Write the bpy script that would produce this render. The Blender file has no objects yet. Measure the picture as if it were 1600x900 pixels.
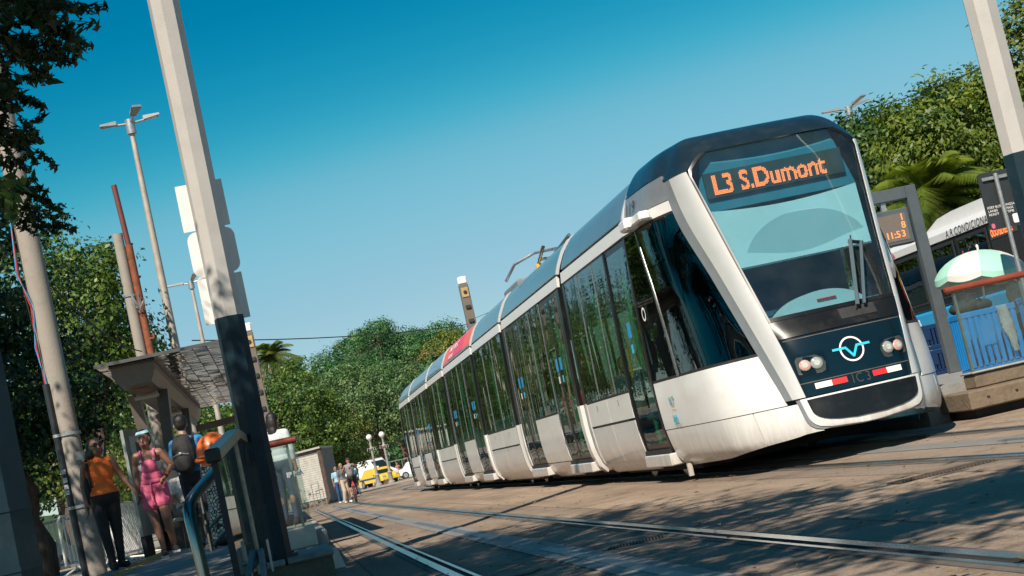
import bpy, math, random
import numpy as np
from mathutils import Matrix, Vector
random.seed(7); RNG = np.random.default_rng(11)
scene = bpy.context.scene
col = scene.collection
PI = math.pi

# ------------------------------------------------------------------ camera
F_PX, ROLL, VPX, VPY, CAM_H = 2500.0, math.radians(12.7), 447.0, 776.0, 0.81
_dY = Vector((VPX - 800, -(VPY - 450), -F_PX)).normalized()
_up = Vector((math.cos(ROLL), math.sin(ROLL), 0)).cross(_dY).normalized()
_dX = _dY.cross(_up)
CAM_R = Matrix((_dX, _dY, _up))          # camera axes -> world axes (X across the track, Y along it)
cam_data = bpy.data.cameras.new('camera')
cam = bpy.data.objects.new('camera', cam_data); col.objects.link(cam)
cam_data.sensor_width = 36; cam_data.lens = 36 * F_PX / 1600
cam_data.clip_start = 0.05; cam_data.clip_end = 4000
cam.matrix_world = Matrix.Translation((0, 0, CAM_H)) @ CAM_R.to_4x4()
scene.camera = cam
scene.render.resolution_x = 1024; scene.render.resolution_y = 576

# ------------------------------------------------------------------ sky, sun, exposure
SUN_AZ, SUN_EL = math.radians(29), math.radians(46)     # light travels towards +Y turned 29 deg to +X
world = bpy.data.worlds.new('World'); scene.world = world; world.use_nodes = True
wn, wl = world.node_tree.nodes, world.node_tree.links
wn.clear()
sky = wn.new('ShaderNodeTexSky'); sky.sky_type = 'NISHITA'; sky.sun_disc = False
sky.sun_elevation = SUN_EL; sky.sun_rotation = PI + SUN_AZ
sky.altitude = 0; sky.air_density = 1.0; sky.dust_density = 0.0; sky.ozone_density = 2.2
EXPOSURE = 0.55
def _vm(op, val):
    q = wn.new('ShaderNodeVectorMath'); q.operation = op; q.inputs[1].default_value = val; return q
tint = _vm('MULTIPLY', (0.0606, 0.1003, 0.1073))           # the sky's radiance brought to display range
cv = wn.new('ShaderNodeRGBCurve')                           # colour grade of the photograph's teal sky, alike in every direction
for k, pts in enumerate((((.118, .0015), (.145, .022), (.19, .17), (.30, .33)), ((.30, .21), (.36, .29), (.50, .50), (.69, .57)), ((.53, .40), (.61, .48), (.77, .655), (.87, .69)))):
    c_ = cv.mapping.curves[k]; c_.points[0].location = (0, 0); c_.points[1].location = (1, (.95, .78, .76)[k])
    for p_ in pts: c_.points.new(*p_)
cv.mapping.update()
back = _vm('MULTIPLY', (10 / 2 ** EXPOSURE,) * 3)
bg = wn.new('ShaderNodeBackground'); bg.inputs['Strength'].default_value = 0.10
wo = wn.new('ShaderNodeOutputWorld')
wl.new(sky.outputs[0], tint.inputs[0]); wl.new(tint.outputs[0], cv.inputs['Color']); wl.new(cv.outputs[0], back.inputs[0]); wl.new(back.outputs[0], bg.inputs['Color']); wl.new(bg.outputs[0], wo.inputs[0])
sun_d = bpy.data.lights.new('sun', 'SUN'); sun_d.energy = 5.0; sun_d.angle = math.radians(0.5)
sun_d.color = (1.0, 0.90, 0.76)
sun = bpy.data.objects.new('sun', sun_d); col.objects.link(sun)
_ld = Vector((math.sin(SUN_AZ) * math.cos(SUN_EL), math.cos(SUN_AZ) * math.cos(SUN_EL), -math.sin(SUN_EL)))
sun.rotation_euler = _ld.to_track_quat('-Z', 'Y').to_euler()
sun.location = (-30, -50, 60)
scene.view_settings.view_transform = 'Standard'; scene.view_settings.look = 'None'
scene.view_settings.exposure = EXPOSURE; scene.view_settings.gamma = 1.0
scene.view_settings.use_curve_mapping = False
try:
    scene.cycles.max_bounces = 8; scene.cycles.transparent_max_bounces = 16
except Exception: pass

# ------------------------------------------------------------------ surveying: where a sight line meets a plane of the place
def _ray(x, y): return CAM_R @ Vector((x - 800, -(y - 450), -F_PX))
def at_z(x, y, z):
    d = _ray(x, y); return Vector((0, 0, CAM_H)) + d * ((z - CAM_H) / d.z)
def at_y(x, y, Y):
    d = _ray(x, y); return Vector((0, 0, CAM_H)) + d * (Y / d.y)
def at_x(x, y, X):
    d = _ray(x, y); return Vector((0, 0, CAM_H)) + d * (X / d.x)

# ------------------------------------------------------------------ materials
MATS = {}
def mat(name, color, rough=0.6, metal=0.0, var=0.0, vscale=6.0, bump=0.0, bscale=40.0, coat=0.0, emit=0.0,
        dirt=0.0, dirt_color=(0.12, 0.08, 0.05), dirt_scale=2.0, spec=0.5, rvar=0.0, stretch=None):
    if name in MATS: return MATS[name]
    m = bpy.data.materials.new(name); m.use_nodes = True; MATS[name] = m
    nt = m.node_tree; n, l = nt.nodes, nt.links
    p = n['Principled BSDF']
    p.inputs['Base Color'].default_value = (*color, 1); p.inputs['Roughness'].default_value = rough
    p.inputs['Metallic'].default_value = metal; p.inputs['Coat Weight'].default_value = coat
    p.inputs['Coat Roughness'].default_value = 0.05; p.inputs['Specular IOR Level'].default_value = spec
    if emit:
        p.inputs['Emission Color'].default_value = (*color, 1); p.inputs['Emission Strength'].default_value = emit
    tc = n.new('ShaderNodeTexCoord'); mp = n.new('ShaderNodeMapping')
    l.new(tc.outputs['Object'], mp.inputs['Vector'])
    if stretch: mp.inputs['Scale'].default_value = stretch
    src = None
    if var:
        t = n.new('ShaderNodeTexNoise'); t.inputs['Scale'].default_value = vscale; t.inputs['Detail'].default_value = 6
        t.inputs['Roughness'].default_value = 0.65
        l.new(mp.outputs[0], t.inputs['Vector'])
        r = n.new('ShaderNodeValToRGB'); r.color_ramp.elements[0].position = 0.3; r.color_ramp.elements[1].position = 0.72
        r.color_ramp.elements[0].color = (*[max(0, c * (1 - var)) for c in color], 1)
        r.color_ramp.elements[1].color = (*[min(1, c * (1 + var)) for c in color], 1)
        l.new(t.outputs['Fac'], r.inputs[0]); src = r.outputs[0]
        if rvar:
            mr = n.new('ShaderNodeMapRange'); mr.inputs['To Min'].default_value = max(0.02, rough - rvar); mr.inputs['To Max'].default_value = rough + rvar
            l.new(t.outputs['Fac'], mr.inputs['Value']); l.new(mr.outputs[0], p.inputs['Roughness'])
    if dirt:
        t2 = n.new('ShaderNodeTexNoise'); t2.inputs['Scale'].default_value = dirt_scale; t2.inputs['Detail'].default_value = 8
        t2.inputs['Roughness'].default_value = 0.7
        l.new(mp.outputs[0], t2.inputs['Vector'])
        r2 = n.new('ShaderNodeValToRGB'); r2.color_ramp.elements[0].position = 0.5; r2.color_ramp.elements[1].position = 0.75
        r2.color_ramp.elements[0].color = (0, 0, 0, 1); r2.color_ramp.elements[1].color = (dirt, dirt, dirt, 1)
        l.new(t2.outputs['Fac'], r2.inputs[0])
        mx = n.new('ShaderNodeMix'); mx.data_type = 'RGBA'
        if src is not None: l.new(src, mx.inputs['A'])
        else: mx.inputs['A'].default_value = (*color, 1)
        mx.inputs['B'].default_value = (*dirt_color, 1); l.new(r2.outputs[0], mx.inputs['Factor']); src = mx.outputs['Result']
    if src is not None: l.new(src, p.inputs['Base Color'])
    if bump:
        t3 = n.new('ShaderNodeTexNoise'); t3.inputs['Scale'].default_value = bscale; t3.inputs['Detail'].default_value = 5
        l.new(mp.outputs[0], t3.inputs['Vector'])
        b = n.new('ShaderNodeBump'); b.inputs['Strength'].default_value = bump; b.inputs['Distance'].default_value = 0.02
        l.new(t3.outputs['Fac'], b.inputs['Height']); l.new(b.outputs[0], p.inputs['Normal'])
    return m

def glass_mat(name, tintc, ior=1.6, wav=0.0, wscale=(1, 1, 1), rough=0.01, dirt=0.0, refl=(0.92, 0.97, 0.95)):
    m = bpy.data.materials.new(name); m.use_nodes = True; MATS[name] = m
    n, l = m.node_tree.nodes, m.node_tree.links
    n.remove(n['Principled BSDF']); out = n['Material Output']
    tr = n.new('ShaderNodeBsdfTransparent'); tr.inputs[0].default_value = (*tintc, 1)
    gl = n.new('ShaderNodeBsdfGlossy'); gl.inputs['Roughness'].default_value = rough; gl.inputs[0].default_value = (*refl, 1)
    fr = n.new('ShaderNodeFresnel'); fr.inputs['IOR'].default_value = ior
    mx = n.new('ShaderNodeMixShader')
    ge = n.new('ShaderNodeNewGeometry'); inv = n.new('ShaderNodeMath'); inv.operation = 'SUBTRACT'; inv.inputs[0].default_value = 1.0; l.new(ge.outputs['Backfacing'], inv.inputs[1])
    fm = n.new('ShaderNodeMath'); fm.operation = 'MULTIPLY'; l.new(fr.outputs[0], fm.inputs[0]); l.new(inv.outputs[0], fm.inputs[1])   # one reflection per sheet: the outer face
    l.new(fm.outputs[0], mx.inputs[0]); l.new(tr.outputs[0], mx.inputs[1]); l.new(gl.outputs[0], mx.inputs[2])
    last = mx.outputs[0]
    tc = n.new('ShaderNodeTexCoord'); mp = n.new('ShaderNodeMapping'); mp.inputs['Scale'].default_value = wscale
    l.new(tc.outputs['Object'], mp.inputs[0])
    if wav:
        t = n.new('ShaderNodeTexNoise'); t.inputs['Scale'].default_value = 1.0; t.inputs['Detail'].default_value = 1.5
        l.new(mp.outputs[0], t.inputs['Vector'])
        b = n.new('ShaderNodeBump'); b.inputs['Strength'].default_value = 1.0; b.inputs['Distance'].default_value = wav
        l.new(t.outputs['Fac'], b.inputs['Height']); l.new(b.outputs[0], gl.inputs['Normal'])
    if dirt:
        df = n.new('ShaderNodeBsdfDiffuse'); df.inputs[0].default_value = (0.55, 0.53, 0.48, 1)
        t2 = n.new('ShaderNodeTexNoise'); t2.inputs['Scale'].default_value = 5; t2.inputs['Detail'].default_value = 8
        l.new(tc.outputs['Object'], t2.inputs['Vector'])
        mr = n.new('ShaderNodeMapRange'); mr.inputs['From Min'].default_value = 0.35; mr.inputs['From Max'].default_value = 0.8
        mr.inputs['To Min'].default_value = dirt * 0.4; mr.inputs['To Max'].default_value = dirt
        l.new(t2.outputs['Fac'], mr.inputs[0])
        m2 = n.new('ShaderNodeMixShader'); l.new(mr.outputs[0], m2.inputs[0]); l.new(last, m2.inputs[1]); l.new(df.outputs[0], m2.inputs[2]); last = m2.outputs[0]
    l.new(last, out.inputs[0]); return m

def leaf_mat(name, dark, light, trans=0.35, rough=0.45):
    m = bpy.data.materials.new(name); m.use_nodes = True; MATS[name] = m
    n, l = m.node_tree.nodes, m.node_tree.links
    p = n['Principled BSDF']; out = n['Material Output']
    a = n.new('ShaderNodeAttribute'); a.attribute_name = 'tone'
    r = n.new('ShaderNodeValToRGB'); r.color_ramp.elements[0].color = (*dark, 1); r.color_ramp.elements[1].color = (*light, 1)
    l.new(a.outputs['Fac'], r.inputs[0]); l.new(r.outputs[0], p.inputs['Base Color'])
    p.inputs['Roughness'].default_value = rough; p.inputs['Specular IOR Level'].default_value = 0.35
    tl = n.new('ShaderNodeBsdfTranslucent'); g = n.new('ShaderNodeMix'); g.data_type = 'RGBA'; g.blend_type = 'MULTIPLY'
    g.inputs['Factor'].default_value = 1; g.inputs['B'].default_value = (1.2, 1.35, 0.5, 1); l.new(r.outputs[0], g.inputs['A']); l.new(g.outputs['Result'], tl.inputs[0])
    mx = n.new('ShaderNodeMixShader'); mx.inputs[0].default_value = trans
    l.new(p.outputs[0], mx.inputs[1]); l.new(tl.outputs[0], mx.inputs[2]); l.new(mx.outputs[0], out.inputs[0])
    return m

# ------------------------------------------------------------------ mesh building
class MB:
    def __init__(s): s.v = []; s.f = []
    def add(s, vs, fs):
        o = len(s.v); s.v += [tuple(p) for p in vs]; s.f += [tuple(i + o for i in q) for q in fs]; return s
    def box(s, a, b):
        (x0, y0, z0), (x1, y1, z1) = a, b
        return s.hexa([(x0, y0, z0), (x1, y0, z0), (x1, y1, z0), (x0, y1, z0), (x0, y0, z1), (x1, y0, z1), (x1, y1, z1), (x0, y1, z1)])
    def hexa(s, v): return s.add(v, [(0, 3, 2, 1), (4, 5, 6, 7), (0, 1, 5, 4), (1, 2, 6, 5), (2, 3, 7, 6), (3, 0, 4, 7)])
    def cbox(s, c, d): return s.box([c[i] - d[i] / 2 for i in range(3)], [c[i] + d[i] / 2 for i in range(3)])
    def bbox(s, a, b, r=0.01):          # box with bevelled edges
        (x0, y0, z0), (x1, y1, z1) = a, b; rr = min(r, abs(x1 - x0) * .45, abs(y1 - y0) * .45, abs(z1 - z0) * .45); vs = []; 
        for sx in (0, 1):
            for sy in (0, 1):
                for sz in (0, 1):
                    X, Y, Z = (x0, x1)[sx], (y0, y1)[sy], (z0, z1)[sz]; ix, iy, iz = (1 - 2 * sx) * rr, (1 - 2 * sy) * rr, (1 - 2 * sz) * rr
                    vs += [(X, Y + iy, Z + iz), (X + ix, Y, Z + iz), (X + ix, Y + iy, Z)]
        def k(sx, sy, sz, a): return (sx * 4 + sy * 2 + sz) * 3 + a
        fs = []
        for sx in (0, 1):
            q = [k(sx, 0, 0, 0), k(sx, 1, 0, 0), k(sx, 1, 1, 0), k(sx, 0, 1, 0)]; fs.append(q if sx else q[::-1])
            q = [k(0, sx, 0, 1), k(1, sx, 0, 1), k(1, sx, 1, 1), k(0, sx, 1, 1)]; fs.append(q[::-1] if sx else q)
            q = [k(0, 0, sx, 2), k(1, 0, sx, 2), k(1, 1, sx, 2), k(0, 1, sx, 2)]; fs.append(q if sx else q[::-1])
        for i in (0, 1):
            for j in (0, 1):
                fs.append([k(0, i, j, 1), k(1, i, j, 1), k(1, i, j, 2), k(0, i, j, 2)]); fs.append([k(i, 0, j, 0), k(i, 1, j, 0), k(i, 1, j, 2), k(i, 0, j, 2)])
                fs.append([k(i, j, 0, 0), k(i, j, 1, 0), k(i, j, 1, 1), k(i, j, 0, 1)])
                for q in (0, 1): fs.append([k(i, j, q, 0), k(i, j, q, 1), k(i, j, q, 2)])
        return s.add(vs, fs)
    def tube(s, pts, r, n=8, cap=True, phase=0.0):
        pts = [Vector(p) for p in pts]; rs = r if isinstance(r, (list, tuple)) else [r] * len(pts)
        vs = []; fs = []; ref = None
        for i, p in enumerate(pts):
            t = (pts[min(i + 1, len(pts) - 1)] - pts[max(i - 1, 0)]).normalized()
            if ref is None: ref = Vector((1, 0, 0)) if abs(t.x) < 0.9 else Vector((0, 1, 0))
            a = (ref - t * ref.dot(t)).normalized(); b = t.cross(a); ref = a
            for k in range(n):
                q = 2 * PI * k / n + phase; vs.append(p + (a * math.cos(q) + b * math.sin(q)) * rs[i])
        for i in range(len(pts) - 1):
            for k in range(n):
                fs.append((i * n + k, i * n + (k + 1) % n, (i + 1) * n + (k + 1) % n, (i + 1) * n + k))
        if cap:
            fs.append(tuple(range(n))[::-1]); fs.append(tuple((len(pts) - 1) * n + k for k in range(n)))
        return s.add(vs, fs)
    def grid(s, P, closed=False):        # P: rows of points
        nr, nc = len(P), len(P[0]); vs = [q for row in P for q in row]; fs = []
        for i in range(nr - 1):
            for j in range(nc - (0 if closed else 1)):
                fs.append((i * nc + j, i * nc + (j + 1) % nc, (i + 1) * nc + (j + 1) % nc, (i + 1) * nc + j))
        return s.add(vs, fs)
    def shell(s, P, N, t):               # solid sheet: grid P pushed along -N by t
        nr, nc = len(P), len(P[0]); a = [Vector(q) for row in P for q in row]
        b = [Vector(q) - Vector(nn) * t for row, nrow in zip(P, N) for q, nn in zip(row, nrow)]; o = nr * nc; fs = []
        for i in range(nr - 1):
            for j in range(nc - 1):
                q = (i * nc + j, i * nc + j + 1, (i + 1) * nc + j + 1, (i + 1) * nc + j); fs.append(q); fs.append(tuple(k + o for k in q[::-1]))
        rim = [j for j in range(nc)] + [i * nc + nc - 1 for i in range(1, nr)] + [(nr - 1) * nc + j for j in range(nc - 2, -1, -1)] + [i * nc for i in range(nr - 2, 0, -1)]
        for i in range(len(rim)):
            p, q = rim[i], rim[(i + 1) % len(rim)]; fs.append((q, p, p + o, q + o))
        return s.add(a + b, fs)
    def prism(s, poly, axis, a0, a1):    # polygon (2D) extruded along axis 'x','y','z'
        n = len(poly)
        def P(u, w, a): return (a, u, w) if axis == 'x' else (u, a, w) if axis == 'y' else (u, w, a)
        vs = [P(u, w, a0) for u, w in poly] + [P(u, w, a1) for u, w in poly]
        return s.add(vs, [tuple(range(n))[::-1], tuple(range(n, 2 * n))] + [(i, (i + 1) % n, n + (i + 1) % n, n + i) for i in range(n)])
    def ell(s, c, r, n=12, m=8, rot=None):
        vs = []; fs = []
        for i in range(m + 1):
            th = PI * i / m
            for k in range(n):
                ph = 2 * PI * k / n; q = Vector((math.sin(th) * math.cos(ph) * r[0], math.sin(th) * math.sin(ph) * r[1], math.cos(th) * r[2]))
                if rot is not None: q = rot @ q
                vs.append(Vector(c) + q)
        for i in range(m):
            for k in range(n): fs.append((i * n + k, (i + 1) * n + k, (i + 1) * n + (k + 1) % n, i * n + (k + 1) % n))
        return s.add(vs, fs)
    def caps(s, a, ra, b, rb, n=10):     # tapered capsule
        a, b = Vector(a), Vector(b); d = b - a; L = d.length
        if L < 1e-6: return s.ell(a, (ra, ra, ra))
        t = d / L; pts = []; rs = []
        for k in range(5):
            q = -PI / 2 + PI / 2 * k / 4; pts.append(a + t * ra * math.sin(q)); rs.append(max(1e-4, ra * math.cos(q)))
        for k in range(5):
            q = PI / 2 * k / 4; pts.append(b + t * rb * math.sin(q)); rs.append(max(1e-4, rb * math.cos(q)))
        return s.tube(pts, rs, n)
    def lathe(s, prof, c, n=16):         # prof: (r, z)
        P = [[(c[0] + r * math.cos(2 * PI * k / n), c[1] + r * math.sin(2 * PI * k / n), c[2] + z) for k in range(n)] for r, z in prof]
        return s.grid(P, True)

def tag(o, label=None, cat=None, group=None, kind=None):
    if label: o['label'] = label
    if cat: o['category'] = cat
    if group: o['group'] = group
    if kind: o['kind'] = kind
    return o
def empty(name, loc=(0, 0, 0), label=None, cat=None, group=None, rz=0.0):
    o = bpy.data.objects.new(name, None); o.empty_display_size = 0.2; col.objects.link(o); o.location = loc; o.rotation_euler.z = rz
    return tag(o, label, cat, group)
def mesh_from(name, mb, smooth=False, ang=40):
    me = bpy.data.meshes.new(name); me.from_pydata([tuple(v) for v in mb.v], [], mb.f)
    if smooth:
        me.shade_smooth()
        if ang: me.set_sharp_from_angle(angle=math.radians(ang))
    return me
def obj(name, mb, m, parent=None, smooth=False, local=False, ang=40):
    """one mesh object; parts are written in world space unless local (then in the frame of the thing)"""
    me = mb if isinstance(mb, bpy.types.Mesh) else mesh_from(name, mb, smooth, ang)
    if m is not None and not me.materials: me.materials.append(m)
    o = bpy.data.objects.new(name, me); col.objects.link(o)
    if parent is not None:
        o.parent = parent
        if not local and parent.type == 'EMPTY': o.matrix_parent_inverse = parent.matrix_basis.inverted() if parent.rotation_euler.z == 0 else Matrix.LocRotScale(parent.location, parent.rotation_euler, None).inverted()
        if not local and parent.type == 'EMPTY': o.matrix_parent_inverse = Matrix.LocRotScale(parent.location, parent.rotation_euler, None).inverted()
    return o
def copy_tree(o, parent=None):
    c = o.copy(); col.objects.link(c); c.parent = parent
    for ch in [x for x in bpy.data.objects if x.parent == o]: copy_tree(ch, c)
    return c
def text_mesh(s, size, mb=None, font_scale_x=1.0, shear=0.0, bold=0.0, space=1.0, align='LEFT'):
    cu = bpy.data.curves.new('t', 'FONT'); cu.body = s; cu.size = size; cu.shear = shear; cu.offset = bold; cu.space_character = space; cu.align_x = align
    cu.resolution_u = 3
    ob = bpy.data.objects.new('t', cu); col.objects.link(ob)
    me = bpy.data.meshes.new_from_object(ob); V = [(v.co.x * font_scale_x, v.co.y) for v in me.vertices]; Fc = [tuple(p.vertices) for p in me.polygons]
    bpy.data.objects.remove(ob); bpy.data.meshes.remove(me); bpy.data.curves.remove(cu)
    return V, Fc
def place_text(s, size, fn, **kw):       # fn maps (u, v) on the lettering plane to a world point
    V, Fc = text_mesh(s, size, **kw); mb = MB(); mb.add([fn(u, v) for u, v in V], Fc); return mb
# ------------------------------------------------------------------ palette
M = {}
M['white'] = mat('tram_white_paint', (0.715, 0.71, 0.695), 0.28, var=0.05, vscale=1.5, coat=0.35, dirt=0.30, dirt_color=(0.40, 0.33, 0.25), dirt_scale=1.6, stretch=(1, 0.7, 1.6))
M['silver'] = mat('tram_silver_paint', (0.60, 0.595, 0.585), 0.26, metal=0.18, var=0.05, vscale=3, coat=0.3)
M['silver_dark'] = mat('tram_grey_paint', (0.24, 0.25, 0.26), 0.32, metal=0.3, var=0.08, vscale=5, coat=0.3)
M['grey_panel'] = mat('tram_brushed_grey', (0.36, 0.37, 0.38), 0.34, metal=0.6, var=0.10, vscale=4, stretch=(1, 1, 4), rvar=0.06)
M['fairing'] = mat('tram_roof_blue_grey', (0.15, 0.175, 0.195), 0.28, metal=0.25, var=0.08, vscale=2.0, coat=0.5, rvar=0.05)
M['cap'] = mat('tram_dark_roof', (0.010, 0.020, 0.028), 0.24, spec=.3, var=0.2, vscale=3, coat=0.2, dirt=0.15, dirt_color=(0.10, 0.08, 0.06), dirt_scale=3)
M['black'] = mat('black_gloss', (0.008, 0.009, 0.010), 0.30, coat=0.08, spec=.3, var=0.2, vscale=4, dirt=0.18, dirt_color=(0.09, 0.075, 0.06), dirt_scale=5)
M['wiper_grey'] = mat('wiper_grey', (0.07, 0.10, 0.12), 0.4, var=0.1)
M['rubber'] = mat('black_rubber', (0.018, 0.018, 0.019), 0.65, var=0.3, vscale=14, bump=0.2)
M['dark'] = mat('dark_underframe', (0.02, 0.018, 0.016), 0.8, var=0.4, vscale=8)
M['steel'] = mat('worn_steel', (0.42, 0.42, 0.42), 0.28, metal=0.9, var=0.15, vscale=8, rvar=0.1)
M['galv'] = mat('galvanised_steel', (0.42, 0.43, 0.43), 0.42, metal=0.7, var=0.18, vscale=14, rvar=0.1)
M['chrome'] = mat('polished_steel', (0.36, 0.315, 0.27), 0.24, metal=1.0, var=0.06, vscale=6)
M['tramglass'] = glass_mat('tram_window_glass', (0.60, 0.70, 0.64), ior=1.9, wav=0.020, wscale=(1.0, 1.1, 0.35))
M['windshield'] = glass_mat('windscreen_glass', (0.68, 0.83, 0.86), ior=1.75, refl=(0.85, 1, 1), dirt=.02)
M['clearglass'] = glass_mat('balustrade_glass', (0.74, 0.82, 0.80), ior=1.5, dirt=0.045)
M['darkglass'] = glass_mat('cab_dark_glass', (0.20, 0.24, 0.24), ior=1.7, wav=0.006, wscale=(1, 1, .6))
M['led'] = mat('led_orange', (1.0, 0.20, 0.05), 0.5, emit=1.0)
M['led_front'] = mat('led_orange_bright', (1.0, 0.20, 0.06), 0.5, emit=1.7)
M['ledbar'] = mat('led_panel', (0.055, 0.075, 0.075), 0.5, var=0.1)
M['trim_sky_teal'] = mat('cab_lining_sky_teal', (0.05, 0.24, 0.32), 0.5, var=0.1)  # teal lining, raised to carry the sky blue reflected in the windscreen
M['blind'] = mat('sun_blind', (0.62, 0.66, 0.66), 0.8, var=0.05, vscale=2)
M['blind_light'] = mat('sun_blind_pocket', (0.50, 0.58, 0.60), 0.7, var=0.05, vscale=2)
M['dash'] = mat('cab_dash', (0.33, 0.42, 0.41), 0.5, var=0.1)
M['red'] = mat('red_vinyl', (0.62, 0.03, 0.03), 0.4, var=0.06)
M['orange_vinyl'] = mat('orange_red_vinyl', (0.72, 0.10, 0.06), 0.4, var=0.08)
M['white_vinyl'] = mat('white_vinyl', (0.78, 0.76, 0.74), 0.4, var=0.04)
M['cyan'] = mat('cyan_vinyl', (0.03, 0.50, 0.70), 0.4)
M['teal_vinyl'] = mat('teal_vinyl', (0.04, 0.30, 0.36), 0.4)
M['navy_panel'] = mat('front_panel_navy', (0.004, 0.013, 0.020), 0.16, coat=0.10, spec=.4, var=0.15, vscale=3)
M['lamp_core'] = mat('lamp_core', (0.62, 0.61, 0.58), 0.3, var=.3, vscale=90)
M['lens'] = mat('lamp_lens', (0.38, 0.39, 0.38), 0.12, coat=0.8, var=0.15, vscale=60)
M['lens_red'] = mat('lamp_lens_red', (0.70, 0.40, 0.36), 0.2, coat=0.6, var=0.15, vscale=80)
M['reflector'] = mat('lamp_reflector', (0.80, 0.80, 0.78), 0.08, metal=1)
M['lampglass'] = glass_mat('lamp_cover_glass', (0.85, 0.87, 0.86), ior=1.2)
M['bluesign'] = mat('blue_sticker', (0.02, 0.27, 0.55), 0.5)
M['yellow'] = mat('yellow_plastic', (0.80, 0.42, 0.04), 0.45, var=0.05)
M['green_pole'] = mat('green_grab_pole', (0.05, 0.32, 0.22), 0.3, var=0.05)
M['tram_floor'] = mat('tram_floor', (0.10, 0.10, 0.10), 0.6, var=0.2)
M['tram_ceiling'] = mat('tram_ceiling', (0.45, 0.46, 0.45), 0.6, var=0.05)
M['seat'] = mat('tram_seat_fabric', (0.03, 0.12, 0.20), 0.8, var=0.2, vscale=30)

def add_grime(m, z0, z1, colr, amt):
    """road grime thrown up on the lower edge of the bodywork, broken up by noise and run-down streaks"""
    n, l = m.node_tree.nodes, m.node_tree.links; p = n['Principled BSDF']; src = p.inputs['Base Color'].links[0].from_socket
    tc = n.new('ShaderNodeTexCoord'); sx = n.new('ShaderNodeSeparateXYZ'); l.new(tc.outputs['Object'], sx.inputs[0])
    mr = n.new('ShaderNodeMapRange'); mr.inputs['From Min'].default_value = z1; mr.inputs['From Max'].default_value = z0; l.new(sx.outputs[2], mr.inputs[0])
    mp = n.new('ShaderNodeMapping'); mp.inputs['Scale'].default_value = (7, 7, .8); l.new(tc.outputs['Object'], mp.inputs[0])
    t = n.new('ShaderNodeTexNoise'); t.inputs['Scale'].default_value = 1.6; t.inputs['Detail'].default_value = 7; t.inputs['Roughness'].default_value = .7; l.new(mp.outputs[0], t.inputs['Vector'])
    r = n.new('ShaderNodeMapRange'); r.inputs['From Min'].default_value = .3; r.inputs['From Max'].default_value = .75; r.inputs['To Min'].default_value = .15; r.inputs['To Max'].default_value = 1; l.new(t.outputs['Fac'], r.inputs[0])
    q = n.new('ShaderNodeMath'); q.operation = 'MULTIPLY'; l.new(mr.outputs[0], q.inputs[0]); l.new(r.outputs[0], q.inputs[1]); q2 = n.new('ShaderNodeMath'); q2.operation = 'MULTIPLY'; q2.inputs[1].default_value = amt; l.new(q.outputs[0], q2.inputs[0])
    mx = n.new('ShaderNodeMix'); mx.data_type = 'RGBA'; l.new(q2.outputs[0], mx.inputs['Factor']); l.new(src, mx.inputs['A']); mx.inputs['B'].default_value = (*colr, 1); l.new(mx.outputs['Result'], p.inputs['Base Color'])
add_grime(M['white'], .16, .70, (.20, .135, .085), .85)
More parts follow.
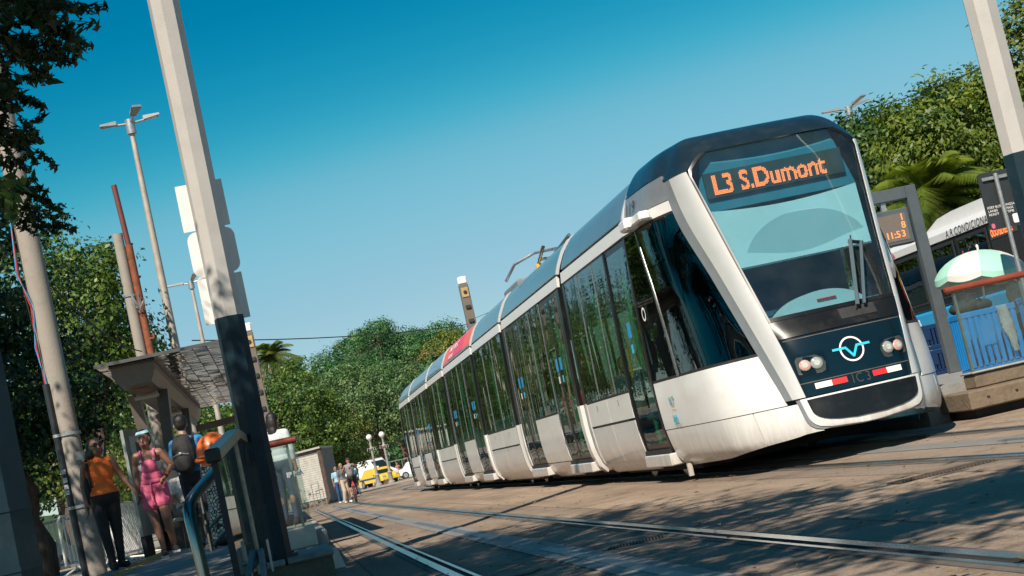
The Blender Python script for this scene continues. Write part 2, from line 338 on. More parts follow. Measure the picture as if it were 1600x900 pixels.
# ------------------------------------------------------------------ ground and tracks
def ground_mat():
    m = bpy.data.materials.new('road_asphalt'); m.use_nodes = True; n, l = m.node_tree.nodes, m.node_tree.links
    p = n['Principled BSDF']; p.inputs['Roughness'].default_value = 0.82; p.inputs['Specular IOR Level'].default_value = 0.3
    tc = n.new('ShaderNodeTexCoord')
    def noise(scale, detail=6, rough=0.6, map_scale=None):
        t = n.new('ShaderNodeTexNoise'); t.inputs['Scale'].default_value = scale; t.inputs['Detail'].default_value = detail; t.inputs['Roughness'].default_value = rough
        if map_scale:
            mp = n.new('ShaderNodeMapping'); mp.inputs['Scale'].default_value = map_scale; l.new(tc.outputs['Object'], mp.inputs[0]); l.new(mp.outputs[0], t.inputs['Vector'])
        else: l.new(tc.outputs['Object'], t.inputs['Vector'])
        return t.outputs['Fac']
    def ramp(src, a, b, ca, cb):
        r = n.new('ShaderNodeValToRGB'); r.color_ramp.elements[0].position = a; r.color_ramp.elements[1].position = b
        r.color_ramp.elements[0].color = (*ca, 1); r.color_ramp.elements[1].color = (*cb, 1); l.new(src, r.inputs[0]); return r.outputs[0]
    def mul(a, b, fac=1.0, mode='MULTIPLY'):
        x = n.new('ShaderNodeMix'); x.data_type = 'RGBA'; x.blend_type = mode; x.inputs['Factor'].default_value = fac
        l.new(a, x.inputs['A']); l.new(b, x.inputs['B']); return x.outputs['Result']
    base = ramp(noise(0.35, 5), 0.3, 0.7, (0.250, 0.187, 0.138), (0.350, 0.268, 0.200))
    grain = mul(ramp(noise(34, 3, 0.85), 0.28, 0.72, (0.58, 0.56, 0.54), (1.32, 1.32, 1.32)), ramp(noise(120, 2, 0.8), 0.3, 0.7, (0.75, 0.75, 0.75), (1.25, 1.25, 1.25)))
    wear = ramp(noise(1.0, 5, 0.6, (1.6, 0.10, 1)), 0.35, 0.7, (0.68, 0.67, 0.66), (1.15, 1.15, 1.15))
    stain = ramp(noise(1.3, 8, 0.72), 0.52, 0.70, (1, 1, 1), (0.52, 0.50, 0.48))
    c = mul(mul(mul(base, grain), wear), stain)
    v = n.new('ShaderNodeTexVoronoi'); v.feature = 'DISTANCE_TO_EDGE'; v.inputs['Scale'].default_value = 0.55
    wn_ = n.new('ShaderNodeTexNoise'); wn_.inputs['Scale'].default_value = 2.2; wn_.inputs['Detail'].default_value = 5; l.new(tc.outputs['Object'], wn_.inputs['Vector'])
    vm = n.new('ShaderNodeVectorMath'); vm.operation = 'MULTIPLY_ADD'; vm.inputs[1].default_value = (0.7, 0.7, 0.7); l.new(wn_.outputs['Color'], vm.inputs[0]); l.new(tc.outputs['Object'], vm.inputs[2])
    l.new(vm.outputs[0], v.inputs['Vector'])
    crack = ramp(v.outputs['Distance'], 0.0, 0.012, (0.45, 0.42, 0.40), (1, 1, 1))
    gate = ramp(noise(0.5, 3), 0.50, 0.60, (0, 0, 0), (1, 1, 1))
    x = n.new('ShaderNodeMix'); x.data_type = 'RGBA'; x.blend_type = 'MULTIPLY'; l.new(gate, x.inputs['Factor']); l.new(c, x.inputs['A']); l.new(crack, x.inputs['B'])
    sx = n.new('ShaderNodeSeparateXYZ'); l.new(tc.outputs['Object'], sx.inputs[0])
    def mth(op, a, b_=None, c_=None):
        q = n.new('ShaderNodeMath'); q.operation = op
        for k_, v_ in enumerate((a, b_, c_)):
            if v_ is None: continue
            if isinstance(v_, (int, float)): q.inputs[k_].default_value = v_
            else: l.new(v_, q.inputs[k_])
        return q.outputs[0]
    wob = mth('MULTIPLY', mth('SUBTRACT', noise(6, 3), .5), .05)
    X_, Y_ = mth('ADD', sx.outputs[0], wob), mth('ADD', sx.outputs[1], wob)
    d1, d2 = mth('ABSOLUTE', mth('SUBTRACT', X_, 1.79)), mth('ABSOLUTE', mth('SUBTRACT', X_, 5.52))
    dm = mth('MINIMUM', d1, d2); inside = mth('LESS_THAN', dm, 1.22)
    seam = mth('LESS_THAN', mth('ABSOLUTE', mth('SUBTRACT', dm, 1.22)), .012)
    cross = mth('MULTIPLY', inside, mth('LESS_THAN', mth('FRACT', mth('DIVIDE', Y_, 3.4)), .0055))
    dark = mth('MAXIMUM', seam, cross)
    sl = n.new('ShaderNodeMix'); sl.data_type = 'RGBA'; sl.blend_type = 'MULTIPLY'; l.new(mth('MULTIPLY', inside, .85), sl.inputs['Factor']); l.new(x.outputs['Result'], sl.inputs['A']); sl.inputs['B'].default_value = (.88, .90, .93, 1)
    jt = n.new('ShaderNodeMix'); jt.data_type = 'RGBA'; jt.blend_type = 'MULTIPLY'; l.new(mth('MULTIPLY', dark, .65), jt.inputs['Factor']); l.new(sl.outputs['Result'], jt.inputs['A']); jt.inputs['B'].default_value = (.25, .22, .2, 1)
    l.new(jt.outputs['Result'], p.inputs['Base Color'])
    b = n.new('ShaderNodeBump'); b.inputs['Strength'].default_value = 0.5; b.inputs['Distance'].default_value = 0.012
    l.new(noise(70, 4, 0.8), b.inputs['Height']); l.new(b.outputs[0], p.inputs['Normal'])
    return m
M['road'] = ground_mat()
g = MB()
xs = [-1500, -300, -60, -12, 0, 3, 6, 9, 16, 60, 300, 1500]; ys = [-300, -40, 0, 6, 10, 14, 18, 24, 32, 45, 70, 110, 200, 500, 2500]
g.grid([[(x, y, 0) for x in xs] for y in ys])
tag(obj('road', g, M['road']), kind='structure')

M['rail'] = mat('rail_head_steel', (0.50, 0.50, 0.50), 0.22, metal=0.95, var=0.12, vscale=3, rvar=0.08, stretch=(8, 0.4, 1))
M['rail_side'] = mat('rail_rusty_lip', (0.16, 0.12, 0.09), 0.55, metal=0.5, var=0.3, vscale=5)
M['groove'] = mat('groove_pit_shade', (0.012, 0.010, 0.009), 0.9)  # near-black stands in for the shade inside grooves and pits not cut out
M['aps'] = mat('power_rail_resin', (0.19, 0.18, 0.17), 0.6, var=0.14, vscale=2.5, dirt=0.3, dirt_color=(0.16, 0.12, 0.09), dirt_scale=3, bump=0.1, bscale=60)
M['aps_steel'] = mat('power_rail_steel', (0.20, 0.20, 0.20), 0.45, metal=0.6, var=0.15, vscale=4)
M['joint_sealant'] = mat('rail_joint_sealant', (0.10, 0.085, 0.07), 0.8, var=0.3, vscale=6)

def path_pts(xc, off, y0, ys, R, ang, n=26):
    """straight from y0 to ys, then an arc bending to +X; off is the lateral offset from the track axis"""
    pts = [Vector((xc + off, y, 0)) for y in np.arange(y0, ys + .1, 2.0)]
    for k in range(1, n + 1):
        a = ang * k / n; c = Vector((xc + R, ys, 0)); pts.append(c + Vector((-math.cos(a), math.sin(a), 0)) * (R - off))
    return pts
def strip(mb, xc, o0, o1, z0, z1, y0=2, ys=66, R=34, ang=1.35):
    a, b = path_pts(xc, o0, y0, ys, R, ang), path_pts(xc, o1, y0, ys, R, ang)
    for i in range(len(a) - 1):
        p, q, r, s = a[i], b[i], b[i + 1], a[i + 1]
        mb.hexa([(p.x, p.y, z0), (q.x, q.y, z0), (r.x, r.y, z0), (s.x, s.y, z0), (p.x, p.y, z1), (q.x, q.y, z1), (r.x, r.y, z1), (s.x, s.y, z1)])
    return mb
T1, T2 = 1.79, 5.52
for name, xc in (('tram_track', T1), ('tram_track', T2)):
    root = tag(empty(name, (xc, 0, 0)), kind='structure')
    for s in (-1, 1):
        c = s * 0.7525
        d = -s                              # the groove lies on the inner side
        r = obj('rail', strip(MB(), xc, c - 0.035, c + 0.035, 0.0, 0.014), M['rail'], root)
        lo, hi = sorted((c + d * 0.035, c + d * 0.085)); obj('groove', strip(MB(), xc, lo, hi, 0.0, 0.004), M['groove'], r)
        lo, hi = sorted((c + d * 0.085, c + d * 0.115)); obj('guard_lip', strip(MB(), xc, lo, hi, 0.0, 0.012), M['rail'], r)
        lo, hi = sorted((c - d * 0.035, c - d * 0.085)); obj('joint_sealant', strip(MB(), xc, lo, hi, 0.0, 0.005), M['joint_sealant'], r)
        lo, hi = sorted((c + d * 0.115, c + d * 0.155)); obj('joint_sealant', strip(MB(), xc, lo, hi, 0.0, 0.005), M['joint_sealant'], r)
    y = 3.0; k = 0
    while y < 64:
        L = 3.0 if k % 3 == 2 else 4.5
        pl = obj('power_rail_plate', MB().bbox((xc - 0.14, y, 0.0), (xc + 0.14, y + L - 0.012, 0.010), 0.003), M['aps'], root)
        if k % 3 != 2: obj('power_rail', MB().box((xc - 0.045, y + .02, 0.0), (xc + 0.045, y + L - 0.03, 0.014)), M['aps_steel'], pl)
        y += L; k += 1
def drain(px, py, ex, ey, n, lab):
    a, b = at_z(px, py, 0), at_z(ex, ey, 0); root = empty('drain_grate', (*((a + b) / 2).xy, 0), lab, 'drain grate', 'drain grates in the road')
    d = (b - a); L = d.length; t = d / L; w = Vector((-t.y, t.x, 0)) * 0.11
    base = MB(); z = Vector((0, 0, 1))
    base.hexa([a - w, b - w, b + w, a + w] + [q + z * .004 for q in (a - w, b - w, b + w, a + w)]); obj('pit', base, M['groove'], root)
    for k in range(n):
        p = a + t * (L * (k + .5) / n); h = t * (L / n * 0.27)
        obj('bar', MB().hexa([p - h - w, p + h - w, p + h + w, p - h + w] + [q + z * .012 for q in (p - h - w, p + h - w, p + h + w, p - h + w)]), M['rail_side'], root)
drain(838, 893, 776, 905, 14, 'slotted drain grate in the bottom edge of the road between the left track rails')
drain(1040, 838, 950, 858, 18, 'slotted drain grate in the shaded road just right of the middle power strip')
drain(1548, 720, 1395, 757, 26, 'long slotted drain grate in sunlit road in front of the tram nose')

# ------------------------------------------------------------------ the tram
XC = T2
tram = empty('tram', (XC, 36, 0), 'long white and silver articulated tram with dark roof stopped on the track', 'tram')
_pz = [.14, .22, .34, .5, .8, 1.13, 1.5, 2.0, 2.8, 2.98, 3.1, 3.3, 3.45, 3.52]; _ph = [1.10, 1.20, 1.265, 1.30, 1.325, 1.325, 1.32, 1.305, 1.268, 1.245, 1.205, 1.10, .97, .82]
def hwp(z): return float(np.interp(z, _pz, _ph))
def side_panel(mb, s, y0, y1, z0, z1, off=0.0, t=0.03, nz=6):
    P, N = [], []
    for i in range(nz + 1):
        z = z0 + (z1 - z0) * i / nz; e = .02; dx = (hwp(z + e) - hwp(z - e)) / (2 * e); n = Vector((s, 0, -dx)).normalized()
        row = [Vector((XC + s * hwp(z), y, z)) + n * off for y in ((y0, y1) if s < 0 else (y1, y0))]; P.append(row[::-1]); N.append([n] * 2)
    return mb.shell(P, N, t)
def sp(name, m, s, y0, y1, z0, z1, off=0.0, t=0.03, nz=6, parent=None, smooth=True):
    return obj(name, side_panel(MB(), s, y0, y1, z0, z1, off, t, nz), m, parent or tram, smooth)
def xat(s, z, off=0.0): return XC + s * (hwp(z) + off)

def windows(s, ys, z0=1.15, z1=2.80, glassm='tramglass'):
    """panes between the y values, with slim bright mullions"""
    for a, b in zip(ys[:-1], ys[1:]):
        sp('window_pane', M[glassm], s, a + .012, b - .012, z0, z1, -0.004, 0.006, 8)
    for y in ys[1:-1]: sp('window_mullion', M['steel'], s, y - .011, y + .011, z0, z1, 0.004, 0.02, 6)
    a, b = min(ys), max(ys)
    sp('window_rail', M['rubber'], s, a, b, z0 - .03, z0, 0.0, 0.03, 2); sp('window_rail', M['rubber'], s, a, b, z1, z1 + .02, 0.0, 0.03, 2)
def door(s, y0, y1, leaves=2):
    d = obj('door', MB(), M['black'], tram); mb = MB(); w = (y1 - y0) / leaves
    for k in range(leaves):
        a, b = y0 + k * w + .008, y0 + (k + 1) * w - .008
        side_panel(mb, s, a, a + .05, .40, 2.80, -.012, .03); side_panel(mb, s, b - .05, b, .40, 2.80, -.012, .03)
        side_panel(mb, s, a + .05, b - .05, .40, .46, -.012, .03, 2); side_panel(mb, s, a + .05, b - .05, 2.74, 2.80, -.012, .03, 2)
    old = d.data; d.data = mesh_from('door', mb, True); d.data.materials.append(M['black'])
    for k in range(leaves):
        a, b = y0 + k * w + .058, y0 + (k + 1) * w - .058
        obj('door_glass', side_panel(MB(), s, a, b, .46, 2.74, -.016, .006, 10), M['tramglass'], d, True)
        yy = b - .04 if k == 0 else a + .04
        obj('grab_handle', MB().tube([(xat(s, 1.3, -.06), yy, 1.28), (xat(s, 1.6, -.07), yy, 1.65)], .014, 6), M['yellow'], d, True)
    yy = (y0 + y1) / 2
    for k, q in enumerate((-.16, .16) if leaves > 1 else (0,)):
        obj('sticker', side_panel(MB(), s, yy + q - .075, yy + q + .075, 1.72, 1.90, -.011, .002, 2), M['bluesign'], d)
        obj('sticker', side_panel(MB(), s, yy + q - .03, yy + q + .05, 1.54, 1.64, -.011, .002, 2), M['white_vinyl'] if k else M['cyan'], d)
    # threshold ledge
    mb = MB(); x0, x1 = sorted((XC + s * 1.16, XC + s * 1.315)); mb.bbox((x0, y0 - .03, .20), (x1, y1 + .03, .34), .012); obj('door_sill', mb, M['white'], d)
    x0, x1 = sorted((XC + s * 1.16, XC + s * 1.30)); obj('step_plate', MB().box((x0, y0, .341), (x1, y1, .395)), M['rubber'], d)
def skirt(s, y0, y1, cols=2, slot=True, z_lo=.15):
    sp('skirt_backing', M['dark'], s, y0, y1, .22, 1.12, -.034, .02)
    w = (y1 - y0) / cols
    for k in range(cols):
        a, b = y0 + k * w + .005, y0 + (k + 1) * w - .005
        sp('skirt_panel', M['white'], s, a, b, .815, 1.12, 0, .03, 4); sp('skirt_panel', M['white'], s, a, b, z_lo, .785, 0, .03, 8)
        yy = (a + b) / 2
        if cols > 1 or True: sp('latch', M['steel'], s, yy - .015, yy + .015, 1.0, 1.075, .004, .008, 2)
    if slot: sp('slot', M['rubber'], s, y0 + .12 * (y1 - y0), y1 - .1 * (y1 - y0), .787, .813, -.004, .02, 1)
def pillar(s, y0, y1, white=True):
    if white: sp('end_pillar', M['white'], s, y0, y1, .17, 1.14, .006, .06, 8)
    else: sp('end_pillar', M['silver'], s, y0, y1, .2, 1.14, .006, .06, 8)
    sp('corner_post', M['black'], s, y0, y1, 1.142, 2.80, .001, .05, 8)
def shell_module(y0, y1, ad=False):
    for s in (-1, 1):
        sp('cantrail', M['white_band'], s, y0, y1, 2.825, 2.975, .004, .04, 3)
        sp('gutter', M['rubber'], s, y0 + .02, y1 - .02, 2.98, 3.02, -.03, .03, 1)
        f = sp('roof_fairing', M['fairing'], s, y0, y1, 3.02, 3.515, 0, .03, 10)
        sp('roof_hoop', M['silver'], s, y0 - .045, y0 + .03, 3.0, 3.50, .012, .04, 8)
        if ad and s < 0:
            obj('advert', side_panel(MB(), s, y0 + .08, y1 - .08, 3.05, 3.42, .004, .003, 8), M['orange_vinyl'], f, True)
            obj('advert_field', side_panel(MB(), s, y0 + 1.6, y1 - 1.2, 3.06, 3.41, .008, .003, 8), M['advert_pink'], f, True)
            for txt, zz, sz, yy in (('#ADOCE O MAR LIVRE', 3.24, .17, y1 - 1.35), ('beba com gelo 3', 3.09, .15, y1 - 1.35)):
                def fn(u, v, zz=zz, yy=yy):
                    z = zz + v; return Vector((XC - hwp(z) - .015, yy - u, z + .004))
                obj('advert_lettering', place_text(txt, sz, fn, bold=.006), M['white_vinyl'], f)
    obj('roof_deck', MB().box((XC - .83, y0, 3.46), (XC + .83, y1, 3.505)), M['dark'], tram)
    obj('floor', MB().box((XC - 1.15, y0, .28), (XC + 1.15, y1, .35)), M['tram_floor'], tram)
    obj('ceiling', MB().box((XC - 1.16, y0, 2.84), (XC + 1.16, y1, 2.88)), M['tram_ceiling'], tram)
    obj('underframe', MB().box((XC - .95, y0 + .1, .10), (XC + .95, y1 - .1, .275)), M['dark'], tram)
def bellows(ya, yb):
    mb = MB(); n = 9
    prof = [.22, .5, 1.13, 2.0, 2.8, 3.1, 3.4]
    for s in (-1, 1):
        P = []
        for i, z in enumerate(prof):
            P.append([(XC + s * (hwp(z) - .10 - (.035 if k % 2 else 0)), ya + (yb - ya) * k / (n - 1), z) for k in range(n)])
        mb.grid(P if s > 0 else [r[::-1] for r in P])
    mb.box((XC - .92, ya, 3.38), (XC + .92, yb, 3.42)); mb.box((XC - 1.05, ya, .20), (XC + 1.05, yb, .24))
    obj('bellows', mb, M['rubber'], tram)
M['white_band'] = mat('tram_white_band', (0.68, 0.67, 0.645), 0.35, var=0.05, vscale=3, coat=0.2, dirt=0.2, dirt_color=(0.45, 0.38, 0.30), dirt_scale=3)
M['advert_pink'] = mat('advert_pink_vinyl', (0.66, 0.04, 0.10), 0.4, var=0.05)
def seats(y0, y1, step=.85):
    y = y0
    while y < y1:
        for s in (-1, 1):
            x = XC + s * .82; st = obj('seat', MB().bbox((x - .36, y, .72), (x + .36, y + .40, .80), .03), M['seat'], tram)
            obj('seat_back', MB().bbox((x - .36, y + .36, .80), (x + .36, y + .43, 1.38), .03), M['seat'], st)
        y += step
def poles(ylist):
    for i, y in enumerate(ylist):
        s = -1 if i % 2 else 1
        obj('grab_pole', MB().tube([(XC + s * .55, y, .35), (XC + s * .55, y, 2.84)], .022, 8), M['green_pole'], tram, True)
        obj('grab_pole', MB().tube([(XC - s * 1.12, y + .3, .35), (XC - s * 1.12, y + .3, 2.84)], .03, 8), M['green_pole'], tram, True)
        
def bogie(yc):
    for dy in (-.85, .85):
        for s in (-1, 1):
            mb = MB(); x = XC + s * .7525
            mb.tube([(x - .06, yc + dy, .315), (x + .06, yc + dy, .315)], .30, 20); w = obj('wheel', mb, M['steel'], tram, True)
            obj('hub', MB().tube([(x - .09, yc + dy, .315), (x + .09, yc + dy, .315)], .12, 12), M['dark'], w, True)
    for s in (-1, 1): obj('bogie_frame', MB().bbox((XC + s * .98 - .05, yc - 1.2, .24), (XC + s * .98 + .05, yc + 1.2, .42), .02), M['dark'], tram)

JN = [21.72, 27.95, 32.5, 38.62, 43.15, 49.35]; GAP = .17
ends = [(17.42, JN[0] - GAP), (JN[0] + GAP, JN[1] - GAP), (JN[1] + GAP, JN[2] - GAP), (JN[2] + GAP, JN[3] - GAP), (JN[3] + GAP, JN[4] - GAP), (JN[4] + GAP, JN[5] - GAP), (JN[5] + GAP, 53.65)]
for j in JN: bellows(j - GAP, j + GAP)
for i, (a, b) in enumerate(ends):
    shell_module(a, b, ad=(i == 3))
    for s in (-1, 1):
        if i in (1, 3, 5):                     # suspended door modules
            L = b - a; pillar(s, a, a + .20); pillar(s, b - .20, b)
            d0, d1 = a + .22, a + .22 + 1.62; e1, e0 = b - .22, b - .22 - 1.62
            door(s, d0, d1); door(s, e0, e1)
            sp('skirt_panel', M['white'], s, d1 + .01, e0 - .01, .40, 1.12, 0, .03, 6); sp('skirt_panel', M['white'], s, d1 + .01, e0 - .01, .15, .385, 0, .03, 4)
            windows(s, [d1 + .01, (d1 + e0) / 2, e0 - .01])
            for yy in (d0 - .005, d1, e0, e1): sp('door_post', M['steel'], s, yy - .012, yy + .012, .36, 2.8, .0, .03, 8)
        elif i in (2, 4):                      # bogie modules
            pillar(s, a, a + .10, False); pillar(s, b - .10, b, False); skirt(s, a + .105, b - .105); L = b - a
            windows(s, [a + .10, a + .10 + (L - .2) * .36, a + .10 + (L - .2) * .68, b - .10])
    if i in (1, 3, 5): poles(list(np.linspace(a + 1.2, b - 1.0, 4))); seats(a + 2.3, b - 2.6)
    else: poles(list(np.linspace(a + .8, b - .6, 4))); seats(a + .6, b - 1.0); bogie((a + b) / 2 if i in (2, 4) else (a + b) / 2 - .2 * (1 if i else -1))
# cab modules: saloon part behind the leading cab and ahead of the trailing one
for (a, b, dy0, dy1, flip) in ((18.72, JN[0] - GAP, 17.46, 18.66, 1), (JN[5] + GAP, 52.35, 52.41, 53.6, -1)):
    for s in (-1, 1):
        if flip > 0: pillar(s, b - .14, b, False); skirt(s, a, b - .145); windows(s, [a, a + .72, a + 1.75, b - .14])
        else: pillar(s, a, a + .14, False); skirt(s, a + .145, b); windows(s, [a + .14, b - 1.75, b - .72, b])
        door(s, dy0, dy1, 1)
        for yy in (dy0 - .005, dy1 + .005): sp('door_post', M['black'], s, yy - .03, yy + .03, .36, 2.8, .003, .03, 8)

# ---- streamlined cab ends: a surface P(u, z); u = 0 nose centre line, 1 windscreen edge, 2 pillar edge, 4 where the saloon begins
CZ = [.14, .31, .64, 1.0, 1.22, 1.42, 2.0, 2.8, 3.1, 3.32]
CT = [[(0, 14.64), (.48, 14.70), (.58, 14.82), (1.0, 15.60), (1.12, 17.42)],
      [(0, 14.57), (.50, 14.64), (.65, 14.77), (1.12, 15.58), (1.245, 17.42)],
      [(0, 14.62), (.545, 14.71), (.70, 14.86), (1.155, 15.62), (1.31, 17.42)],
      [(0, 14.68), (.595, 14.80), (.757, 15.045), (1.165, 15.70), (1.325, 17.42)],
      [(0, 14.75), (.628, 14.87), (.793, 15.16), (1.165, 15.78), (1.325, 17.42)],
      [(0, 14.88), (.658, 14.95), (.825, 15.265), (1.165, 15.85), (1.322, 17.42)],
      [(0, 15.11), (.745, 15.19), (.917, 15.565), (1.19, 16.08), (1.305, 17.42)],
      [(0, 15.40), (.865, 15.49), (1.040, 15.98), (1.20, 16.54), (1.268, 17.42)],
      [(0, 15.51), (.91, 15.60), (1.05, 16.06), (1.155, 16.60), (1.205, 17.42)],
      [(0, 15.60), (.94, 15.70), (1.04, 16.12), (1.10, 16.64), (1.11, 17.42)]]
CX = np.array([[p[0] for p in r] for r in CT]); CY = np.array([[p[1] for p in r] for r in CT])
def _cr(xs, ys, x):                      # smooth interpolation through knots
    xs = np.asarray(xs, float); i = int(np.clip(np.searchsorted(xs, x) - 1, 0, len(xs) - 2)); h = xs[i + 1] - xs[i]; t = (x - xs[i]) / h
    sl = lambda k: (ys[k + 1] - ys[k]) / (xs[k + 1] - xs[k])
    def tg(k):
        if k == 0: return sl(0)
        if k == len(xs) - 1: return sl(k - 1)
        a, b = sl(k - 1), sl(k); return 0.0 if a * b <= 0 else 2 * a * b / (a + b)
    a, b = tg(i) * h, tg(i + 1) * h
    return (2 * t**3 - 3 * t**2 + 1) * ys[i] + (t**3 - 2 * t**2 + t) * a + (-2 * t**3 + 3 * t**2) * ys[i + 1] + (t**3 - t**2) * b
_cc = {}
def cabP(u, z):
    s = -1 if u < 0 else 1; u = min(abs(u), 4.0); key = round(z, 4)
    if key not in _cc: _cc[key] = ([_cr(CZ, CX[:, k], z) for k in range(5)], [_cr(CZ, CY[:, k], z) for k in range(5)])
    hx, hy = _cc[key]
    X = _cr([-1, 0, 1, 2, 3, 4], [-hx[1]] + hx, u); Y = _cr([0, 1, 2, 3, 4], hy, u) if u > 1 else hy[0] + (hy[1] - hy[0]) * u * u
    return Vector((s * X, Y, z))
def cabN(u, z):
    e = .02; a = cabP(u + e, z) - cabP(u - e, z); b = cabP(u, z + e) - cabP(u, z - e); n = a.cross(b).normalized(); return n if n.y < 0.05 or abs(n.x) > .5 else -n
def cab_patch(mb, uL, uR, z0, z1, nu=14, nz=12, off=0.0, t=.02, flip=1):
    """uL, uR: numbers or functions of z"""
    P, N = [], []
    for i in range(nz + 1):
        z = z0 + (z1 - z0) * i / nz; a = uL(z) if callable(uL) else uL; b = uR(z) if callable(uR) else uR; rp, rn = [], []
        for k in range(nu + 1):
            u = a + (b - a) * k / nu; n = cabN(u, z)
            if n.dot(Vector((cabP(u, z).x, -1.0 if abs(u) < 1.5 else -.2, 0))) < 0: n = -n
            p = cabP(u, z) + n * off; rp.append(p); rn.append(n)
        P.append(rp); N.append(rn)
    if flip < 0:
        P = [[Vector((-p.x, YREF - p.y, p.z)) for p in r] for r in P]; N = [[Vector((-n.x, -n.y, n.z)) for n in r] for r in N]
    P = [[Vector((XC + p.x, p.y, p.z)) for p in r] for r in P]
    return mb.shell(P, N, t)
YREF = 17.42 + 53.65
def valance_z(u): return float(np.interp(abs(u), [1.2, 1.9, 2.5, 3.2, 4.0], [.305, .300, .265, .195, .165]))
def valance_patch(mb, u0, u1, z1, nu, nz, off, t, flip):
    P, N = [], []
    for i in range(nz + 1):
        rp, rn = [], []
        for k in range(nu + 1):
            u = u0 + (u1 - u0) * k / nu; z = valance_z(u) + (z1 - valance_z(u)) * i / nz; n = cabN(u, z)
            if n.dot(Vector((cabP(u, z).x, -1.0 if abs(u) < 1.5 else -.2, 0))) < 0: n = -n
            p = cabP(u, z) + n * off; rp.append(p if flip > 0 else Vector((-p.x, YREF - p.y, p.z))); rn.append(n if flip > 0 else Vector((-n.x, -n.y, n.z)))
        P.append([Vector((XC + p.x, p.y, p.z)) for p in rp]); N.append(rn)
    return mb.shell(P, N, t)
def ws_edge(lim):
    return lambda z: lim if z < 3.10 else lim - (z - 3.10) / .20 * .34
for flip in (1, -1):
    def cp(name, m, uL, uR, z0, z1, nu=14, nz=12, off=0.0, t=.02, parent=None):
        return obj(name, cab_patch(MB(), uL, uR, z0, z1, nu, nz, off, t, flip), m, parent or tram, True, ang=35)
    def both(name, m, a, b, z0, z1, **k):
        cp(name, m, a, b, z0, z1, **k); cp(name, m, (lambda z: -(b(z) if callable(b) else b)), (lambda z: -(a(z) if callable(a) else a)), z0, z1, **k)
    # windscreen with black border
    e = ws_edge(.93); e2 = ws_edge(1.0)
    ws = cp('windscreen', M['windshield'], lambda z: -e(z), e, 1.46, 3.285, 24, 24, -.006, .006)
    mb = MB(); cab_patch(mb, e, e2, 1.42, 3.30, 3, 24, 0, .02, flip); cab_patch(mb, lambda z: -e2(z), lambda z: -e(z), 1.42, 3.30, 3, 24, 0, .02, flip)
    cab_patch(mb, -.93, .93, 1.42, 1.46, 18, 2, 0, .02, flip); obj('windscreen_frame', mb, M['black'], tram, True)
    both('front_pillar', M['silver'], 1.005, 1.72, .645, 3.13, nu=8, nz=30, off=.006, t=.03)
    both('pillar_edge', M['silver_dark'], 1.73, 2.02, .645, 3.13, nu=4, nz=30, off=.003, t=.03)
    cp('cowl', M['black'], -1.0, 1.0, 1.235, 1.415, 20, 6, .002, .02)
    fp = cp('front_panel', M['navy_panel'], -1.0, 1.0, .645, 1.228, 24, 14, .0, .02)
    # lower bumper in layers: dark band, pale lip, black cover
    def rb(w, zb): return lambda z: w * math.sqrt(max(0.02, 1 - max(0.0, (zb + .17 - z) / .175) ** 2.6)) if z < zb + .17 else w
    r1, r2, r3 = rb(1.55, .30), rb(1.28, .31), rb(1.0, .365)
    bw = cp('bumper_band', M['silver_dark'], lambda z: -r1(z), r1, .295, .63, 28, 14, .010, .04)
    obj('bumper_lip', cab_patch(MB(), lambda z: -r2(z), r2, .305, .63, 28, 14, .022, .03, flip), M['white'], bw, True)
    obj('coupler_cover', cab_patch(MB(), lambda z: -r3(z), r3, .365, .612, 28, 14, .034, .03, flip), M['black'], bw, True)
    # side of the cab
    both('cab_lower_panel', M['white'], 2.03, 3.985, .605, 1.13, nu=18, nz=8)
    for sg_ in (1, -1):
        for a_, b_ in ((.9, 2.55), (2.565, 3.985)):
            lo_, hi_ = (a_, b_) if sg_ > 0 else (-b_, -a_); obj('cab_valance', valance_patch(MB(), lo_, hi_, .597, 14, 10, -.004, .02, flip), M['white'], tram, True, ang=35)
    both('cab_window', M['darkglass'], lambda z: 2.06, lambda z: 3.50, 1.16, 2.795, nu=18, nz=16, off=-.004, t=.006)
    both('cab_quarter_window', M['darkglass'], 3.53, 3.98, 1.16, 2.795, nu=6, nz=16, off=-.003, t=.006)
    both('window_mullion', M['steel'], 3.50, 3.53, 1.14, 2.79, nu=1, nz=16, off=.004, t=.02)
    both('window_rail', M['rubber'], 2.03, 3.985, 1.13, 1.16, nu=18, nz=1); both('window_rail', M['rubber'], 2.03, 3.985, 2.795, 2.815, nu=18, nz=1)
    both('cantrail', M['white_band'], 2.03, 3.985, 2.82, 2.935, nu=18, nz=3, off=.006, t=.03)
    both('cab_shoulder', M['grey_panel'], 2.03, 3.985, 2.945, 3.21, nu=18, nz=6, off=0.0, t=.03)
    # dark roof cap
    def zb(u):
        u = abs(u)
        return 3.302 if u < .64 else 3.302 - (u - .64) / .36 * .19 if u < 1.0 else 3.135 if u < 1.9 else 3.135 + (u - 1.9) / .5 * .085 if u < 2.4 else 3.22
    us = [-4 + 8 * k / 64 for k in range(65)]; P = []
    for i in range(11):
        q = PI / 2 * i / 10; row = []
        for u in us:
            b = cabP(u, zb(u)); n = cabN(u, zb(u)); tt = i / 10; s_ = tt; Q = Vector((b.x * .62, b.y + (17.42 - b.y) * .42, 0))
            z = zb(u) + (3.57 - zb(u)) * (1 - (1 - tt) ** 2.1); p = Vector((b.x + (Q.x - b.x) * s_ * .85, b.y + (Q.y - b.y) * s_ * .85, z))
            if i == 0: p = p + Vector((0, 0, 0))
            row.append(Vector((XC + p.x, p.y, p.z)) if flip > 0 else Vector((XC - p.x, YREF - p.y, p.z)))
        P.append(row)
    mb = MB(); mb.grid(P); top = len(mb.v) - 65; mb.f.append(tuple(range(top, top + 65)))
    obj('cab_roof', mb, M['cap'], tram, True, ang=60)
    if flip < 0: continue
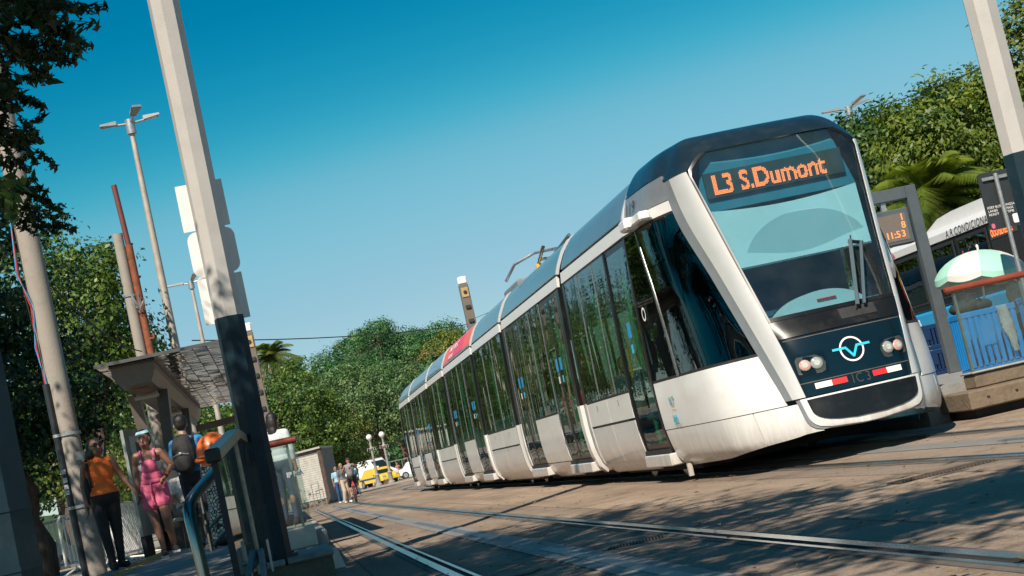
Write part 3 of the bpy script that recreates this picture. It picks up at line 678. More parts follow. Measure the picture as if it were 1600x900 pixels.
    # details of the leading cab
    def front_pt(X, z, off=.006):            # a point of the nose surface from its lateral position
        lo, hi = 0.0, 1.0; 
        for _ in range(30):
            mid = (lo + hi) / 2
            if cabP(mid, z).x < abs(X): lo = mid
            else: hi = mid
        u = lo * (1 if X >= 0 else -1); n = cabN(u, z); n = n if n.y < 0 else -n
        p = cabP(u, z) + n * off; return Vector((XC + p.x, p.y, p.z))
    def front_quad(mb, X0, X1, z0, z1, off, n=6):
        return mb.grid([[front_pt(X0 + (X1 - X0) * k / n, z, off) for k in range(n + 1)] for z in (z0, z1)])
    def disc(mb, cx, cz, r0, r1, off, n=28):
        return mb.grid([[front_pt(cx + r * math.cos(2 * PI * k / n), cz + r * math.sin(2 * PI * k / n), off) for k in range(n)] for r in (r0, r1)], True)
    obj('emblem_ring', disc(MB(), .0, 1.00, .105, .122, .008), M['white_vinyl'], fp)
    mb = MB(); pl = [(-.185, 1.02), (-.06, 1.02), (.0, .93), (.055, 1.025), (.185, 1.025)]
    for (x0, z0), (x1, z1) in zip(pl[:-1], pl[1:]):
        d = Vector((x1 - x0, z1 - z0)).normalized() * .006; nn = Vector((-d.y, d.x)).normalized() * .0115
        q = [(x0 - d.x - nn.x, z0 - d.y - nn.y), (x1 + d.x - nn.x, z1 + d.y - nn.y), (x1 + d.x + nn.x, z1 + d.y + nn.y), (x0 - d.x + nn.x, z0 - d.y + nn.y)]
        mb.add([front_pt(a, b, .011) for a, b in q], [(0, 1, 2, 3)])
    obj('emblem_wave', mb, M['cyan'], fp)
    for z in (.72 + .05, 1.205): obj('panel_seam', front_quad(MB(), -.60, .60, z, z + .008, .003, 14), M['joint_sealant'], fp)
    for s in (-1, 1):
        a, b = (.13, .28) if s > 0 else (-.28, -.13)
        c0, c1 = (.28, .44) if s > 0 else (-.44, -.28)
        obj('reflective_strip', front_quad(MB(), a, b, .70, .755, .006), M['red'], fp); obj('reflective_strip', front_quad(MB(), c0, c1, .70, .755, .006), M['white_vinyl'], fp)
        # headlamp housing, two lamps under a clear cover
        obj('headlight', MB().add([front_pt(s * a_, b_, .005) for a_, b_ in ((.30, .86), (.34, .842), (.545, .862), (.553, .88), (.553, 1.0), (.53, 1.03), (.36, 1.022), (.30, .985), (.282, .93))], [tuple(range(9))]), mat('lamp_bowl', (0.085, 0.09, 0.09), 0.3, metal=0.3, var=0.2), fp)
        for x, r, mm in ((.475, .048, 'lens_red'), (.365, .052, 'lens')):
            cxx = s * x; n = 20
            mb = MB(); mb.grid([[front_pt(cxx + r * q * math.cos(2 * PI * k / n), .94 + r * q * math.sin(2 * PI * k / n), .010 + h) for k in range(n)] for q, h in ((1.12, 0), (1.0, .008), (.7, .012), (.02, .014))], True)
            obj('lamp', mb, M[mm], fp, True)
            obj('lamp_core', disc(MB(), cxx, .94, .001, r * .55, .026, 16), M['lamp_core'], fp)
        obj('lamp_cover', front_quad(MB(), s * .275, s * .555, .83, 1.05, .032, 8), M['lampglass'], fp)
    faint = mat('worn_number', (0.045, 0.043, 0.040), 0.5, var=0.3)
    obj('worn_number', place_text('1C 3', .13, lambda u, v: front_pt(-.10 + u, .675 + v, .005), font_scale_x=.8), faint, fp)
    # wiper pair
    w = obj('wiper', MB().tube([front_pt(.22, 1.38, .05), front_pt(.40, 2.04, .07)], .022, 6), M['wiper_grey'], tram, True)
    obj('wiper_arm', MB().tube([front_pt(.29, 1.38, .05), front_pt(.50, 2.0, .07)], .018, 6), M['wiper_grey'], w, True)
    obj('wiper_joint', MB().tube([front_pt(.38, 2.03, .06), front_pt(.52, 1.99, .06)], .02, 6), M['black'], w, True)
    obj('wiper_blade', MB().tube([front_pt(.20, 1.36, .03), front_pt(.44, 2.1, .03)], .008, 4), M['rubber'], w)
    obj('wiper_recess', front_quad(MB(), .02, .40, 1.30, 1.405, .006, 8), M['rubber'], tram)
    # rail-side camera housing on the cantrail
    mb = MB(); mb.bbox((XC - 1.40, 16.72, 2.80), (XC - 1.22, 17.02, 2.935), .03); mb.bbox((XC - 1.33, 16.3, 2.82), (XC - 1.20, 16.75, 2.92), .02); obj('camera_housing', mb, M['white'], tram)
    # inside the cab, seen through the windscreen
    obj('cab_bulkhead', MB().box((XC - 1.18, 17.43, .36), (XC + 1.18, 17.455, 2.83)), M['trim_sky_teal'], tram)
    obj('cab_floor', MB().box((XC - .85, 15.6, .62), (XC + .85, 17.42, .66)), M['tram_floor'], tram)
    obj('dashboard', MB().hexa([(XC - .58, 15.05, 1.0), (XC + .58, 15.05, 1.0), (XC + .80, 15.75, 1.0), (XC - .80, 15.75, 1.0), (XC - .60, 15.09, 1.36), (XC + .60, 15.09, 1.36), (XC + .82, 15.75, 1.52), (XC - .82, 15.75, 1.52)]), M['dash'], tram)
    hood = obj('instrument_hood', MB().prism([(XC + .06 + .47 * math.cos(PI * k / 20), 1.40 + .25 * math.sin(PI * k / 20)) for k in range(21)], 'y', 15.30, 15.7), M['blind'], tram, True)
    obj('dash_lamp_strip', MB().box((XC + .0, 15.285, 1.545), (XC + .20, 15.298, 1.565)), M['red'], hood)
    dv = obj('driver_seat', MB().bbox((XC - .28, 16.6, 1.0), (XC + .22, 16.78, 1.95), .06).bbox((XC - .28, 16.1, .95), (XC + .22, 16.62, 1.08), .04), M['seat'], tram)
    obj('cab_side_post', MB().box((XC + .80, 15.75, 1.0), (XC + .86, 15.85, 2.7)), M['rubber'], tram)
    # header box with the destination display
    Yh = 15.66
    obj('header_box', MB().hexa([(XC - .86, 15.70, 2.68), (XC + .86, 15.70, 2.68), (XC + .95, 16.6, 2.68), (XC - .95, 16.6, 2.68), (XC - .70, 15.72, 3.31), (XC + .70, 15.72, 3.31), (XC + .8, 16.6, 3.4), (XC - .8, 16.6, 3.4)]), M['trim_sky_teal'], tram)
    dp = obj('destination_display', MB().box((XC - .74, 15.665, 2.815), (XC + .76, 15.70, 3.08)), M['ledbar'], tram)
    def led_fn(u, v): return Vector((XC - .665 + u, 15.655, 2.845 + v))
    V_, F_ = text_mesh('L3 S.Dumont', .285, font_scale_x=.82, bold=.007, space=.98); V_ = np.array(V_); dots = MB(); PT = .0148
    gx_, gy_ = np.meshgrid(np.arange(V_[:, 0].min(), V_[:, 0].max() + PT, PT), np.arange(V_[:, 1].min() - .2 * PT, V_[:, 1].max() + PT, PT)); pts_ = np.stack([gx_.ravel(), gy_.ravel()], 1); hit = np.zeros(len(pts_), bool)
    for f_ in F_:
        for q_ in range(1, len(f_) - 1):
            a_, b_, c_ = V_[f_[0]], V_[f_[q_]], V_[f_[q_ + 1]]; cr = lambda o, p, s: (p[0] - o[0]) * (s[:, 1] - o[1]) - (p[1] - o[1]) * (s[:, 0] - o[0])
            d1_, d2_, d3_ = cr(a_, b_, pts_), cr(b_, c_, pts_), cr(c_, a_, pts_); hit |= ((d1_ >= 0) & (d2_ >= 0) & (d3_ >= 0)) | ((d1_ <= 0) & (d2_ <= 0) & (d3_ <= 0))
    for u_, v_ in pts_[hit]: dots.add([led_fn(u_ + du, v_ + dv) for du, dv in ((-.0062, -.0062), (.0062, -.0062), (.0062, .0062), (-.0062, .0062))], [(0, 1, 2, 3)])
    tag(obj('display_lettering', dots, M['led_front'], dp), kind='stuff')
    # sun blind: lower edge sags in the middle of the windscreen
    rows = []
    for i in range(9):
        t = i / 8; row = []
        for k in range(17):
            x = -1 + 2 * k / 16; zt = 2.66 - .05 * (1 - x * x); zb_ = 2.02; z = zt + (zb_ - zt) * t; hw = .70 + (z - 2.0) * .12
            row.append((XC - .02 + x * hw, cabP(0, z).y + .14 + .02 * math.cos(3 * x), z))
        rows.append(row)
    sb = obj('sun_blind', MB().grid(rows), M['blind'], tram, True)
    arc = []
    for i in range(7):
        t = i / 6; arc.append([(XC + .04 + (.66 * math.cos(PI * k / 18)), cabP(0, 2.2).y + .112, 2.025 + t * .46 * math.sin(PI * k / 18)) for k in range(19)])
    obj('blind_pocket', MB().grid(arc), M['blind_light'], sb, True)
    obj('blind_hem', MB().box((XC - .70, cabP(0, 2.0).y + .12, 2.0), (XC + .68, cabP(0, 2.0).y + .135, 2.018)), M['steel'], sb)
    # number on the shoulder and the operator's marks by the door
    def side_fn(y0, z0, off):
        def f(u, v):
            z = z0 + v; Y = y0 - u; lo, hi = 1.9, 4.0
            for _ in range(30):
                mid = (lo + hi) / 2
                if cabP(mid, z).y < Y: lo = mid
                else: hi = mid
            p = cabP(-lo, z); return Vector((XC + p.x - off, p.y, p.z))
        return f
    for k_, ch_ in enumerate('119'): obj('fleet_numeral', place_text(ch_, .20, side_fn(17.28 - k_ * .135, 3.0, .014), font_scale_x=1.15), mat('number_grey', (0.03, 0.03, 0.03), 0.5), tram)
    st = obj('operator_mark', place_text('VLT', .125, side_fn(16.98, .86, .012), bold=.003, font_scale_x=.8, shear=.15), M['teal_vinyl'], tram)
    obj('operator_submark', place_text('carioca', .05, side_fn(16.95, .81, .012)), M['yellow'], st)
    st = obj('city_mark', place_text('RIO', .11, side_fn(16.98, .67, .012), bold=.004, font_scale_x=.85), M['cyan'], tram)
    obj('city_submark', place_text('PREFEITURA', .04, side_fn(16.98, .625, .012)), M['teal_vinyl'], st)
    def q_fn(u, v):
        return side_fn(17.30 - 0, 1.9, .012)(u, v)
    mb = MB(); n = 18
    mb.grid([[q_fn(.12 + r * math.cos(2 * PI * k / n), r * 1.2 * math.sin(2 * PI * k / n)) for k in range(n)] for r in (.045, .066)], True); obj('door_button_ring', mb, M['white_vinyl'], tram)
# pantograph folded on the second module
pan = obj('pantograph', MB().tube([(XC - .45, 27.4, 3.62), (XC + .45, 25.6, 3.78)], .022, 6).tube([(XC + .45, 27.4, 3.62), (XC - .45, 25.6, 3.78)], .022, 6).tube([(XC - .5, 27.6, 3.62), (XC - .5, 26.2, 3.95), (XC - .3, 27.6, 4.02)], .028, 6).tube([(XC + .5, 27.6, 3.62), (XC + .5, 26.2, 3.95), (XC + .3, 27.6, 4.02)], .028, 6).tube([(XC - .45, 27.4, 3.62), (XC - .45, 24.2, 3.80)], .03, 6).tube([(XC + .45, 27.4, 3.62), (XC + .45, 24.2, 3.80)], .03, 6).tube([(XC, 24.2, 3.80), (XC, 27.6, 3.86)], .04, 6), M['steel'], tram, True)
obj('pantograph_head', MB().tube([(XC - .98, 27.9, 3.66), (XC - .78, 27.8, 3.92), (XC - .4, 27.7, 4.04), (XC + .4, 27.7, 4.04), (XC + .78, 27.8, 3.92), (XC + .98, 27.9, 3.66)], .028, 6).tube([(XC - .4, 27.5, 3.88), (XC + .4, 27.5, 3.88)], .03, 6), M['steel'], pan, True)
obj('pantograph_base', MB().bbox((XC - .6, 26.9, 3.51), (XC + .6, 27.7, 3.60), .02).bbox((XC - .5, 24.0, 3.51), (XC + .5, 24.5, 3.62), .02), M['galv'], pan)
obj('insulator', MB().lathe([(.05, 0), (.08, .03), (.05, .05), (.08, .08), (.05, .1), (.05, .16)], (XC - .5, 27.0, 3.6), 10), M['yellow'], pan, True)
obj('roof_box', MB().bbox((XC - .7, 28.4, 3.505), (XC + .2, 30.2, 3.72), .04), M['galv'], tram)
obj('skirt_bracket', MB().cbox((XC - 1.18, 17.2, .13), (.05, .05, .14)), M['white'], tram)
# ------------------------------------------------------------------ vegetation
def leaf_mesh(name, centres, size, normals=None, tone=None, aspect=0.55, jitter=0.9, seed=0, droop=0.0):
    """rhombic leaves (4 verts, folded) as one mesh; centres Nx3"""
    rng = np.random.default_rng(seed); N = len(centres); c = np.asarray(centres, float)
    nr = rng.normal(size=(N, 3)) * jitter
    if normals is not None: nr = nr + normals
    nr[:, 2] += 0.35; nr /= np.linalg.norm(nr, axis=1)[:, None] + 1e-9
    a = rng.normal(size=(N, 3)); a[:, 2] -= droop; a -= nr * (a * nr).sum(1)[:, None]; a /= np.linalg.norm(a, axis=1)[:, None] + 1e-9
    b = np.cross(nr, a); s = (np.asarray(size) * rng.uniform(0.65, 1.3, N))[:, None]
    v = np.stack([c - a * s * .5, c + b * s * aspect * .5 + nr * s * .10, c + a * s * .5, c - b * s * aspect * .5 + nr * s * .10], 1).reshape(-1, 3)
    me = bpy.data.meshes.new(name); me.vertices.add(4 * N); me.vertices.foreach_set('co', v.astype(np.float32).ravel())
    me.loops.add(4 * N); me.loops.foreach_set('vertex_index', np.arange(4 * N, dtype=np.int32))
    me.polygons.add(N); me.polygons.foreach_set('loop_start', np.arange(0, 4 * N, 4, dtype=np.int32)); me.polygons.foreach_set('loop_total', np.full(N, 4, np.int32))
    me.update(calc_edges=True)
    at = me.attributes.new('tone', 'FLOAT', 'FACE')
    if tone is None: tone = rng.uniform(0, 1, N)
    at.data.foreach_set('value', np.clip(tone, 0, 1).astype(np.float32)); return me
def clump_cloud(blobs, n_clumps, per, clump_r, seed, fill=0.35):
    """leaf centres gathered into clumps spread over lumpy ellipsoids; blobs: (centre, radii)"""
    rng = np.random.default_rng(seed); vol = np.array([r[0] * r[1] + r[1] * r[2] + r[0] * r[2] for _, r in blobs]); cnt = np.maximum(3, (n_clumps * vol / vol.sum()).astype(int))
    C, Nn, T = [], [], []
    for (c, r), k in zip(blobs, cnt):
        d = rng.normal(size=(k, 3)); d /= np.linalg.norm(d, axis=1)[:, None]; rad = 1 - fill * rng.random(k) ** 1.6; rad *= 1 + .13 * np.sin(d[:, 0] * 7 + d[:, 2] * 5 + seed) + .08 * rng.normal(size=k)
        p = np.asarray(c) + d * rad[:, None] * np.asarray(r); m = rng.integers(int(per * .5), int(per * 1.5), k)
        idx = np.repeat(np.arange(k), m); off = rng.normal(size=(len(idx), 3)) * clump_r * rng.uniform(.6, 1.3, k)[idx][:, None]; off[:, 2] *= .7
        C.append(p[idx] + off); Nn.append(d[idx] * .9 + off / clump_r * .35); T.append((rng.normal(.45, .23, k)[idx]) + rng.normal(0, .16, len(idx)))
    return np.concatenate(C), np.concatenate(Nn), np.concatenate(T)
def limb(mb, a, b, r0, r1, wob, rng, n=6):
    a, b = Vector(a), Vector(b); pts = []
    for i in range(n + 1):
        t = i / n; p = a.lerp(b, t)
        if 0 < i < n: p += Vector(rng.normal(0, wob, 3))
        pts.append(p)
    mb.tube(pts, [r0 + (r1 - r0) * i / n for i in range(n + 1)], 8); return pts
M['bark'] = mat('tree_bark', (0.085, 0.06, 0.042), 0.9, var=0.4, vscale=5, bump=0.8, bscale=14, stretch=(3, 3, .6))
M['leaf_shaded'] = leaf_mat('leaves_shaded', (0.006, 0.020, 0.010), (0.026, 0.068, 0.018), 0.22)  # shade of the overshadowed trees and silhouetted sprays is put into this colour
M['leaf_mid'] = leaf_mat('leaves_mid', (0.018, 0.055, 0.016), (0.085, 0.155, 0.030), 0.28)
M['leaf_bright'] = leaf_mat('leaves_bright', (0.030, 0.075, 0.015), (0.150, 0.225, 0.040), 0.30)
M['leaf_olive'] = leaf_mat('leaves_olive', (0.030, 0.062, 0.014), (0.190, 0.215, 0.045), 0.30)
M['leaf_right'] = leaf_mat('leaves_yellow_tips', (0.030, 0.080, 0.014), (0.200, 0.240, 0.030), 0.32)
M['leaf_far'] = leaf_mat('leaves_far', (0.020, 0.078, 0.030), (0.095, 0.215, 0.062), 0.18)
M['leaf_far2'] = leaf_mat('leaves_far_light', (0.045, 0.100, 0.040), (0.150, 0.225, 0.075), 0.18)
M['leaf_yellow'] = leaf_mat('leaves_yellow', (0.085, 0.110, 0.015), (0.260, 0.270, 0.040), 0.2)
def tree(name, base, trunk_top, blobs, leaf, n_clumps, per, clump_r, lm, label, seed, trunk_r=.22, group=None, cat='tree', droop=0.0, fill=.35, aspect=.55, jit=.62):
    rng = np.random.default_rng(seed); root = empty(name, base, label, cat, group); mb = MB()
    pts = limb(mb, base, trunk_top, trunk_r, trunk_r * .6, trunk_r * .25, rng)
    for c, r in blobs:
        p = limb(mb, trunk_top, c, trunk_r * .5, trunk_r * .16, .12, rng)
        for k in range(4):
            d = Vector(rng.normal(size=3)).normalized(); d.z = abs(d.z) * .6; e = Vector(c) + Vector((d.x * r[0], d.y * r[1], d.z * r[2])) * .85; limb(mb, p[3 + k % 3], e, trunk_r * .16, trunk_r * .04, .10, rng, 4)
    obj('trunk', mb, M['bark'], root, True)
    C, N, T = clump_cloud(blobs, n_clumps, per, clump_r, seed, fill)
    obj('crown', leaf_mesh('crown', C, leaf, N, T, seed=seed, droop=droop, aspect=aspect, jitter=jit), lm, root); return root

# left of the platform: dark mass of street trees, from near to far
tree('street_tree', (-4.6, 31, .0), (-4.7, 31, 2.8), [((-5.3, 31, 6.0), (1.9, 1.8, 2.3)), ((-4.35, 31.5, 4.2), (1.25, 1.5, 1.3)), ((-5.6, 30, 3.6), (1.3, 1.4, 1.5)), ((-3.7, 31.5, 3.3), (.75, 1, .7)), ((-4.6, 30.8, 2.6), (1.0, .9, .8))], .13, 330, 60, .30, M['leaf_shaded'], 'large tree with shade put into its leaf colour behind the leaning concrete pole at the left', 21, .26)
tree('street_tree', (-4.0, 37, .0), (-3.8, 37, 3.6), [((-3.55, 37, 5.9), (1.15, 1.3, 1.35)), ((-3.05, 37, 6.75), (.55, .7, .6)), ((-4.15, 37.4, 4.4), (1.2, 1.2, 1.2)), ((-2.75, 37.2, 5.0), (.65, .8, .95))], .125, 250, 46, .21, M['leaf_bright'], 'sunlit broad leafed tree behind the short cut off pole and rusty pipe', 22, .18)
tree('street_tree', (-5.3, 42, .0), (-5.1, 42, 4.4), [((-5.0, 42, 7.4), (1.5, 1.6, 1.6)), ((-4.4, 42.6, 6.0), (1.3, 1.4, 1.4)), ((-3.3, 43, 5.1), (1.05, 1.2, 1.3)), ((-3.6, 43, 3.9), (1.2, 1.2, .8))], .15, 260, 50, .30, M['leaf_mid'], 'feathery tree filling the gap behind the dark tree at far left', 23, .22, droop=.8)
tree('street_tree', (-6.4, 58, .0), (-6.4, 58, 2.2), [((-5.7, 58, 3.6), (2.3, 2, 1.7)), ((-4.2, 60, 2.8), (1.4, 1.4, 1.5))], .17, 170, 44, .34, M['leaf_olive'], 'pale green sunlit bush seen low beside the information panel', 24, .2, cat='tree')
# row of trees further down the left side (their tops show under and beyond the canopy, and in the tram windows)
tree('street_tree', (-5.5, 76, .0), (-5.4, 76, 2.6), [((-4.0, 76, 4.2), (2.6, 2.4, 2.0)), ((-6.6, 76, 5.0), (2.4, 2.4, 2.2))], .22, 200, 36, .42, M['leaf_bright'], 'light green tree seen through the gap under the shelter canopy', 25, .25)
tree('street_tree', (-13, 66, .0), (-13, 66, 4), [((-13, 66, 8), (4, 4, 4)), ((-11, 68, 5), (3, 3, 2.5))], .30, 160, 36, .6, M['leaf_mid'], 'tall tree far beyond the left platform behind the dark trees', 26, .35)
tree('street_tree', (-12.5, 96, .0), (-12.5, 96, 4), [((-12.5, 96, 7.2), (4.5, 4.5, 3.6)), ((-8.5, 98, 5.2), (3, 3, 2.6))], .32, 180, 36, .62, M['leaf_mid'], 'broad tree behind the orange bin at the far end of the left platform', 27, .35)
tree('street_tree', (-13, 122, .0), (-13, 122, 5), [((-12, 122, 9.5), (5, 4.5, 4.0)), ((-8, 124, 7.0), (3.6, 3, 3.6)), ((-17, 121, 8), (4, 4, 4))], .42, 240, 40, .7, M['leaf_mid'], 'tall tree far down the left side, hidden by the shelter canopy', 28, .4)
tree('street_tree', (-22, 90, .0), (-22, 90, 5), [((-21, 90, 10.5), (5, 5, 4.5)), ((-17, 92, 7.0), (4, 3, 4)), ((-26, 88, 9), (5, 5, 5))], .42, 240, 40, .7, M['leaf_bright'], 'tall bright tree far left, seen only as a reflection in the tram windows', 29, .4)
tree('street_tree', (-10, 168, .0), (-10, 168, 5), [((-9, 168, 8.5), (6, 5, 4.5)), ((-4.5, 170, 6.5), (3.5, 3, 3.5)), ((-15, 166, 8), (5, 5, 4))], .6, 220, 36, .9, M['leaf_mid'], 'broad tree far beyond the end of the left platform, nearer one of a pair', 34, .4)
tree('street_tree', (-12, 215, .0), (-12, 215, 5), [((-11, 215, 10), (7, 6, 5.5)), ((-5, 217, 8), (4.5, 4, 4.5)), ((-18, 212, 9), (6, 6, 5))], .7, 220, 36, 1.1, M['leaf_bright'], 'broad tree far beyond the end of the left platform, farther one of a pair', 35, .4)
# the tree that stands over the near end of the platform: only its outermost sprays reach into the picture, its shade falls across the track
tree('shade_tree', (-5.6, 4.5, .0), (-5.2, 5.0, 4.3), [((-4.4, 6.0, 7.6), (2.7, 2.6, 1.7)), ((-2.6, 3.6, 7.4), (2.0, 1.9, 1.2)), ((-5.6, 9.2, 7.9), (2.0, 2.3, 1.6)), ((-3.0, 7.6, 7.8), (1.7, 1.6, 1.1)), ((-0.9, 1.9, 7.2), (1.7, 1.5, .9)), ((-1.6, 5.6, 8.0), (1.1, 1.2, .8)), ((-2.6, 9.4, 7.6), (1.0, 1.5, 1.0)), ((.5, 2.2, 7.3), (1.1, 1.2, .7)), ((-.2, 4.6, 7.6), (.9, 1.2, .6)), ((-1.2, 7.8, 7.8), (.8, 1.0, .6))], .15, 640, 66, .28, M['leaf_shaded'], 'shade tree over the platform with dark sprays hanging in at top left', 31, .30, fill=.75)
tree('shade_tree', (-7.2, 14.5, .0), (-6.9, 14.8, 3.6), [((-6.6, 14.6, 6.9), (2.6, 2.6, 2.0)), ((-5.2, 17.0, 6.4), (1.1, 1.4, 1.0)), ((-6.4, 18.0, 6.4), (1.6, 1.6, 1.4)), ((-5.0, 12.6, 7.0), (1.6, 1.6, 1.2)), ((-3.95, 11.2, 7.2), (1.2, 1.5, 1.0)), ((-3.5, 14.6, 6.9), (1.2, 1.7, 1.1)), ((-4.6, 18.6, 7.0), (1.2, 1.5, 1.0))], .15, 480, 60, .30, M['leaf_shaded'], 'second shade tree beside the platform with leafy tips along the left picture edge', 32, .28, fill=.75)
tree('shade_tree', (-9.2, 25.5, .0), (-8.6, 25.8, 4.2), [((-7.4, 26.5, 8.2), (2.2, 2.6, 2.0)), ((-6.0, 24.6, 7.6), (1.5, 2.0, 1.5)), ((-5.9, 29.0, 8.6), (1.3, 1.8, 1.2)), ((-8.6, 22.5, 7.4), (2.0, 2.2, 1.8))], .16, 420, 60, .32, M['leaf_shaded'], 'third shade tree out to the left that darkens the trees at the picture edge', 33, .3, fill=.7)
# sprays of pinnate leaves hanging into view at the upper left
def spray(name, tips, label, seed, lm, leaf=.085, L=.42):
    rng = np.random.default_rng(seed); root = empty(name, tips[0], label, 'branch'); tw = MB(); C, N, T = [], [], []; A = []
    for (x, y, Y) in tips:
        tip = at_y(x, y, Y); st = tip + Vector((-.42, -.12, .22))
        tw.tube([st, st.lerp(tip, .5) + Vector((0, 0, .05)), tip], [.012, .008, .003], 5)
        for f in range(7):
            o = st.lerp(tip, .25 + .75 * f / 6); d = (Vector((rng.uniform(.1, 1), rng.uniform(-.5, .5), rng.uniform(-.9, .25)))).normalized(); e = o + d * L * rng.uniform(.5, .9)
            tw.tube([o, o.lerp(e, .5) + Vector((0, 0, .015)), e], [.004, .003, .002], 4)
            for k in range(13):
                q = o.lerp(e, .12 + .88 * k / 12)
                for s in (-1, 1): C.append(q + Vector((rng.normal(0, .008), s * .025 + rng.normal(0, .01), -.018 + rng.normal(0, .012)))); T.append(rng.normal(.45, .2))
    obj('twig', tw, M['bark'], root); obj('leaves', leaf_mesh('leaves', np.array([tuple(p) for p in C]), leaf, None, np.array(T), aspect=.36, seed=seed, droop=.7), lm, root)
spray('hanging_branch', [(95, 40, 11), (60, 70, 11), (85, 95, 11.5), (30, 20, 10.5), (40, 100, 11.2), (10, 60, 11), (110, 15, 10.5), (70, 10, 11)], 'dark leafy branch hanging into the top left corner of the sky', 41, M['leaf_shaded'], .10, .40)
spray('hanging_branch', [(42, 150, 13), (35, 200, 13.2), (25, 175, 13), (52, 232, 13.4), (25, 255, 13), (5, 210, 13), (10, 150, 13), (45, 125, 12.6)], 'drooping fern like branch beside the leaning concrete pole, below the corner branch', 42, M['leaf_shaded'], .09, .30)
spray('hanging_branch', [(62, 305, 14), (88, 345, 15), (60, 350, 15), (30, 300, 14)], 'small spray of leaves poking past the concrete pole above the dark tree', 43, M['leaf_shaded'], .09, .34)
C = np.array([tuple(at_y(14 + RNG.normal(0, 11), 312 + RNG.normal(0, 17), 13 + RNG.normal(0, .1))) for _ in range(60)])
cl = empty('leaf_cluster', at_y(10, 310, 13), 'bright green leaf cluster in front of the concrete pole at the left edge', 'branch')
obj('leaves', leaf_mesh('leaves', C, .12, None, None, aspect=.7, seed=5), M['leaf_mid'], cl); obj('twig', MB().tube([at_y(-30, 290, 13), at_y(14, 315, 13)], [.01, .004], 5), M['bark'], cl)

# beyond the far crossing
tree('park_tree', (1.6, 100, .0), (1.6, 100, 2.4), [((1.5, 100, 5.9), (2.35, 2.3, 2.9)), ((2.9, 100.5, 4.4), (1.9, 1.9, 2.1)), ((.3, 100, 4.2), (1.7, 1.8, 2.0)), ((3.9, 101, 2.9), (1.2, 1.2, 1.2)), ((1.9, 99, 3.0), (1.7, 1.5, 1.3))], .20, 520, 44, .26, M['leaf_bright'], 'dense rounded bright green tree behind the shuttered kiosk', 51, .3)
tree('park_tree', (9.5, 150, .0), (9.3, 150, 4.0), [((7.2, 150, 8.2), (4.4, 4, 3.1)), ((11.5, 151, 7.6), (4.2, 4, 3.4)), ((8.8, 150, 5.3), (3.6, 3, 1.8)), ((13.3, 150, 5.0), (2.6, 2.4, 2.0))], .28, 520, 40, .42, M['leaf_far2'], 'wide spreading pale green tree behind the two globe lamps', 52, .45)
tree('park_tree', (5.2, 121, .0), (5.2, 121, 2.0), [((5.2, 121, 3.5), (1.4, 1.4, 1.5)), ((6.2, 121, 4.6), (1.0, 1, .9))], .2, 150, 40, .26, M['leaf_olive'], 'low olive green tree just left of the globe lamps', 53, .18)
tree('park_tree', (15.4, 152, .0), (15.2, 152, 2.4), [((14.4, 152, 4.9), (2.4, 2, 1.8)), ((16.4, 152, 6.2), (2.6, 2, 2.3))], .24, 220, 40, .34, M['leaf_bright'], 'leafy tree with low branches close behind the tail of the tram', 54, .25)
tree('park_tree', (13, 172, .0), (13, 172, 4), [((10, 172, 5), (7, 4, 4)), ((19, 174, 6), (6, 4, 5)), ((3, 172, 5), (5, 4, 4))], .4, 300, 36, .7, M['leaf_shaded'], 'dark trees in deep shade behind the parked cars', 55, .4)
# palm behind the rounded tree
def palm(base, top, n, L, label, seed, lm):
    rng = np.random.default_rng(seed); root = empty('palm_tree', base, label, 'palm'); top = Vector(top)
    obj('trunk', MB().tube([base, Vector(base).lerp(top, .5) + Vector((.1, 0, 0)), top], [.26, .2, .2], 10), M['bark'], root, True); P = MB(); dead = MB(); 
    tones = []; C, Nn, T = [], [], []
    vs, fs = [], []
    for k in range(n):
        az = 2 * PI * k / n + rng.uniform(-.2, .2); el = rng.uniform(-.5, 1.25); l = L * rng.uniform(.8, 1.1); d = Vector((math.cos(az) * math.cos(el), math.sin(az) * math.cos(el), math.sin(el)))
        pts = [top + d * l * t + Vector((0, 0, -1)) * (l * .55 * t * t) for t in np.linspace(0, 1, 9)]
        P.tube(pts, [.028 - .024 * i / 8 for i in range(9)], 4); side = d.cross(Vector((0, 0, 1))).normalized()
        for i in range(44):
            t = .10 + .90 * i / 43; q = t * 8; j = min(int(q), 7); p = pts[j].lerp(pts[j + 1], q - j); w = L * .26 * math.sin(PI * (.12 + .82 * t)) + .1; tg = (pts[j + 1] - pts[j]).normalized()
            for s in (-1, 1):
                e = p + (side * s * .8 + tg * .6 + Vector((0, 0, -.45))).normalized() * w; b = tg * .028; o = len(vs); vs += [p - b, p + b, e]; fs.append((o, o + 1, o + 2)); tones.append(np.clip(.3 + .45 * math.sin(el) + rng.normal(0, .12), 0, 1))
    me = bpy.data.meshes.new('fronds'); me.from_pydata([tuple(v) for v in vs], [], fs); a = me.attributes.new('tone', 'FLOAT', 'FACE'); a.data.foreach_set('value', np.array(tones, np.float32))
    obj('fronds', me, lm, root); obj('frond_stalks', P, lm, root)
    for k in range(14):
        az = 2 * PI * k / 14; p = top + Vector((math.cos(az) * .25, math.sin(az) * .25, -.1)); dead.tube([p, p + Vector((math.cos(az) * .5, math.sin(az) * .5, -.9)), p + Vector((math.cos(az) * .55, math.sin(az) * .55, -1.7))], [.07, .06, .03], 4)
    obj('dead_fronds', dead, mat('dead_frond', (0.33, 0.20, 0.10), .9, var=.3), root)
palm((.95, 112, 0), (.9, 112, 10.5), 34, 2.5, 'palm tree with hanging dead fronds above the rounded tree', 61, M['leaf_olive'])

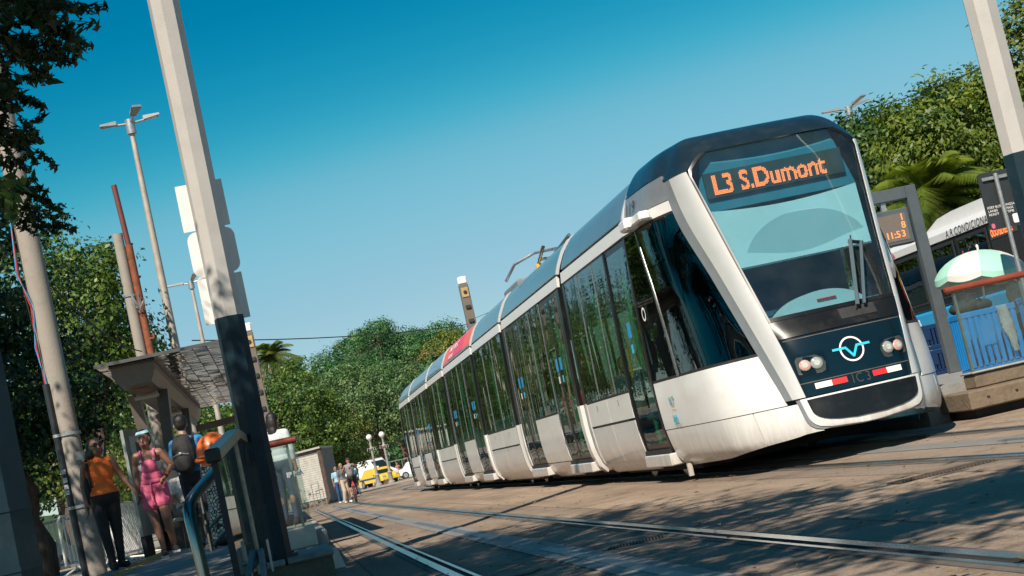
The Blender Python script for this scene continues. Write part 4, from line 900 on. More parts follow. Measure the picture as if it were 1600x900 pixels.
# trees on the right behind the bus
tree('street_tree', (22.5, 47, .0), (22.5, 47, 3.0), [((21.9, 47, 6.6), (1.9, 2, 2.2)), ((23.7, 47.5, 6.7), (2.1, 2, 2.5)), ((22.5, 46, 4.6), (2.4, 2, 1.7)), ((25.2, 47.5, 5.6), (2.0, 2, 2.3)), ((24.1, 47, 8.3), (.7, .8, .8)), ((22.8, 48, 7.4), (1.4, 1.5, 1.5))], .20, 900, 62, .24, M['leaf_right'], 'tree with yellowish leaf tips rising behind the bus', 71, .3, droop=1.0, aspect=.42)
tree('street_tree', (19.3, 52, .0), (19.5, 52, 3.4), [((21.6, 52, 7.4), (1.7, 2, 1.9)), ((22.7, 53, 8.0), (1.5, 1.6, 1.4)), ((20.6, 52, 5.6), (1.6, 1.6, 1.8)), ((21.9, 52, 6.0), (1.6, 1.6, 1.8))], .20, 520, 60, .24, M['leaf_mid'], 'darker tree just right of the tram roof corner', 72, .28)
tree('street_tree', (28.5, 50, .0), (28.5, 50, 4), [((27.6, 50, 9.0), (1.5, 1.6, 2.6)), ((29, 50, 6.5), (2.4, 2.2, 3))], .20, 420, 56, .3, M['leaf_olive'], 'tall thin leafed tree at the right edge behind the grey mast', 73, .3)
palm((20.3, 44.6, 0), (20.2, 44.6, 5.2), 46, 3.0, 'low palm with arching fronds between the display frame and the bus', 62, M['leaf_right'])

# ------------------------------------------------------------------ wooded hill
def hill_h(x, y):
    e = math.exp(-((y - 430) / 62) ** 2)
    h = e * (28.5 * math.exp(-((x - 28) / 46) ** 4) + 6.5 * math.exp(-((x - 31) / 13) ** 2) + 2 * math.exp(-((x - 54) / 9) ** 2)) + 14 * math.exp(-((x + 40) / 60) ** 2 - ((y - 470) / 60) ** 2) + 14 * math.exp(-((x - 110) / 50) ** 2 - ((y - 470) / 60) ** 2)
    return h + 1.2 * math.sin(x * .31 + y * .13) + .9 * math.sin(y * .21 - x * .17)
gx = np.linspace(-140, 190, 60); gy = np.linspace(290, 620, 40)
P = [[(x, y, hill_h(x, y) - 2.5 - 0 * (x + y)) for x in gx] for y in gy]
tag(obj('hill', MB().grid(P), mat('hill_undergrowth', (0.020, 0.045, 0.016), .95, var=.5, vscale=.2), smooth=True), kind='structure')
rng = np.random.default_rng(99); C, Nn, T, S = [], [], [], []
for k in range(560):
    x = rng.uniform(-30, 105); y = rng.uniform(315, 440); h = hill_h(x, y)
    if h < 2: continue
    r = rng.uniform(2.2, 4.6); bl = [((x, y, h - .5), (r, r, r * .8))]
    c, n_, t_ = clump_cloud(bl, 30, 24, r * .17, k + 500, .25); C.append(c); Nn.append(n_); T.append(t_ * .45 + rng.uniform(.0, .5))
C = np.concatenate(C); tag(obj('hillside_forest', leaf_mesh('hillside_forest', C, .58, np.concatenate(Nn), np.concatenate(T), seed=77, jitter=.32), M['leaf_far']), 'dense green forest covering the hill behind the tram', 'forest', kind='stuff')
def hill_tree(px, py, Y, blobs, lm, label, seed, leaf=.55, nc=170):
    b = at_y(px, py, Y); bl = [((b.x + dx, b.y, b.z + dz), (r, r, r * k)) for dx, dz, r, k in blobs]
    tree('hill_tree', (b.x, b.y, hill_h(b.x, b.y) - 3), (b.x, b.y, b.z - 1), bl, leaf, nc, 26, .9, lm, label, seed, .4, cat='tree')
hill_tree(690, 545, 400, [(0, 0, 5.6, .75), (3.5, -1, 4.5, .8), (-3, -2, 4, .7)], M['leaf_yellow'], 'yellow green tree on the hill above the red advert of the tram', 81)
hill_tree(690, 519, 425, [(0, 0, 4.6, .6), (-4, -1.5, 3, .6), (4, -1.2, 2.6, .6)], M['leaf_far'], 'round topped tree standing out on the right shoulder of the hill', 82)
hill_tree(590, 528, 405, [(0, 0, 5.5, .8), (-6, -3, 5, .7), (6, -2, 5.5, .75), (1, 2, 4, .7)], M['leaf_far'], 'dark crown at the very top of the wooded hill', 83, nc=200)
hill_tree(668, 562, 395, [(0, 0, 3.2, .9), (1, -3, 2.6, .8)], leaf_mat('leaves_brown', (0.06, 0.05, 0.02), (0.17, 0.14, 0.05), .2), 'brownish bare looking tree beside the yellow green one on the hill', 84, nc=60)
# ------------------------------------------------------------------ left platform, ramp and side pavement
M['paving'] = mat('platform_paving', (0.23, 0.225, 0.215), 0.75, var=0.18, vscale=3, bump=0.25, bscale=40, dirt=0.35, dirt_color=(0.12, 0.10, 0.085), dirt_scale=1.6)
M['stone'] = mat('kerb_stone', (0.30, 0.285, 0.255), 0.8, var=0.25, vscale=7, bump=0.4, bscale=30, dirt=0.5, dirt_color=(0.10, 0.075, 0.055), dirt_scale=4)
M['old_concrete'] = mat('stained_concrete', (0.17, 0.125, 0.085), 0.85, var=0.35, vscale=5, bump=0.5, bscale=22, dirt=0.6, dirt_color=(0.05, 0.035, 0.025), dirt_scale=5)
M['cream'] = mat('cream_concrete', (0.45, 0.42, 0.36), 0.75, var=0.1, vscale=4, dirt=0.3, dirt_color=(0.25, 0.2, 0.15), dirt_scale=5, bump=.15)
M['tactile'] = mat('tactile_yellow', (0.42, 0.27, 0.07), 0.7, var=0.2, vscale=8)
M['earth'] = mat('side_pavement_concrete', (0.26, 0.23, 0.19), 0.9, var=0.3, vscale=1.2, bump=.4, bscale=20, dirt=.5, dirt_color=(.12, .09, .06), dirt_scale=2)
PZ = .39
plat = tag(empty('platform', (-1, 40, 0)), kind='structure')
obj('platform_core', MB().box((-2.35, 17.0, 0), (.26, 72, PZ - .03)), M['paving'], plat)
for k in range(18):                                       # paving slabs near enough to tell apart, the core carries on beyond
    y = 17.0 + k * .9
    for j in range(3):
        x = -2.35 + j * .8
        obj('slab', MB().bbox((x + .004, y + .004, PZ - .03), (x + .796, y + .896, PZ + (.002 if (k + j) % 3 else .0)), .006), M['paving'], plat)
    obj('kerb_stone', MB().bbox((.055, y + .006, PZ - .16), (.34, y + .894, PZ + .004), .015), M['stone'], plat)
obj('platform_top', MB().box((-2.35, 33.2, PZ - .03), (.34, 72, PZ)), M['paving'], plat)
obj('ramp', MB().prism([(8.5, -.02), (17.0, -.02), (17.0, PZ), (16.4, PZ), (8.5, .06)], 'x', -2.35, -.50), M['paving'], plat)
ts = MB(); 
for k in range(60):
    y = 17.3 + k * .3; ts.bbox((-2.05, y, PZ), (-1.78, y + .29, PZ + .008), .003)
    for q in range(4): ts.bbox((-2.03 + q * .066, y + .02, PZ + .006), (-2.0 + q * .066, y + .27, PZ + .014), .003)
tag(obj('tactile_strip', ts, M['tactile'], plat), kind='stuff')
pav = obj('side_pavement', MB().box((-60, 17.5, -.1), (-2.36, 110, .30)), M['earth']); tag(pav, kind='structure')
# end plinth of the platform, with capping stones
pl = tag(empty('end_plinth', (-.1, 16, 0)), kind='structure')
obj('plinth_core', MB().box((-.50, 15.25, 0), (.31, 16.85, .19)), M['old_concrete'], pl)
for (a, b, c, d) in ((-.5, 15.2, -.12, 15.9), (-.11, 15.2, .34, 15.9), (-.5, 15.91, -.05, 16.85), (-.04, 15.91, .33, 16.85)): obj('capping_stone', MB().bbox((a, b, .19), (c - .01, d - .01, .25), .012), M['stone'], pl)
obj('rubble_block', MB().hexa([(.30, 16.3, 0), (.44, 16.35, 0), (.42, 16.9, 0), (.30, 16.9, 0), (.30, 16.32, .2), (.40, 16.4, .17), (.39, 16.85, .19), (.30, 16.86, .21)]), M['cream'], pl)

# ------------------------------------------------------------------ octagonal masts with dark painted foot
M['mast_grey'] = mat('mast_grey_paint', (0.40, 0.385, 0.365), 0.45, var=0.06, vscale=3, dirt=0.2, dirt_color=(0.24, 0.21, 0.18), dirt_scale=4, bump=.05)
M['mast_dark'] = mat('mast_dark_teal_paint', (0.008, 0.024, 0.034), 0.45, spec=.2, var=0.2, vscale=5, dirt=0.18, dirt_color=(0.10, 0.09, 0.08), dirt_scale=6)
M['sign_white'] = mat('sign_back_white', (0.72, 0.72, 0.70), 0.45, var=0.05, vscale=3, dirt=.15, dirt_color=(.4, .38, .33))
def mast(x, y, z0, zp, z1, r0, r1, label, rot=0.0):
    root = empty('mast', (x, y, z0), label, 'mast', 'grey octagonal masts with dark painted foot')
    rz = lambda z: r0 + (r1 - r0) * (z - z0) / (z1 - z0)
    obj('upper_shaft', MB().tube([(x, y, zp), (x, y, z1)], [rz(zp), r1], 8, phase=PI / 8 + rot), M['mast_grey'], root)
    ft = obj('painted_foot', MB().tube([(x, y, z0 + .03), (x, y, zp + .004)], [rz(z0) + .004, rz(zp) + .004], 8, phase=PI / 8 + rot), M['mast_dark'], root)
    for z in (z0 + .75, z0 + 1.0): obj('weld_band', MB().tube([(x, y, z), (x, y, z + .02)], rz(z) + .009, 8, phase=PI / 8 + rot), M['mast_dark'], ft)
    obj('base_plate', MB().tube([(x, y, z0), (x, y, z0 + .03)], .2, 8, phase=PI / 8), M['mast_dark'], root)
    return root
mast(-.185, 15.5, .25, 2.60, 9.5, .128, .168, 'tall grey octagonal mast with dark foot in front of the white sign backs', .25)
mast(7.33, 14.0, .0, 2.44, 9.0, .150, .165, 'grey octagonal mast at the right edge of the picture', .35)
mast(-1.04 - .165, 7.0, .0, 2.7, 9.0, .165, .16, 'dark painted mast foot cut by the bottom left corner', .2)
# sign backs carried behind the tall mast
def rounded(x0, x1, z0, z1, r, n=6):
    pts = []
    for cx, cz, a0 in ((x1 - r, z1 - r, 0), (x0 + r, z1 - r, PI / 2), (x0 + r, z0 + r, PI), (x1 - r, z0 + r, 1.5 * PI)):
        for k in range(n + 1): pts.append((cx + r * math.cos(a0 + PI / 2 * k / n), cz + r * math.sin(a0 + PI / 2 * k / n)))
    return pts
for (z0, z1, r, x0, x1, w) in ((3.53, 3.995, .01, -.445, .012, 'square topmost white sign back'), (3.065, 3.515, .09, -.43, .03, 'middle white sign back with rounded corners'), (2.595, 3.05, .01, -.415, .02, 'lowest of the three white sign backs')):
    root = empty('sign', (-.2, 15.72, z0), w + ' fixed behind the tall grey mast', 'sign', 'sign backs on the tall mast')
    obj('sign_plate', MB().prism(rounded(x0, x1, z0, z1, r), 'y', 15.735, 15.745), M['sign_white'], root)
    obj('bracket', MB().box((-.30, 15.665, z0 + .2), (-.07, 15.733, z0 + .25)), M['galv'], root)

# ------------------------------------------------------------------ ramp balustrade, handrails
M['rail_cap'] = mat('weathered_rail_cap', (0.36, 0.31, 0.25), 0.35, metal=0.5, var=0.25, vscale=12, dirt=.4, dirt_color=(.12, .09, .07), dirt_scale=8)
M['rubber_cap'] = M['rubber']
M['woodred'] = mat('red_brown_handrail', (0.22, 0.045, 0.020), 0.35, var=0.25, vscale=6, coat=.3, stretch=(1, 5, 5))
M['rampglass'] = glass_mat('ramp_glass_shaded', (0.16, 0.28, 0.28), ior=1.55, dirt=.10)  # dark tint carries the shade and mirrored trees of plain clear glass
b = empty('ramp_balustrade', (-.4, 13.5, .2), 'glass ramp balustrade with thick sloping metal cap left of the tall mast', 'balustrade')
def beam(mb, a, b_, w, h):
    a, b_ = Vector(a), Vector(b_); d = (b_ - a).normalized(); s = d.cross(Vector((0, 0, 1))).normalized() * w / 2; u = s.cross(d).normalized() * h / 2
    return mb.hexa([a - s - u, a + s - u, b_ + s - u, b_ - s - u, a - s + u, a + s + u, b_ + s + u, b_ - s + u])
capm = obj('cap_rail', beam(beam(MB(), (-.475, 12.45, 1.235), (-.335, 14.45, 1.45), .105, .085), (-.335, 14.45, 1.45), (-.22, 16.9, 1.38), .10, .08), M['rail_cap'], b)
obj('end_cap', MB().bbox((-.535, 12.40, 1.18), (-.415, 12.46, 1.29), .015), M['rubber'], capm)
obj('glass_panel', MB().hexa([(-.482, 12.5, .22), (-.468, 12.5, .22), (-.338, 14.4, .30), (-.352, 14.4, .30), (-.482, 12.5, 1.20), (-.468, 12.5, 1.20), (-.338, 14.4, 1.40), (-.352, 14.4, 1.40)]), M['rampglass'], b)
obj('glass_panel', MB().hexa([(-.342, 14.46, .30), (-.328, 14.46, .30), (-.26, 15.3, .3), (-.274, 15.3, .3), (-.342, 14.46, 1.40), (-.328, 14.46, 1.40), (-.26, 15.3, 1.38), (-.274, 15.3, 1.38)]), M['rampglass'], b)
obj('post', MB().box((-.50, 12.46, .15), (-.450, 12.50, 1.2)), M['rubber'], b)
obj('post', MB().box((-.37, 14.40, .2), (-.32, 14.455, 1.41)), M['rail_cap'], b)
obj('edge_strip', MB().box((-.452, 12.9, .2), (-.444, 12.93, 1.2)), M['galv'], b); 
for y in (12.75, 12.84, 13.6): obj('edge_strip', MB().box((-.455 + (y - 12.9) * .07, y, .2), (-.445 + (y - 12.9) * .07, y + .02, 1.2)), M['galv'], b)
pbk = empty('steel_foot', (-.23, 14.6, .2), 'bent flat steel foot plate at the base of the ramp balustrade', 'bracket')
obj('plate', MB().prism([(13.6, .16), (13.66, .16), (14.3, .42), (14.5, .30), (14.7, .30), (14.7, .24), (14.5, .24), (14.28, .36)], 'x', -.335, -.285), M['galv'], pbk)
obj('angle', MB().box((-.25, 14.35, .2), (-.235, 14.75, .48)), M['galv'], pbk)
h = empty('handrail', (-.78, 13.4, .2), 'polished steel handrail with a curved end on the ramp', 'handrail')
pts = [(-.765, 13.35, .05), (-.775, 13.37, .5), (-.79, 13.40, .80), (-.785, 13.45, .90), (-.765, 13.6, .955), (-.70, 13.95, 1.03), (-.52, 14.9, 1.22), (-.45, 15.8, 1.32)]
obj('top_rail', MB().tube(pts, .050, 16), M['chrome'], h, True, ang=60)
for dz in (.30, .45):
    pp = [(-.70, 13.95, 1.0 - dz * .6), (-.70, 14.0, .98 - dz), (-.62, 14.4, 1.05 - dz), (-.45, 14.9, 1.14 - dz)]
    obj('lower_rail', MB().tube(pp, .016, 8), M['chrome'], h, True)
obj('strut', MB().tube([(-.70, 13.97, 1.0), (-.70, 13.97, .5)], .014, 8), M['chrome'], h, True)
# balustrade across the end of the platform
def end_balustrade(x0, x1, y, zf, zr, label, wood=True, plinth=None):
    r = empty('end_balustrade', (x0, y, zf), label, 'balustrade', 'glass balustrades at the platform ends')
    obj('handrail', MB().tube([(x0, y, zr), (x1, y, zr)], .038, 12), M['woodred'], r, True)
    obj('handrail_end', MB().ell((x0, y, zr), (.012, .038, .038), 10, 6), M['woodred'], r, True); obj('handrail_end', MB().ell((x1, y, zr), (.012, .038, .038), 10, 6), M['woodred'], r, True)
    obj('glass_panel', MB().box((x0 + .06, y - .006, zf), (x1 - .01, y + .006, zr - .035)), M['clearglass'], r)
    n = max(2, int((x1 - x0) / .75) + 1)
    for k in range(n):
        x = x0 + .10 + (x1 - x0 - .2) * k / (n - 1); obj('stanchion', MB().box((x - .014, y + .01, zf), (x + .014, y + .04, zr - .03)), M['galv'], r)
    return r
eb = end_balustrade(-.50, .215, 17.0, .47, 1.375, 'glass platform end balustrade with red brown rail beside the tall mast')
obj('plinth', MB().bbox((-.50, 16.9, .251), (.225, 17.12, .468), .012), M['cream'], eb)
obj('scuff_lettering', place_text('IP MA', .07, lambda u, v: Vector((.05 + u, 16.99, 1.0 + v)), bold=.004), M['white_vinyl'], eb)

# ------------------------------------------------------------------ shelter
M['mirror'] = mat('mirror_tile', (0.27, 0.255, 0.24), 0.06, metal=1.0, var=0.12, vscale=20)
M['shelter_steel'] = mat('shelter_bronze_steel', (0.15, 0.125, 0.105), 0.40, metal=0.6, var=0.15, vscale=5)
M['shelter_dark'] = mat('shelter_dark_steel', (0.06, 0.06, 0.06), 0.4, metal=.4, var=.2)
M['kiosk_edge'] = mat('canopy_edge_trim', (.12, .12, .12), .4, metal=.5, var=.2)
sh = empty('tram_shelter', (-1.7, 29, PZ), 'platform shelter with mirror tiled flat canopy on V shaped steel legs', 'shelter')
CXL, CXR, CY0, CY1, CZ0 = -2.20, -.08, 22.7, 35.8, 3.12
obj('canopy', MB().box((CXL, CY0, CZ0), (CXR, CY1, CZ0 + .03)), M['shelter_dark'], sh)
obj('canopy_edge', MB().box((CXL - .012, CY0 - .012, CZ0 - .012), (CXR + .012, CY0 - .001, CZ0 + .034)), M['kiosk_edge'], sh)
tl = MB(); rng = np.random.default_rng(3); nx, ny = 11, 46
for i in range(nx):
    for j in range(ny):
        x0, x1 = CXL + (CXR - CXL) * i / nx + .006, CXL + (CXR - CXL) * (i + 1) / nx - .006; y0, y1 = CY0 + (CY1 - CY0) * j / ny + .006, CY0 + (CY1 - CY0) * (j + 1) / ny - .006
        t = rng.normal(0, .0022, 4) - .006; tl.add([(x0, y0, CZ0 + t[0]), (x0, y1, CZ0 + t[1]), (x1, y1, CZ0 + t[2]), (x1, y0, CZ0 + t[3])], [(0, 1, 2, 3)])
tag(obj('mirror_tiles', tl, M['mirror'], sh), kind='stuff')
obj('beam', MB().prism([(-2.02, 2.96), (-1.92, 2.80), (-1.50, 2.80), (-1.42, 2.96), (-1.42, 3.08), (-2.02, 3.08)], 'y', 22.95, 35.3), M['shelter_steel'], sh)
obj('beam_gasket', MB().box((-2.04, 22.9, 3.08), (-1.40, 35.35, 3.11)), M['shelter_dark'], sh)
for k, y in enumerate((24.9, 30.3)):
    for s, xt, xb in ((-1, -1.94, -1.74), (1, -1.50, -1.68)):
        lg = obj('leg', MB().hexa([(xb - .055, y, PZ), (xb + .055, y, PZ), (xb + .055, y + .30, PZ), (xb - .055, y + .30, PZ), (xt - .085, y - .05, 2.81), (xt + .085, y - .05, 2.81), (xt + .085, y + .38, 2.81), (xt - .085, y + .38, 2.81)]), M['shelter_steel'] if s < 0 else M['shelter_dark'], sh)
    obj('lamp_tray', MB().bbox((-1.84, y - 1.3, 2.785), (-1.60, y - .35, 2.80), .004), mat('lamp_tray', (.20, .10, .07), .5, var=.2), sh)
    for q in range(2): obj('lamp_holder', MB().bbox((-1.90 + q * .03, y - .30 + q * .08, 2.70 + q * .05), (-1.54 - q * .02, y - .22 + q * .08, 2.76 + q * .05), .01), M['cream'], sh)
obj('cross_bar', beam(MB(), (-1.55, 34.6, 2.62), (-.1, 34.6, 2.68), .12, .14), M['shelter_steel'], sh)
obj('cross_bar', beam(MB(), (-1.55, 33.8, 2.18), (-.1, 33.8, 2.24), .07, .08), M['galv'], sh)
# notice board with poster
ib = empty('notice_board', (-2.03, 24.6, PZ), 'tall glazed notice board standing just behind the woman in pink', 'notice board')
mb = MB(); a, c = Vector((-2.17, 24.4, 0)), Vector((-1.86, 25.3, 0)); 
def slab_between(mb, a, c, z0, z1, t):
    d = (c - a).normalized(); n = Vector((d.y, -d.x, 0)) * t / 2
    return mb.hexa([(p.x, p.y, z) for z in (z0, z1) for p in (a - n, c - n, c + n, a + n)])
obj('panel', slab_between(mb, a, c, .70, 2.30, .05), mat('notice_frame', (.30, .33, .31), .4, metal=.4, var=.1), ib)
nd = Vector(((c - a).y, -(c - a).x, 0)).normalized() * .034
obj('poster', slab_between(MB(), a.lerp(c, .14) + nd, a.lerp(c, .86) + nd, 1.2, 2.2, .006), mat('notice_paper', (.42, .47, .44), .6, var=.25, vscale=9), ib)
obj('notice_photo', slab_between(MB(), a.lerp(c, .35) + nd * 1.2, a.lerp(c, .75) + nd * 1.2, 1.85, 2.1, .006), mat('notice_photo', (.10, .10, .10), .6, var=.6, vscale=30), ib)
obj('foot', slab_between(MB(), a.lerp(c, .02), a.lerp(c, .3), PZ, .70, .07), M['rubber'], ib)
obj('foot', slab_between(MB(), a.lerp(c, .75), a.lerp(c, .98), PZ, .70, .07), M['rubber'], ib)
bb = empty('blue_crate', (-1.86, 25.2, PZ), 'bright blue plastic box behind the legs of the woman in pink', 'crate')
obj('body', MB().hexa([(-2.0, 25.6, PZ), (-1.62, 25.6, PZ), (-1.62, 26.0, PZ), (-2.0, 26.0, PZ), (-2.06, 25.55, .95), (-1.56, 25.55, .95), (-1.56, 26.05, .95), (-2.06, 26.05, .95)]), mat('blue_plastic', (.01, .22, .48), .4, var=.1, vscale=4), bb)
obj('rim', MB().bbox((-2.09, 25.52, .95), (-1.53, 26.08, .99), .01), mat('blue_plastic_rim', (.02, .26, .52), .4, var=.1), bb)
# bench
be = empty('bench', (-1.45, 25.5, PZ), 'low pale bench under the shelter behind the chrome handrail', 'bench')
obj('seat', MB().bbox((-1.66, 24.0, .80), (-1.22, 27.4, .86), .02), M['cream'], be)
for y in (24.3, 27.0): obj('leg', MB().bbox((-1.56, y, PZ), (-1.32, y + .08, .80), .01), M['shelter_dark'], be)

# orange litter bin with curved hood
bn = empty('litter_bin', (-.755, 20.2, PZ), 'orange plastic litter bin with curved hood behind the ramp rail', 'litter bin')
M['orange'] = mat('orange_plastic', (0.82, 0.15, 0.015), 0.38, var=0.08, vscale=4, coat=.2)
bx, by = -.755, 20.2
P = []
for i in range(10):
    t = i / 9; z = .75 + t * .72; P.append([(bx + (.165 + .03 * t) * math.cos(2 * PI * k / 18), by + (.135 + .025 * t) * math.sin(2 * PI * k / 18), z) for k in range(18)])
obj('body', MB().grid(P, True), M['orange'], bn, True)
P = [[(bx + .20 * math.cos(PI * k / 14), by + .19 - .40 * t, 1.50 + (.27 + .03 * (1 - t)) * math.sin(PI * k / 14) ** .8) for k in range(15)] for t in np.linspace(0, 1, 7)]
hd = obj('hood', MB().shell(P, [[Vector((math.cos(PI * k / 14), 0, math.sin(PI * k / 14))) for k in range(15)] for _ in range(7)], .015), M['orange'], bn, True)
obj('lip', MB().bbox((bx - .235, by - .22, 1.44), (bx + .235, by + .20, 1.50), .02), M['orange'], bn)
obj('hood_front', MB().grid([[(bx + .198 * math.cos(PI * k / 14) * (1 - .95 * t), by - .205 - .10 * math.sin(PI / 2 * t), 1.50 + .268 * math.sin(PI * k / 14) ** .8 * (1 - .8 * t)) for k in range(15)] for t in np.linspace(0, 1, 7)]), M['orange'], bn, True)
obj('post', MB().tube([(bx + .12, by + .1, PZ), (bx + .12, by + .1, 1.0)], .035, 10), M['orange'], bn, True)
# patterned trolley bag
tb = empty('trolley_bag', (-.835, 19.75, PZ), 'tall pebble patterned shopping trolley bag in front of the orange bin', 'bag')
def pebble_mat():
    m = bpy.data.materials.new('pebble_print'); m.use_nodes = True; n, l = m.node_tree.nodes, m.node_tree.links; p = n['Principled BSDF']; p.inputs['Roughness'].default_value = .7
    tc = n.new('ShaderNodeTexCoord'); v = n.new('ShaderNodeTexVoronoi'); v.feature = 'DISTANCE_TO_EDGE'; v.inputs['Scale'].default_value = 26; l.new(tc.outputs['Object'], v.inputs['Vector'])
    v2 = n.new('ShaderNodeTexVoronoi'); v2.inputs['Scale'].default_value = 26; l.new(tc.outputs['Object'], v2.inputs['Vector'])
    r = n.new('ShaderNodeValToRGB'); r.color_ramp.elements[0].position = .08; r.color_ramp.elements[1].position = .16; l.new(v.outputs['Distance'], r.inputs[0])
    mx = n.new('ShaderNodeMix'); mx.data_type = 'RGBA'; mx.inputs['A'].default_value = (.015, .015, .015, 1); l.new(r.outputs[0], mx.inputs['Factor'])
    h_ = n.new('ShaderNodeHueSaturation'); h_.inputs['Saturation'].default_value = .35; h_.inputs['Value'].default_value = .75; l.new(v2.outputs['Color'], h_.inputs['Color'])
    m3 = n.new('ShaderNodeMix'); m3.data_type = 'RGBA'; m3.inputs['Factor'].default_value = .35; m3.inputs['A'].default_value = (.62, .55, .44, 1); l.new(h_.outputs[0], m3.inputs['B']); l.new(m3.outputs['Result'], mx.inputs['B'])
    l.new(mx.outputs['Result'], p.inputs['Base Color']); return m
P = []
for i in range(12):
    t = i / 11; z = .50 + t * .88; w = .112 + .012 * math.sin(t * 9) - .02 * t; P.append([(-.835 + w * math.copysign(abs(math.cos(2 * PI * k / 20)) ** .6, math.cos(2 * PI * k / 20)), 19.75 + .1 * math.copysign(abs(math.sin(2 * PI * k / 20)) ** .6, math.sin(2 * PI * k / 20)), z) for k in range(20)])
mb = MB().grid(P, True); o = len(mb.v) - 20; mb.f.append(tuple(range(o, o + 20))); obj('sack', mb, pebble_mat(), tb, True)
for s in (-1, 1): obj('wheel', MB().tube([(-.835 + s * .10 - .015, 19.78, .47), (-.835 + s * .10 + .015, 19.78, .47)], .075, 14), M['rubber'], tb, True)
obj('base_bag', MB().ell((-.835, 19.74, .47), (.13, .10, .07), 12, 8), M['rubber'], tb, True)
obj('handle', MB().tube([(-.92, 19.87, .5), (-.92, 19.87, 1.42), (-.75, 19.87, 1.42), (-.75, 19.87, .5)], .012, 8), M['chrome'], tb, True)

# ------------------------------------------------------------------ poles on the left
M['concrete_pole'] = mat('spun_concrete', (0.29, 0.26, 0.225), 0.85, var=0.14, vscale=5, bump=.3, bscale=50, dirt=.4, dirt_color=(.22, .18, .14), dirt_scale=5)
M['rust'] = mat('rusty_steel', (0.20, 0.060, 0.025), 0.8, var=0.45, vscale=7, bump=.3, bscale=30)
M['rust_top'] = mat('old_red_paint', (0.14, 0.040, 0.032), 0.6, var=0.2, vscale=5)
cpz = empty('concrete_pole', (-2.87, 24, .3), 'leaning grey concrete utility pole with black conduit behind the woman in orange', 'utility pole')
obj('shaft', MB().tube([(-2.86, 24, .25), (-2.935, 24, 10)], [.158, .172], 20), M['concrete_pole'], cpz, True)
obj('conduit', MB().tube([(-3.00, 23.87, .3), (-3.035, 23.87, 3.15)], .048, 10), mat('black_conduit', (.018, .022, .026), .4, var=.2), cpz, True)
for z in (1.30, 2.36): obj('band_clamp', MB().tube([(-2.875, 24, z), (-2.875, 24, z + .045)], .182, 20, cap=False), M['galv'], cpz, True); obj('clamp_loop', MB().tube([(-3.018, 23.87, z), (-3.018, 23.87, z + .045)], .058, 12, cap=False), M['galv'], cpz, True)
for k, (mm, dx) in enumerate((('red', 0), ('bluesign', .02), ('rubber', -.02))):
    obj('wire', MB().tube([(-3.035 + dx, 23.87, 3.1), (-3.06 - dx, 23.86, 3.7), (-3.03 + dx * 2, 23.87, 4.3), (-3.12 - dx, 23.84, 4.8), (-3.08, 23.86, 5.6)], .009, 5), M[mm], cpz, True)
rng = np.random.default_rng(8)
for z, w, hh in ((1.98, .15, .12), (1.80, .07, .22), (2.05, .2, .05), (1.62, .06, .05)):
    a0 = -1.25 + rng.uniform(-.3, .5); n = 5; R = .168
    P = [[(-2.868 + R * math.cos(a0 + w / R * k / n), 24 + R * math.sin(a0 + w / R * k / n), zz) for k in range(n + 1)] for zz in (z, z + hh)]
    obj('torn_poster', MB().grid(P), mat('torn_paper', (.50, .49, .46), .8, var=.25, vscale=40), cpz)
for z in (1.82, 1.70, 1.60, 1.52):
    P = [[(-3.02 + .051 * math.cos(-PI / 2 + q), 23.87 + .051 * math.sin(-PI / 2 + q), zz) for q in (-.6, -.2, .2, .6)] for zz in (z, z + .065)]
    obj('sticker', MB().grid(P), mat('white_scrawl', (.6, .6, .58), .7, var=.7, vscale=60), cpz)
sp_ = empty('cut_pole', (-2.44, 36, .3), 'short cut off concrete pole tied to a rusty pipe above the shelter', 'utility pole')
obj('shaft', MB().tube([(-2.44, 36, .2), (-2.45, 36, 7.3)], [.135, .115], 16), M['concrete_pole'], sp_, True)
obj('tie', MB().tube([(-2.44, 36, 5.86), (-2.44, 36, 5.90)], .145, 14, cap=False), M['galv'], sp_)
for k in range(5): obj('loose_wire', MB().tube([(-2.40, 35.85, 5.9), (-2.42 + .05 * k, 35.8, 5.65 - .05 * k), (-2.3 + .04 * k, 35.83, 5.45 + .08 * k), (-2.25 + .02 * k, 35.9, 5.9 - .1 * k)], .008, 4), M['galv'], sp_)
rp = empty('rusty_pipe', (-2.25, 35.9, .3), 'tall rusty brown pipe beside the cut off concrete pole', 'pipe')
obj('lower_pipe', MB().tube([(-2.22, 36, .2), (-2.255, 36, 7.0)], .085, 12), M['rust'], rp, True); obj('upper_pipe', MB().tube([(-2.255, 36, 7.0), (-2.315, 36, 8.4)], .062, 12), M['rust_top'], rp, True)
obj('elbow', MB().tube([(-2.22, 35.95, 4.85), (-2.10, 35.9, 4.85), (-2.10, 35.9, 4.95)], .03, 8), M['rust'], rp, True)
M['lamp_alu'] = mat('lamp_head_aluminium', (0.32, 0.33, 0.33), .45, metal=.4, var=.1)
M['lamp_pole'] = mat('lamp_pole_galvanised', (0.40, 0.36, 0.31), .6, metal=.2, var=.2, vscale=3, dirt=.3, dirt_color=(.25, .17, .1))
